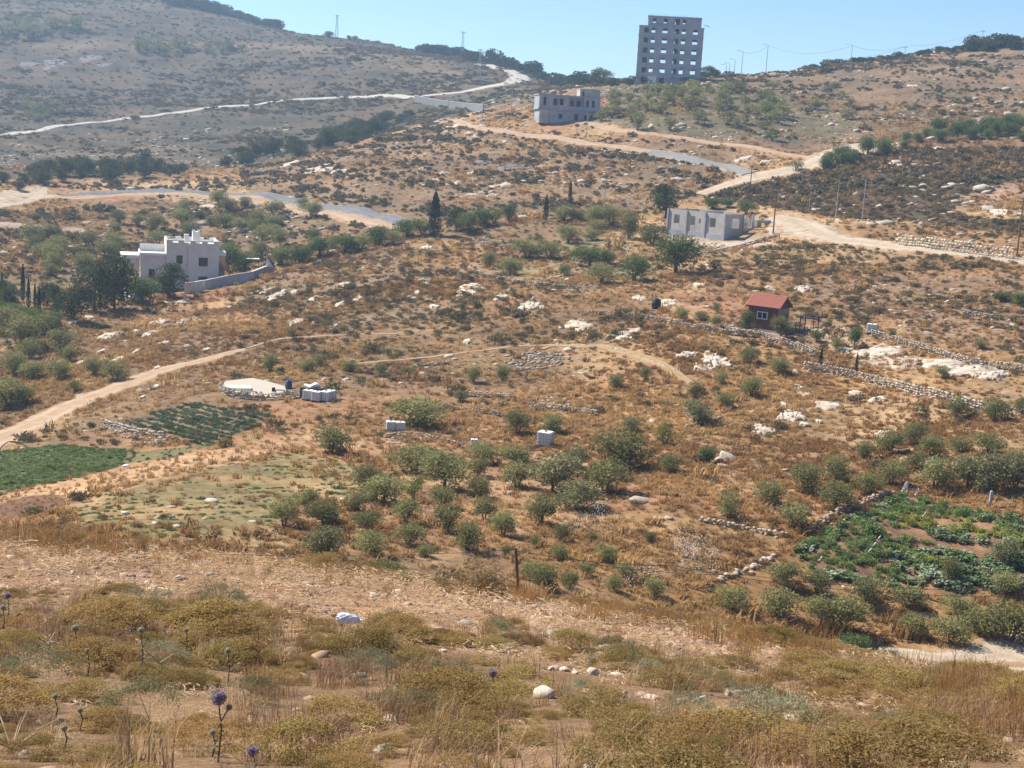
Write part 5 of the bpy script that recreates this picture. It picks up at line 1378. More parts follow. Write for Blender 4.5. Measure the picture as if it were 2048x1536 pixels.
wire(tops[1], tops[0], 1.2, 'sagging wire between the two street lamps right of the vehicle'); wire(tops[0], tops[5], 2.5, 'long sagging wire between the tallest and the last street lamp')
wire(sk[0], sk[1], 1.5, 'wire between the two short grey skyline poles'); wire(sk[1], sk[2], 1.5, 'wire rising to the pole behind the skyline thicket')
wire(tops[5], sk[1], 1.5, 'wire from the last street lamp to the skyline pole')
wire(w_top['a'], w_top['b'], 2, 'wire from the block house pole to the junction pole', .02); wire(w_top['b'], w_top['c'], 2, 'wire from the junction pole to the upper road pole', .02); wire(w_top['d'], w_top['e'], .8, 'wire between the pair of poles on the dark slope', .02)

# ------------------------------------------------------------------ vehicles
def car(px, py, rz, label, van=False):
    P = hit(px, py); t = empty('parked_car', (P[0], P[1], P[2]+.02), rz); tag(t, label, 'car')
    L_, W_, H_ = 4.3, 1.75, 1.5
    prof = [(-2.15,.35),(-2.15,.85),(-1.9,.98),(-1.25,1.02),(-.65,1.47),(1.0,1.5),(1.75,1.05),(2.1,.95),(2.15,.4)] if not van else [(-2.15,.35),(-2.15,.95),(-1.8,1.05),(-1.2,1.75),(2.05,1.8),(2.15,1.0),(2.15,.4)]
    b = MB()
    b.poly([(x,-W_/2,z) for x,z in prof]); b.poly([(x,W_/2,z) for x,z in reversed(prof)])
    for i in range(len(prof)):
        (xa,za),(xb,zb_) = prof[i],prof[(i+1)%len(prof)]; b.poly([(xa,W_/2,za),(xb,W_/2,zb_),(xb,-W_/2,zb_),(xa,-W_/2,za)])
    b.build('body', paint_w, t)
    zt = 1.4 if not van else 1.65
    for y in (-W_/2-.004, W_/2+.004):
        for xa, xb in ((-.95,-.1),(.05,.95)):
            g = MB(); g.poly([(xa,y,1.03),(xb,y,1.03),(xb-.08,y,zt),(xa+.3,y,zt)]); g.build('side_window', glass, t)
    g = MB(); (xa,za),(xb,zb_) = prof[3],prof[4]; g.poly([(xa-.01,-.75,za+.03),(xa-.01,.75,za+.03),(xb-.03,.65,zb_-.03),(xb-.03,-.65,zb_-.03)]); g.build('windscreen', glass, t)
    for x in (-1.35,1.35):
        for y in (-.78,.78):
            MB().tube([(x,y-.1,.32),(x,y+.1,.32)], .32, 12).build('wheel', tyre, t)
    for y in (-.6,.6): MB().box(-2.17,-2.12,y-.15,y+.15,.68,.82).build('headlight', glass, t)
car(1453, 153, .15, 'white vehicle parked on the skyline beside the tower', True)
car(266, 602, 1.25, 'white car parked under the trees in front of the villa')

# ------------------------------------------------------------------ scatter: ground cover that nobody could count
def proto_collection(name, meshes):
    c = bpy.data.collections.new(name)
    for i, me in enumerate(meshes):
        o = bpy.data.objects.new(f'{name}_{i:02d}', me); c.objects.link(o)
    return c

def scatter(name, P, scale, coll, nvar, label, cat, g, tint=None, tilt=.12, variant=None):
    n = len(P)
    if n == 0: return
    me = bpy.data.meshes.new(name); me.vertices.add(n); me.vertices.foreach_set('co', np.asarray(P, np.float32).ravel())
    def attr(nm, typ, data, key):
        a = me.attributes.new(nm, typ, 'POINT'); a.data.foreach_set(key, np.asarray(data).ravel())
    sc_ = np.asarray(scale, np.float32)
    if sc_.ndim == 1: sc_ = np.repeat(sc_[:,None], 3, 1)
    attr('inst_scale', 'FLOAT_VECTOR', sc_.astype(np.float32), 'vector')
    rot = np.stack([g.normal(0, tilt, n), g.normal(0, tilt, n), g.uniform(0, 6.283, n)], 1).astype(np.float32)
    attr('inst_rot', 'FLOAT_VECTOR', rot, 'vector')
    attr('inst_idx', 'INT', (variant if variant is not None else g.integers(0, nvar, n)).astype(np.int32), 'value')
    attr('tint', 'FLOAT', (np.zeros(n) if tint is None else np.clip(tint, 0, 1)).astype(np.float32), 'value')
    o = link(name, me); tag(o, label, cat, kind='stuff')
    ng = bpy.data.node_groups.new(name+'_nodes', 'GeometryNodeTree')
    ng.interface.new_socket('Geometry', in_out='INPUT', socket_type='NodeSocketGeometry'); ng.interface.new_socket('Geometry', in_out='OUTPUT', socket_type='NodeSocketGeometry')
    N = ng.nodes; L = ng.links
    gi = N.new('NodeGroupInput'); go = N.new('NodeGroupOutput'); ip = N.new('GeometryNodeInstanceOnPoints'); ci = N.new('GeometryNodeCollectionInfo')
    ci.inputs['Collection'].default_value = coll; ci.inputs['Separate Children'].default_value = True; ci.inputs['Reset Children'].default_value = True
    def na(nm, t):
        a = N.new('GeometryNodeInputNamedAttribute'); a.data_type = t; a.inputs['Name'].default_value = nm; return a.outputs[0]
    L.new(gi.outputs[0], ip.inputs['Points']); L.new(ci.outputs[0], ip.inputs['Instance']); ip.inputs['Pick Instance'].default_value = True
    L.new(na('inst_idx', 'INT'), ip.inputs['Instance Index']); L.new(na('inst_scale', 'FLOAT_VECTOR'), ip.inputs['Scale'])
    er = N.new('FunctionNodeEulerToRotation'); L.new(na('inst_rot', 'FLOAT_VECTOR'), er.inputs[0]); L.new(er.outputs[0], ip.inputs['Rotation'])
    L.new(ip.outputs[0], go.inputs[0])
    md = o.modifiers.new('scatter', 'NODES'); md.node_group = ng
    return o

def sector(n_per_m2, d0, d1, g, th=23.0):
    th = math.radians(th); A = th*(d1*d1-d0*d0); n = int(A*n_per_m2)
    t = g.uniform(-th, th, n); d = np.sqrt(g.uniform(d0*d0, d1*d1, n))
    return d*np.sin(t), d*np.cos(t)
def on_ground(x, y, dz=0): return np.stack([x, y, ground_z(x, y)+dz], 1)
ROADS = [o for o in bpy.data.objects if o.get('category') in ('road','verge','path')]
_rt = {}
def road_mask(x, y, cell=1.0):
    """True where a road or track lies"""
    if not _rt:
        S = set()
        for o in ROADS:
            n = len(o.data.vertices); co = np.empty(n*3, np.float32); o.data.vertices.foreach_get('co', co); co = co.reshape(-1, 13, 3)[:, 2:11]
            for a in np.linspace(0, 1, 4)[:-1]:
                q = co.copy(); q[:-1] = co[:-1]*(1-a)+co[1:]*a
                w_ = q[:, [0,-1]].mean(1)
                for k in range(9): S.update(map(tuple, np.floor(q[:,k,:2]/cell).astype(int).tolist()))
        arr = np.array(list(S)); _rt['k'] = np.unique(arr[:,0].astype(np.int64)*100003+arr[:,1])
    k = np.floor(x/cell).astype(np.int64)*100003+np.floor(y/cell).astype(np.int64)
    return np.isin(k, _rt['k'])
def in_areas(names, x, y):
    r = np.zeros(x.shape, bool)
    for k in names: r |= inside(GP[k], x, y)
    return r
BARE = ['junction','upper_junction','pale_pull','pale_bench','garden','green_field','row_field','row_field_low','strip_field','ploughed','road_edge_r','scree','straw_band']
_blk = [(P_.location.x, P_.location.y, r_) for P_, r_ in [(o, {'concrete_tower':16,'concrete_house':14,'block_house':11,'brown_hut':4,'pale_villa':10,'block_shed':4}.get(o.name.split('.')[0], 0)) for o in bpy.data.objects if o.parent is None] if r_]
_patio = gpoly([(440,800),(470,806),(560,806),(612,800),(620,784),(590,774),(505,764),(446,774)])
def free(x, y, bare=BARE):
    ok = ~in_areas(bare, x, y) & ~road_mask(x, y) & ~inside(_patio, x, y)
    for bx, by, br in _blk: ok &= (x-bx)**2+(y-by)**2 > (br*.62)**2
    return ok

# -- prototypes
def mound_np(seed, n, L, W, h=.62, clumps=9):
    g = np.random.default_rng(seed); parts = []
    for i in range(clumps):
        a = g.uniform(0, 6.28); r = .34*math.sqrt(g.random()); R = g.uniform(.16,.28)
        k = n//clumps; s = sphere_pts(k, g); s[:,2] = np.abs(s[:,2])*.9-.1
        parts.append(leaf_quads(np.array([math.cos(a)*r, math.sin(a)*r, h*.22*g.uniform(.6,1.2)])+s*(g.random((k,1))**.3)*R*np.array([1,1,h*1.5]), L*g.uniform(.6,1.4,k), W*g.uniform(.6,1.4,k), g, .2))
    return join_np(parts)
def tuft_np(seed, n, h=1.0, spread=.35, w_=.02, bend=.35, seg=2):
    g = np.random.default_rng(seed); V = []; F = []
    a = g.uniform(0, 6.28, n); r = spread*.45*np.sqrt(g.random(n)); lean = g.uniform(.05, 1, n)*bend; hh = h*g.uniform(.45, 1, n)
    b = np.stack([np.cos(a)*r, np.sin(a)*r, np.zeros(n)], 1); d = g.uniform(0, 6.28, n)
    for i in range(n):
        dr = np.array([math.cos(d[i]), math.sin(d[i]), 0]); sd_ = np.array([-dr[1], dr[0], 0])*w_*.5
        m1 = b[i]+dr*lean[i]*hh[i]*.3+np.array([0,0,hh[i]*.55]); tp = b[i]+dr*lean[i]*hh[i]+np.array([0,0,hh[i]*(1-.3*lean[i])])
        k = len(V); V += [b[i]-sd_, b[i]+sd_, m1+sd_*.8, m1-sd_*.8, tp+sd_*.15, tp-sd_*.15]; F += [(k,k+1,k+2,k+3),(k+3,k+2,k+4,k+5)]
    return np.array(V), np.array(F)
M_heath = mat('heath_shrub', (.14,.102,.055), (.25,.185,.10), 14, trans=.25, rand=.25, tint=(.165,.155,.078))
M_heathg = mat('green_shrub', (.12,.115,.055), (.24,.22,.115), 14, trans=.25, rand=.25, tint=(.22,.145,.07))
M_tuft = mat('dry_grass', (.40,.24,.095), (.57,.375,.17), 14, trans=.45, rand=.25, tint=(.31,.175,.075))
heath = proto_collection('heath_protos', [mesh_np('heath', *mound_np(700+i, 220, .11, .055), M_heath) for i in range(5)])
heathg = proto_collection('green_protos', [mesh_np('greens', *mound_np(720+i, 220, .11, .05), M_heathg) for i in range(4)])
heathf = proto_collection('far_shrub_protos', [mesh_np('farshrub', *mound_np(740+i, 70, .22, .13), M_heath) for i in range(4)])
greenf = proto_collection('far_green_protos', [mesh_np('fargreen', *mound_np(750+i, 70, .22, .13), M_heathg) for i in range(4)])
tufts = proto_collection('tuft_protos', [mesh_np('tuft', *tuft_np(760+i, 26, 1.0, .8, .07, .6), M_tuft) for i in range(5)])
stonep = proto_collection('stone_protos', [mesh_np('stone_bit', V, F, stone_m) for V, F in SMALL])

g = np.random.default_rng(77)
def shrub_density(x, y):
    d = .26*np.clip((fbm(x/20, y/20, 201, 3)-.48)*7, 0, 1)*np.clip((fbm(x/4, y/4, 205, 2)-.36)*5, 0, 1)+.02
    d = np.where(in_areas(['dark_slope'], x, y), .95*np.clip((fbm(x/6, y/6, 209, 2)-.20)*4, .5, 1), d); d = np.where(in_areas(['red_bank'], x, y), .07, d)
    d = np.where(in_areas(['dark_mid','dark_mid2'], x, y), np.maximum(d, .42*np.clip((fbm(x/7, y/7, 208, 2)-.35)*5, .1, 1)), d)
    d = np.where(in_areas(['heath_right'], x, y), np.maximum(d, .40*np.clip((fbm(x/6, y/6, 207, 2)-.35)*5, .1, 1)), d)
    pt = np.clip((fbm(x/8, y/8, 206, 3)-.36)*5, .08, 1)
    d = np.where(in_areas(['left_heath','rise'], x, y), np.maximum(d, .52*pt), d); d = np.where(in_areas(['mid_heath'], x, y), np.maximum(d, .50*pt), d); d = np.where(in_areas(['hut_heath'], x, y), np.maximum(d, .62*pt), d)
    d = np.where(in_areas(['olive_floor','meadow'], x, y), d*.12, d)
    return d
def terr(x, y):
    # shrubs gather along old terrace edges
    f = (ground_z(x, y)+6*fbm(x/60, y/60, 281, 3))/3.2; f = f-np.floor(f); return np.where(in_areas(['dark_slope'], x, y), 1.0, np.where(f < .42, 1.5, .45))
# heath on the middle slopes
x, y = sector(.95, 66, 270, g); k = (g.random(len(x))*.95 < shrub_density(x, y)) & free(x, y); x, y = x[k], y[k]
S = g.lognormal(-.30, .42, len(x)); scatter('heath_shrubs', on_ground(x, y, -.05), np.stack([S*1.2, S*1.2, S*1.55], 1), heath, 5, 'low dark heath shrubs dotted over the middle slopes', 'shrubs', g, tint=fbm(x/30, y/30, 211, 2)*1.4-.3)
x, y = sector(.30, 66, 270, g); k = (g.random(len(x)) < .10+.9*np.clip((fbm(x/17, y/17, 231, 3)-.48)*6, 0, 1)) & free(x, y); x, y = x[k], y[k]
S = g.lognormal(-.55, .42, len(x)); scatter('green_shrubs', on_ground(x, y, -.05), np.stack([S*1.2, S*1.2, S*1.5], 1), heathg, 4, 'low olive-green shrubs dotted over the middle slopes', 'shrubs', g, tint=g.random(len(x)))
x, y = sector(.95, 270, 470, g); k = (g.random(len(x))*.95 < shrub_density(x, y)*terr(x, y)) & free(x, y); x, y = x[k], y[k]
S = g.lognormal(-.05, .42, len(x)); scatter('heath_shrubs', on_ground(x, y, -.05), np.stack([S*1.2, S*1.2, S*1.5], 1), heathf, 4, 'dark shrubs covering the upper hillside', 'shrubs', g, tint=fbm(x/30, y/30, 211, 2)*1.4-.3)
x, y = sector(.30, 470, 1000, g); k = (g.random(len(x)) < terr(x, y)*.10+terr(x, y)*1.4*np.clip((fbm(x/75, y/40, 241, 4)-.50)*6, 0, 1)*np.clip((fbm(x/14, y/14, 243, 2)-.3)*4,0,1)); x, y = x[k], y[k]; k = free(x, y); x, y = x[k], y[k]
S = g.lognormal(.25, .45, len(x)); scatter('heath_shrubs', on_ground(x, y, -.05), np.stack([S*1.4, S*1.4, S*1.1], 1), heathf, 4, 'grey-brown shrubs over the far left hillside', 'shrubs', g, tint=fbm(x/50, y/50, 217, 2)*2-.7)
# skyline thickets
def thicket(label, pix, n, w_, h_, seed):
    gg = np.random.default_rng(seed); pts = np.array([hit(*p)[:2] for p in pix]); seg = gg.integers(0, len(pts)-1, n); u = gg.random((n,1))
    q = pts[seg]*(1-u)+pts[seg+1]*u; r_ = np.hypot(q[:,0], q[:,1])[:,None]; q = q*(1+gg.normal(0, 9, (n,1))/r_)
    S = gg.lognormal(0, .3, n); scatter('thicket', on_ground(q[:,0], q[:,1], -.3), np.stack([S*w_, S*w_, S*h_], 1), thick_p, 4, label, 'thicket', gg, variant=gg.integers(0, 4, n))
M_thick = mat('thicket_leaf', (.045,.058,.032), (.08,.095,.05), 4, trans=.15, rand=.25)
thick_p = proto_collection('thicket_protos', [mesh_np('thick', *crown_np(780+i, 18, 26, zc=.45, rx=.38, rz=.40, L=.12, W=.08), M_thick) for i in range(4)])
thicket('dark thicket along the upper left skyline', [(325,6),(380,14),(430,24),(480,36),(530,48),(560,54)], 120, 7.0, 5.0, 1)
thicket('dark thicket along the skyline below the pylon', [(835,92),(870,96),(910,102),(950,110)], 60, 6.5, 5.5, 2)
thicket('dense dark belt of trees on the far saddle', [(930,108),(970,112),(1020,122),(1060,134),(1100,146),(1140,154),(1170,160)], 110, 5.5, 4.2, 3)
thicket('dark scrub along the right skyline', [(1600,140),(1680,128),(1760,118),(1850,108),(1930,96)], 110, 2.8, 1.7, 4)
thicket('thicket of trees on the right end of the skyline', [(1930,100),(1980,96),(2048,92),(2120,88)], 50, 4.2, 3.0, 5)
thicket('scrub between the far saddle and the tower', [(1150,160),(1200,168),(1270,168)], 28, 4.0, 2.4, 6)
# dry grass tufts
x, y = sector(7.5, 64, 205, g); k = (g.random(len(x)) < np.clip((fbm(x/9, y/9, 251, 4)-.28)*3.2, .30, 1)*np.clip((fbm(x/30, y/30, 253, 3)-.30)*5, .30, 1)*np.where(in_areas(['meadow'], x, y), .22, 1)) & free(x, y); x, y = x[k], y[k]
S = g.lognormal(-1.42, .42, len(x)); scatter('dry_grass', on_ground(x, y, -.03), np.stack([S*2.2, S*2.2, S], 1), tufts, 5, 'tufts of dry orange grass on the valley floor', 'grass', g, tint=fbm(x/12, y/12, 257, 3)*2.6-.75)
x, y = sector(.9, 205, 420, g); k = (g.random(len(x)) < np.clip((fbm(x/12, y/12, 261, 3)-.32)*4, .15, 1)*np.clip((fbm(x/34, y/34, 253, 3)-.33)*5, .18, 1)) & free(x, y); x, y = x[k], y[k]
S = g.lognormal(-.7, .4, len(x)); scatter('dry_grass', on_ground(x, y, -.03), np.stack([S*1.8, S*1.8, S*.8], 1), tufts, 5, 'tufts of dry grass on the higher slopes', 'grass', g, tint=fbm(x/12, y/12, 257, 3)*2.6-.75)
# loose stones
x, y = sector(.34, 66, 240, g); k = (g.random(len(x)) < .02+.9*np.clip((fbm(x/16, y/16, 271, 3)-.52)*5, 0, 1)) & free(x, y); x, y = x[k], y[k]
S = g.lognormal(-1.75, .5, len(x)); scatter('loose_stones', on_ground(x, y, .0), np.stack([S*1.3, S, S*.6], 1), stonep, 8, 'loose pale stones strewn over the middle slopes', 'stones', g)
x, y = sector(.12, 240, 560, g); k = (g.random(len(x)) < .05+1.0*np.clip((fbm(x/26, y/26, 277, 3)-.52)*5, 0, 1)) & free(x, y); x, y = x[k], y[k]
S = g.lognormal(-1.0, .5, len(x)); scatter('loose_stones', on_ground(x, y, .0), np.stack([S*1.4, S, S*.6], 1), stonep, 8, 'loose pale stones strewn over the upper hillside', 'stones', g)

# crops -------------------------------------------------------------
M_crop = mat('field_crop', (.16,.215,.075), (.30,.35,.15), 14, trans=.3, rand=.25, tint=(.17,.20,.06))
M_row = mat('row_crop', (.13,.16,.095), (.25,.28,.18), 14, trans=.25, rand=.2, tint=(.10,.13,.065))
M_squash = mat('squash_leaf', (.18,.23,.12), (.38,.41,.29), 14, trans=.25, rand=.25, tint=(.10,.16,.045))
M_bean = mat('bean_leaf', (.12,.18,.06), (.26,.33,.115), 14, trans=.3, rand=.25, tint=(.36,.36,.08))
cropp = proto_collection('crop_protos', [mesh_np('crop', *mound_np(800+i, 150, .16, .10, .7), M_crop) for i in range(3)])
rowp = proto_collection('row_protos', [mesh_np('rowc', *mound_np(810+i, 130, .18, .07, .8), M_row) for i in range(3)])
def big_leaf(seed):
    g_ = np.random.default_rng(seed); n = 46; a = g_.uniform(0, 6.28, n); r = .48*np.sqrt(g_.random(n)); c = np.stack([np.cos(a)*r, np.sin(a)*r, g_.uniform(.12,.42,n)], 1)
    d = np.stack([np.cos(a), np.sin(a), g_.uniform(-.3,.5,n)], 1); p = np.cross(d, np.array([0,0,1])+g_.normal(0,.35,(n,3))); p /= np.linalg.norm(p, axis=1)[:,None]
    L_ = g_.uniform(.14,.26,n)[:,None]
    return np.stack([c-d*L_/2, c+p*L_*.5, c+d*L_/2, c-p*L_*.5], 1).reshape(-1,3), np.arange(4*n).reshape(n,4)
squashp = proto_collection('squash_protos', [mesh_np('squash', *big_leaf(820+i), M_squash) for i in range(4)])
beanp = proto_collection('bean_protos', [mesh_np('bean', *mound_np(830+i, 170, .14, .08, 1.0), M_bean) for i in range(3)])
def fill(area, dens, gg):
    po = GP[area]; lo, hi = po.min(0), po.max(0); n = int((hi-lo).prod()*dens); q = lo+(hi-lo)*gg.random((n,2)); k = soft_inside(po, q[:,0], q[:,1], .4); return q[k,0], q[k,1]
x, y = fill('green_field', 7, g); S = g.lognormal(-.72, .2, len(x)); scatter('green_crop', on_ground(x, y, -.02), np.stack([S*1.2,S*1.2,S*.9],1), cropp, 3, 'dense green crop of the field at the left edge', 'crop', g, tint=fbm(x/2, y/2, 301, 3)*2.2-.8)
x, y = fill('row_field_low', 1.6, g); S = g.lognormal(-1.1, .25, len(x)); scatter('weedy_crop', on_ground(x, y, -.02), S*1.1, rowp, 3, 'grey-green weeds between the green field and the row crop', 'crop', g, tint=g.random(len(x)))
a, b = hit(262, 842), hit(425, 884); dr = (b-a)[:2]; dr /= np.linalg.norm(dr); nr = np.array([-dr[1], dr[0]])
po = GP['row_field']; us = po@dr; vs_ = po@nr; pts = []
for v in np.arange(vs_.min(), vs_.max(), .95):
    u = np.arange(us.min(), us.max(), .30); u = u+g.normal(0,.06,len(u)); pts.append(np.stack([u*dr[0]+(v+g.normal(0,.16,len(u)))*nr[0], u*dr[1]+(v+g.normal(0,.16,len(u)))*nr[1]],1))
q = np.concatenate(pts); k = soft_inside(po, q[:,0], q[:,1], .5) & (fbm(q[:,0]/6, q[:,1]/6, 307, 2) > .33); x, y = q[k,0], q[k,1]; S = g.lognormal(-.6, .3, len(x))
scatter('row_crop', on_ground(x, y, -.02), np.stack([S,S,S*.95],1), rowp, 3, 'grey-green crop planted in rows below the patio', 'crop', g, tint=fbm(x/5, y/5, 311, 2)*1.6-.4)
a, b = hit(1640, 1110), hit(2000, 1125); dr = (b-a)[:2]; dr /= np.linalg.norm(dr); nr = np.array([-dr[1], dr[0]]); po = GP['garden']
x, y = fill('garden', 9.0, g); v = (x*nr[0]+y*nr[1])/2.0; ph = v-np.floor(v); f1 = fbm(x/4.5, y/4.5, 321, 3); far_ = np.hypot(x, y)
gd = in_areas(['garden_dark'], x, y); gt = in_areas(['garden_top'], x, y); gy_ = in_areas(['garden_yellow'], x, y)
k = (np.abs(ph-.5) < .45) & ~gd & (f1 > .34) & (g.random(len(x)) < np.where(gy_ | gt, .16, .80)); S = g.lognormal(-.40,.25,k.sum()); scatter('squash_plants', on_ground(x[k], y[k], -.03), S, squashp, 4, 'pale large-leaved squash plants of the vegetable garden', 'crop', g, tint=g.random(k.sum())*1.3-.2)
k = (gd | gt | gy_ | (f1 > .55)) & (g.random(len(x)) < .75) & (fbm(x/1.6, y/1.6, 337, 2) > .27); S = g.lognormal(-.55,.3,k.sum()); scatter('bean_plants', on_ground(x[k], y[k], -.03), S, beanp, 3, 'leafy green and yellow bean plants of the vegetable garden', 'crop', g, tint=np.where(gy_[k], .75+.25*g.random(k.sum()), np.clip((fbm(x[k]/7, y[k]/4, 331, 2)-.5)*4, 0, .5)))
# meadow greens and white umbels
x, y = fill('meadow', 7, g); a, b = hit(300, 1000), hit(640, 985); dr = (b-a)[:2]; dr /= np.linalg.norm(dr); v = (-x*dr[1]+y*dr[0])/1.5; v = v-np.floor(v); k = (fbm(x/5, y/3, 341, 3) > .44) & (v < .38); x, y = x[k], y[k]; S = g.lognormal(-1.25,.35,len(x)); scatter('meadow_greens', on_ground(x, y, -.03), np.stack([S*1.2,S*1.2,S*.7],1), cropp, 3, 'thin green weeds of the meadow above the straw band', 'weeds', g, tint=.5+.5*g.random(len(x)))
M_umb = mat('white_umbel', (.75,.73,.66), (.66,.64,.56), 8, trans=.2)
def umbel(seed):
    g_ = np.random.default_rng(seed); n = 9; c = np.concatenate([g_.uniform(-.5,.5,(n,2)), g_.uniform(.4,1,(n,1))],1); c2 = np.array([1,0,0]); L_ = .032
    return np.stack([c+[L_,0,0], c+[0,L_,.02], c-[L_,0,0], c-[0,L_,.02]],1).reshape(-1,3), np.arange(4*n).reshape(n,4)
ump = proto_collection('umbel_protos', [mesh_np('umbel', *umbel(850+i), M_umb) for i in range(4)])
for nm, px, cnt in (('lower grove',[(1120,1060),(1200,1030),(1330,1080),(1420,1090),(1400,1160),(1260,1190),(1120,1150)],190),('rubble wall',[(1340,1070),(1440,1075),(1430,1150),(1340,1150)],110),('olive rows',[(1380,880),(1460,870),(1560,990),(1640,1030),(1560,1060),(1440,960)],90)):
    po = gpoly(px); lo, hi = po.min(0), po.max(0); q = lo+(hi-lo)*g.random((cnt*4,2)); k = inside(po, q[:,0], q[:,1]) & (fbm(q[:,0]/3, q[:,1]/3, 351, 2) > .46); q = q[k][:cnt]
    scatter('white_umbels', on_ground(q[:,0], q[:,1]), g.uniform(.55,.9,len(q)), ump, 4, f'white umbel flowers dotted near the {nm}', 'flowers', g)
# furrow ridges of the straw strip: tufts of stubble
x, y = fill('strip_field', 2.2, g); S = g.lognormal(-1.6,.3,len(x)); scatter('stubble', on_ground(x, y, -.02), np.stack([S*1.6,S*1.6,S],1), tufts, 5, 'short pale stubble of the straw strip field', 'stubble', g, tint=g.random(len(x))*.5)

# ------------------------------------------------------------------ foreground slope
M_burnet = mat('burnet_leaf', (.17,.122,.040), (.53,.41,.165), 38, trans=.42, rand=.25, c3=(.30,.19,.075), scale3=5, tint=(.34,.205,.085))
M_twig = mat('dry_twig', (.26,.155,.08), (.50,.35,.21), 20, trans=.2, rand=.2, tint=(.24,.14,.075))
M_grass = mat('straw_grass', (.40,.265,.125), (.62,.46,.27), 20, trans=.4, rand=.2, tint=(.34,.185,.075))
M_litter = mat('straw_litter', (.46,.32,.18), (.66,.51,.33), 12, trans=.15, rand=.25, tint=(.32,.18,.09))
M_sage = mat('sage_leaf', (.28,.27,.16), (.38,.37,.24), 8, trans=.3, rand=.2, tint=(.16,.15,.06))
def shrub_np(seed, n=8000, L=.025, W=.0095):
    g_ = np.random.default_rng(seed); parts = []
    for i in range(34):
        a = g_.uniform(0, 6.28); r = .40*math.sqrt(g_.random()); R = g_.uniform(.07,.17); k = n//34
        zc = .34*(1-(r/.5)**2)+.04
        s = sphere_pts(k, g_); s[:,2] = np.where(s[:,2] < -.2, -s[:,2], s[:,2])
        parts.append(leaf_quads(np.array([math.cos(a)*r, math.sin(a)*r, zc])+s*(g_.random((k,1))**.35)*R, L*g_.uniform(.5,1.5,k), W*g_.uniform(.6,1.5,k), g_, .1, .25))
    return join_np(parts)
def twigs_np(seed, n=170, L=.5, w_=.008):
    return tuft_np(seed, n, L, 1.0, w_, .9)
shr = [mesh_np('burnet', *shrub_np(900+i), M_burnet) for i in range(5)]
twg = [mesh_np('twigs', *twigs_np(920+i), M_twig) for i in range(3)]
def fg_tuft(seed, n, h, spread, w_, bend): return tuft_np(seed, n, h, spread, w_, bend)
shrp = proto_collection('burnet_protos', shr); twgp = proto_collection('twig_protos', twg)
sagp = proto_collection('sage_protos', [mesh_np('sage', *shrub_np(940+i, 3000, .035, .006), M_sage) for i in range(3)])
grp = proto_collection('fg_grass_protos', [mesh_np('fgrass', *fg_tuft(950+i, 60, 1, .7, .016, .7), M_grass) for i in range(5)])
def straw_np(seed, n):
    g_ = np.random.default_rng(seed); c = np.concatenate([g_.uniform(-.5,.5,(n,2)), g_.uniform(.005,.045,(n,1))],1); a = g_.uniform(0,6.28,n); L_ = (g_.uniform(.05,.24,n)*g_.uniform(.4,1,n))[:,None]; W_ = g_.uniform(.006,.020,n)[:,None]
    d = np.stack([np.cos(a), np.sin(a), g_.normal(0,.12,n)],1); p = np.stack([-np.sin(a), np.cos(a), g_.normal(0,.5,n)],1)
    return np.stack([c-d*L_/2-p*W_/2, c-d*L_/2+p*W_/2, c+d*L_/2+p*W_/2*.6, c+d*L_/2-p*W_/2*.6],1).reshape(-1,3), np.arange(4*n).reshape(n,4)
strp = proto_collection('straw_protos', [mesh_np('straw', *straw_np(960+i, 100), M_litter) for i in range(5)])
clod_m = mat('soil_clod', (.30,.19,.125), (.40,.27,.19), 9, bump=.01, rand=.25)
clodp = proto_collection('clod_protos', [mesh_np('clod', V, F, clod_m if i % 8 else stone_m) for i, (V, F) in enumerate(SMALL)])
gf = np.random.default_rng(55)
def fgs(dens, d0=4.6, d1=30): return sector(dens, d0, d1, gf, 27)
band = lambda x, y: soft_inside(GP['straw_band'], x, y, .5)
# clearings around the stones, the thistles' feet and the litter
_clr = []
for px_, py_, r0 in [(1090,1396,.42),(1018,1300,.5),(1104,1342,.4),(1130,1343,.4),(1150,1348,.4),(1186,1350,.45),(1232,1350,.4),(1249,1395,.35),(1300,1398,.4),(1360,1408,.4),(1397,1412,.4),(1457,1392,.4),(1592,1440,.45),(886,1304,.45),(1186,1536,.3),(1280,1536,.3),(697,1262,.3),(437,1530,.25),(60,1380,.5),(330,1400,.45),(560,1420,.35),(230,1490,.4)]:
    P_ = hit(px_, py_); r_ = math.hypot(P_[0], P_[1])
    for b_ in (0., .35, .75): _clr.append((P_[0]*(1-b_/r_), P_[1]*(1-b_/r_), r0*(1-.25*b_)))
def clear(x, y):
    ok = np.ones(x.shape, bool)
    for cx_, cy_, cr_ in _clr: ok &= (x-cx_)**2+(y-cy_)**2 > cr_**2
    return ok
# burnet cover
def cover(x, y): return np.clip((fbm(x/1.7, y/1.7, 401, 3)-.40)*5, 0, 1)
x, y = fgs(8.5, 4.6, 24); k = (gf.random(len(x)) < .46+.45*cover(x, y)) & ~band(x, y) & clear(x, y); x, y = x[k], y[k]; S = gf.lognormal(-1.12,.42,len(x))
scatter('burnet_cover', on_ground(x, y, -.03), np.stack([S*1.15,S*1.15,S*.62],1), shrp, 5, 'thorny olive-brown burnet scrub covering the near slope', 'scrub', gf, tint=np.clip((fbm(x/2.2, y/2.2, 409, 3)-.36)*3+gf.normal(0,.25,len(x)), 0, 1))
x, y = fgs(6, 4.6, 25); k = (gf.random(len(x)) < .35+.5*cover(x+9, y)) & ~band(x, y); x, y = x[k], y[k]; k = clear(x, y); x, y = x[k], y[k]; S = gf.lognormal(-1.1,.35,len(x))
scatter('dry_twigs', on_ground(x, y, -.02), np.stack([S*.9,S*.9,S],1), twgp, 3, 'wiry dry brown stalks among the near scrub', 'stalks', gf, tint=gf.random(len(x)))
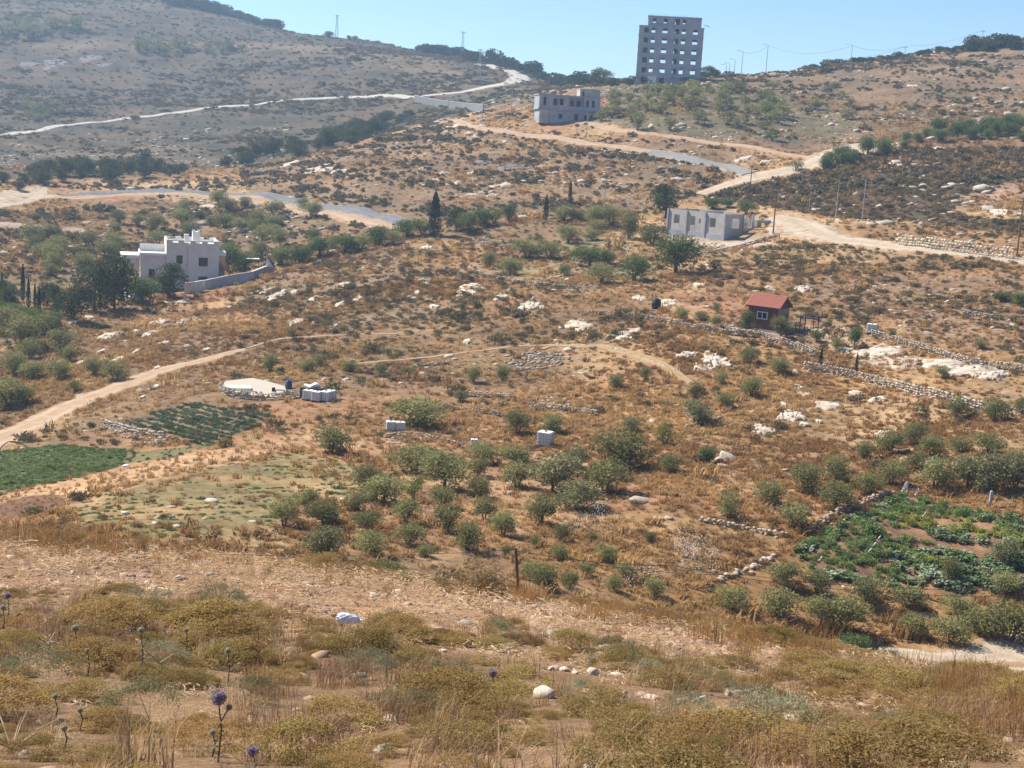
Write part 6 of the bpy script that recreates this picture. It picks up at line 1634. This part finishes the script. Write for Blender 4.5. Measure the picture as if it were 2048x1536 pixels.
x, y = fgs(.5, 4.6, 24); k = (fbm(x/2.5, y/2.5, 421, 2) > .52) & ~band(x, y); x, y = x[k], y[k]; S = gf.lognormal(-.75,.3,len(x))
scatter('sage_tufts', on_ground(x, y, -.02), S, sagp, 3, 'pale grey-green sprigs among the near scrub', 'sprigs', gf, tint=gf.random(len(x)))
x, y = fgs(7, 4.6, 26); k = (gf.random(len(x)) < np.where(band(x, y), .16, .22)); x, y = x[k], y[k]; S = gf.lognormal(-1.75,.35,len(x))
scatter('straw_tufts', on_ground(x, y, -.02), np.stack([S*1.1,S*1.1,S*1.15],1), grp, 5, 'small tufts of straw-coloured grass on the near slope', 'grass', gf, tint=gf.random(len(x))*1.3-.3)
# straw litter and clods, thick on the bare band
x, y = fgs(14, 4.6, 30); b_ = band(x, y); k = (gf.random(len(x)) < np.where(b_, .48, .55*np.clip((fbm(x/1.3, y/1.3, 431, 2)-.34)*4, .2, 1))); x, y = x[k], y[k]
scatter('straw_litter', on_ground(x, y, .0), gf.uniform(.5,1.0,len(x))*np.clip(np.hypot(x, y)/22, .30, 1), strp, 5, 'bleached straw litter scattered over the near slope', 'straw', gf, tint=gf.random(len(x)), tilt=.04)
x, y = fgs(20, 4.6, 30); b_ = band(x, y); k = (gf.random(len(x)) < np.where(b_, .75, .12)); x, y = x[k], y[k]; S = np.minimum(gf.lognormal(-3.35,.5,len(x)), .085)
scatter('soil_clods', on_ground(x, y, .0), np.stack([S*1.3,S,S*.7],1), clodp, 8, 'reddish clods and small stones on the straw band', 'clods', gf)
# tall dry grass along the brow
tallp = proto_collection('tall_grass_protos', [mesh_np('tallgrass', *tuft_np(980+i, 120, 1.0, 1.0, .010, .7), mat('tall_dry_grass', (.34,.18,.065), (.44,.255,.10), 5, trans=.45, rand=.2, tint=(.24,.12,.048))) for i in range(4)])
def brow(label, p0, p1, n, h, dd, seed, j=1.0):
    g_ = np.random.default_rng(seed); a, b = hit(*p0), hit(*p1); u = g_.random((n,1)); q = a[:2]*(1-u)+b[:2]*u; r = np.hypot(q[:,0], q[:,1])[:,None]; q = q*(1+(dd+g_.normal(0,j,(n,1)))/r)
    S = g_.lognormal(-.05,.38,n)*h; scatter('tall_grass', on_ground(q[:,0], q[:,1], -.05), np.stack([S*.95,S*.95,S],1), tallp, 4, label, 'grass', g_, tint=g_.random(n)*1.2-.3)
brow('tall orange grass on the brow right of the fence post', (1150,1232), (1490,1292), 36, .40, 1.8, 1, 1.6)
brow('dry grass fringe along the left end of the brow', (-40,1100), (340,1128), 34, .36, 1.8, 2, 1.5)
brow('dry grass fringe along the middle of the brow', (340,1128), (800,1172), 26, .28, 1.6, 3, 1.4)
brow('dry grass clump below the large dry bush', (860,1185), (1060,1212), 20, .34, 1.4, 4, 1.2)
brow('dry grass fringe along the right end of the brow', (1490,1292), (1720,1335), 24, .28, 1.2, 5, 1.3)
brow('low weeds at the right end of the near slope', (1780,1375), (2080,1450), 40, .30, .2, 6, 1.2)

# rusty bushes rooted just behind the brow
def brow_bush(px, py, w_, h_, label, back=1.5):
    P = hit(px, py); r = math.hypot(P[0], P[1]); q = P*(1+back/r); q[2] = float(ground_z(q[0], q[1])); s = mpp(q); i = _tc[0]; _tc[0] += 1
    cm, tm = PROTO['dry'][i % 3]; t = empty('dry_bush', (q[0],q[1],q[2]-.08), i*1.3, (w_*s*1.15, w_*s*1.15, h_*s*1.3)); link('crown', cm, t); link('trunk', tm, t); tag(t, label, 'bush', 'rusty bushes along the brow')
for a in [(1205,1236,70,44,'rusty bush on the brow, first right of the post'),(1275,1246,80,46,'rusty bush on the brow, second right of the post'),(1345,1260,76,50,'rusty bush on the brow, third right of the post'),(1412,1274,70,46,'rusty bush on the brow, fourth right of the post'),(1468,1284,56,48,'dark rusty bush at the right end of the brow row'),
  (40,1094,80,40,'rusty grass bush at the left end of the brow'),(118,1100,90,46,'rusty grass bush second from the left on the brow'),(190,1108,66,34,'low rusty bush third from the left on the brow'),(288,1118,34,62,'narrow upright dead bush on the left brow'),(372,1128,60,34,'dry bush above the black puddle patch on the brow'),(455,1134,60,26,'low dry bush left of the barbed wire end'),(690,1160,96,34,'brown bush on the brow below the round olive'),(1030,1208,44,26,'small rusty bush at the foot of fence post'),(1560,1298,80,34,'brown bush on the brow under the right olives'),(1650,1314,80,36,'brown bush on the brow near the lower dirt road')]:
    brow_bush(*a)

# individual mounds of burnet
def mound(px, py, w_, h_, label, i):
    P = hit(px, py); s = mpp(P); t = empty('burnet_shrub', (P[0],P[1],P[2]-.04), i*1.7, (w_*s*1.05, w_*s*1.05, h_*s*1.55)); tag(t, label, 'shrub', 'large burnet shrubs on the near slope')
    link('foliage', shr[i % 5], t); link('stalks', twg[i % 3], t)
for i, a in enumerate([(740,1310,190,80,'yellow-green shrub right under the white plastic bag'),(330,1232,110,46,'low shrub at the left edge of the straw band'),(1240,1528,250,105,'broad shrub at the bottom centre right of the near slope'),(1415,1532,180,100,'broad yellow-green shrub at the bottom beside the pale rock'),(1710,1505,175,72,'rounded shrub at the lower right with thistles before it'),(1895,1515,150,82,'rounded shrub near the lower right corner'),(1330,1375,120,64,'brown shrub with pale seed heads above the pale stones'),(2004,1385,84,64,'dark brown bush at the right end of the near slope'),(600,1520,260,120,'broad rusty shrub at the bottom left of centre'),(930,1500,220,90,'wide scrubby shrub at the bottom centre'),(985,1300,120,40,'reddish low shrub above the grey stone'),(1140,1300,120,62,'grey-green feathery bush above the row of small stones'),(160,1400,170,60,'low olive shrub at the left behind the purple thistle'),(830,1330,130,60,'olive shrub below the bag on its right')]):
    mound(*a, i)
# stones on the near slope
def near_stone(px, py, w_, h_, label, i, m_=None):
    P = hit(px, py); s = mpp(P); V, F = rock_np(2000+i, I2, .10); V = V*np.array([w_*s*.5, w_*s*.42, h_*s*.62])
    o = link('stone', mesh_np('stone', V, F, m_ or slab_m), None, P+np.array([0,0,h_*s*.25])); tag(o, label, 'stone', 'stones on the near slope')
for i, a in enumerate([(1090,1396,50,30,'large cream boulder in the middle of the near slope'),(1018,1300,40,17,'grey-white stone left of the feathery bush'),(1104,1342,14,12,'small dark stone at the left of the stone row'),(1130,1343,24,12,'pale stone in the row, left of the rounded one'),(1150,1348,14,9,'small pale stone in the middle of the row'),(1186,1350,26,20,'rounded grey stone at the right of the row'),(1232,1350,24,8,'flat pale stone right of the rounded one'),(1249,1395,10,22,'upright narrow pale stone'),(1300,1398,40,9,'low pale ledge right of the upright stone'),(1360,1408,22,14,'cream stone beside the white shard'),(1457,1392,16,16,'pale stone below the straw brow at right'),(1592,1440,50,18,'long cream rock at the lower right'),(886,1304,18,9,'small cream stone left of centre under the brow'),(1186,1536,44,14,'white stone at the bottom edge'),(1280,1536,30,12,'second white stone at the bottom edge')]):
    near_stone(*a, i)
P = hit(1397, 1412); s = mpp(P); V, F = rock_np(2101, I1, .2); V = V*np.array([16*s,8*s,5*s]); o = link('plastic_shard', mesh_np('plastic_shard', V, F, plastic), None, P+np.array([0,0,.06])); o.rotation_euler = (.2,-.45,.2); tag(o, 'long white plastic shard lying right of the cream stone', 'litter')
# white plastic bag
P = hit(697, 1275); s = mpp(P); T = above(P, 697, 1232); nx, ny = 18, 10; g_ = np.random.default_rng(5); V = []
for i in range(nx+1):
    for j in range(ny+1):
        u, v = i/nx*2-1, j/ny*2-1; e = max(0, 1-(abs(u)**2.6)); r_ = 1-.25*u
        V.append((u*26*s, v*12*s*math.sqrt(e)*r_*.9, (.5*math.sqrt(max(0,1-v*v))*e*15*s)*(1+.3*math.sin(u*7+v*3))+.012*math.sin(u*13)*math.cos(v*9)+ (-u*3*s)))
V = np.array(V); ii = np.arange((nx+1)*(ny+1)).reshape(nx+1,ny+1); F = np.stack([ii[:-1,:-1],ii[1:,:-1],ii[1:,1:],ii[:-1,1:]],-1).reshape(-1,4)
t = empty('plastic_bag', T-np.array([0,0,.03])); tag(t, 'white plastic bag caught on a yellow-green shrub', 'plastic bag')
o = link('bag', mesh_np('bag', V, F, mat('bag_film', (.82,.83,.84), (.74,.76,.78), 4, rough=.35, spec=.5), True), t); o.rotation_euler = (1.0, .06, 0)
k_ = MB().tube([(24*s,0,-2*s),(29*s,0,1*s),(32*s,2*s,0)], [4*s,2*s,.6*s], 8).build('handle', MATS['bag_film'], t); k_.rotation_euler = (.75,.06,0)
# thistles
M_purple = mat('thistle_purple', (.34,.26,.34), (.44,.36,.44), 30, trans=.35); M_tgrey = mat('thistle_grey', (.42,.385,.28), (.52,.48,.36), 30, trans=.3); M_stem = mat('thistle_stem', (.12,.085,.06), (.18,.13,.09), 9)
M_stemleaf = mat('thistle_leaf', (.15,.15,.085), (.22,.22,.13), 20, trans=.25)
def head_np(seed, n=420):
    g_ = np.random.default_rng(seed); d = sphere_pts(n, g_); p = np.cross(d, g_.normal(size=(n,3))); p /= np.linalg.norm(p, axis=1)[:,None]
    a = d*.25; b = d*g_.uniform(.85,1.05,(n,1)); w_ = .055
    return np.stack([a-p*w_*.6, a+p*w_*.6, b+p*w_, b-p*w_],1).reshape(-1,3), np.arange(4*n).reshape(n,4)
heads = [(mesh_np('head', *head_np(70+i), M_purple), mesh_np('headg', *head_np(80+i, 260), M_tgrey)) for i in range(2)]
core = {0: mesh_np('core', I1[0]*.62, I1[1], M_purple), 1: mesh_np('coreg', I1[0]*.62, I1[1], M_tgrey)}
def thistle(px, py, size, stem, grey, label, i):
    B = hit(px-2, min(py+stem, 1560)); T = above(B, px, py); s = mpp(B)
    t = empty('thistle', B); tag(t, label, 'thistle', 'globe thistles on the near slope'); tv = Vector(T-B)
    o = link('flower_head', heads[i % 2][grey], t, tv); r_ = size*s*.5; o.scale = (r_,r_,r_); c_ = link('seed_core', core[grey], o)
    MB().tube([(0,0,-.03), tv*.5+Vector((.015,.01,0)), tv-Vector((0,0,r_*.3))], [.006,.0045,.0035], 5).build('stem', M_stem, t)
    lf = MB()
    for q in range(7):
        u = .08+.75*q/7; p = tv*u; a = q*2.4; l = (.075-.045*u); d = Vector((math.cos(a), math.sin(a), .25)); n_ = Vector((-math.sin(a), math.cos(a), 0))*l*.16
        lf.poly([p, p+d*l*.5+n_, p+d*l, p+d*l*.5-n_])
    lf.build('leaves', M_stemleaf, t)
    if stem > 60:
        e = tv*.55; f_ = e+Vector((.05,.02,.10)); MB().tube([e, f_], [.004,.003], 4).build('side_stem', M_stem, t); o2 = link('bud', heads[i % 2][1], t, f_); o2.scale = (r_*.45,)*3
for i, a in enumerate([(437,1395,33,130,0,'largest purple globe thistle at the lower left'),(505,1502,24,50,0,'purple globe thistle low at the bottom left'),(15,1191,14,60,0,'small purple thistle at the left edge'),(222,1282,11,40,0,'tiny purple thistle among the left scrub'),(985,1346,19,45,0,'purple thistle left of the large cream boulder'),(861,1369,17,50,0,'dusky purple thistle left of the boulder thistle'),
   (6,1215,14,50,1,'grey thistle head at the far left edge'),(150,1256,17,60,1,'spiky grey thistle among the left scrub'),(282,1260,15,95,1,'blue-grey thistle on a long bare stem'),(372,1260,11,50,1,'small grey thistle right of the long-stemmed one'),(456,1301,15,70,1,'grey thistle above the largest purple one'),(515,1252,15,40,1,'grey thistle left of the plastic bag'),(795,1370,10,40,1,'dark grey thistle right of the bag shrub'),(917,1387,13,45,1,'silvery thistle under the dusky purple one'),(110,1392,13,55,1,'grey thistle at the left behind a dry stalk'),(160,1420,13,40,1,'low grey thistle left of the purple one'),(425,1464,15,50,1,'silver thistle beneath the largest purple one'),(128,1456,15,45,1,'grey-blue thistle near the lower left corner'),(1537,1482,15,40,1,'pale thistle between the two right-hand shrubs'),(1668,1476,12,40,1,'small pale thistle on the lower right shrub'),(1700,1512,14,30,1,'pale thistle at the bottom right, left of a pair'),(1722,1518,14,28,1,'left of the pair of pale thistles at bottom right'),(1756,1506,14,32,1,'right of the pair of pale thistles at bottom right'),(175,1300,10,60,1,'thin-stemmed grey thistle at the left')]):
    thistle(*a, i)
# dry rosette of spiky stalks in the corner
P = hit(25, 1500); t = empty('dry_rosette', P); tag(t, 'bleached spiky rosette of dead stalks in the lower left corner', 'dead plant')
g_ = random.Random(3)
for i in range(12):
    a = g_.uniform(0,6.28); l = g_.uniform(.12,.30); MB().tube([(0,0,0),(math.cos(a)*l*.5,math.sin(a)*l*.5,l*.45),(math.cos(a)*l,math.sin(a)*l,l*.75)], [.006,.004,.001], 4).build('stalk', M_litter, t)
# fence on the brow
P = hit(1041, 1207); 
# the post stands just behind the brow
r_ = math.hypot(P[0], P[1]); q = P*(1+2.5/r_); q[2] = float(ground_z(q[0], q[1])); T = above(q, 1031, 1096)
t = empty('fence_post', (q[0], q[1], q[2]-.3)); tag(t, 'leaning weathered fence post on the brow of the near slope', 'fence post')
tv = Vector(T-q)+Vector((0,0,.3)); MB().tube([(0,0,0), tv*.5, tv], [.036,.033,.03], 7).build('shaft', wood, t)
MB().tube([tv*.72, tv*.72+Vector((.12,0,.22)), tv*.72+Vector((.2,0,.3))], [.02,.014,.006], 5).build('broken_branch', M_litter, t)
L0 = above(q*.98, 420, 1108); R1 = above(q*1.10, 1345, 1131); R2 = above(q*1.5, 1700, 1180); R3 = above(q*1.6, 2090, 1193)
def fence_wire(pts, label, r=.008):
    n = 10; P_ = []
    for a, b in zip(pts[:-1], pts[1:]):
        a, b = Vector(a), Vector(b)
        for k in range(n): P_.append(a.lerp(b, k/n)-Vector((0,0,.25*4*(k/n)*(1-k/n)*.3)))
    P_.append(Vector(pts[-1])); o = MB().tube(P_, r, 4).build('fence_wire', steel); tag(o, label, 'wire', 'fence wires on the brow')
fence_wire([L0, T-np.array([0,0,.03])], 'barbed wire running left from the fence post', .005)
fence_wire([T-np.array([0,0,.05]), R1, R2, R3], 'dark cable running right from the post across the garden', .007)
dn = np.array([0,0,.42])
fence_wire([above(q*1.2, 1180, 1128), above(q*1.4, 1500, 1150), above(q*1.55, 1760, 1172), above(q*1.7, 2090, 1180)], 'second dark cable above the first one', .007)
# dead stalks sticking up from the straw band
for i, (px, py, h_, lab) in enumerate([(500,1120,26,'bleached stalk leaning at the left of the brow'),(560,1145,22,'forked bleached stalk on the brow'),(655,1150,28,'bleached stalk beside the brow shrub'),(750,1160,24,'curved bleached stalk on the brow'),(1430,1270,22,'bleached stalk under the tall orange grass'),(330,1350,60,'pale dry seed stalk at the lower left'),(95,1300,50,'pale oat stalk at the left')]):
    P = hit(px, py+10); s = mpp(P); t = empty('dead_stalk', P); tag(t, lab, 'dead stalk', 'bleached stalks on the near slope'); a = i*1.9
    MB().tube([(0,0,0),(math.cos(a)*.04,0,h_*s*.6),(math.cos(a)*.16,0,h_*s)], [.006,.005,.003], 4).build('stalk', M_litter, t)
    MB().tube([(math.cos(a)*.04,0,h_*s*.6),(-math.cos(a)*.06,.03,h_*s*.9)], [.004,.002], 4).build('side_stalk', M_litter, t)

# ------------------------------------------------------------------ summer haze in the valley air
hz = bpy.data.materials.new('haze'); hz.use_nodes = True; N = hz.node_tree.nodes; L = hz.node_tree.links; N.clear()
out = N.new('ShaderNodeOutputMaterial'); pv = N.new('ShaderNodeVolumePrincipled')
pv.inputs['Color'].default_value = (.55,.77,1.0,1); pv.inputs['Density'].default_value = .00032; pv.inputs['Anisotropy'].default_value = .25
L.new(pv.outputs[0], out.inputs['Volume'])
zlo = float(ZZ.min())-1.5; zhi = float(max(ZZ.max(), 75.0))+6.0
o = MB().box(-1440,1440,-1440,1440,zlo,zhi).build('haze', hz); tag(o, 'thin blue summer haze filling the valley air', 'haze', kind='stuff')
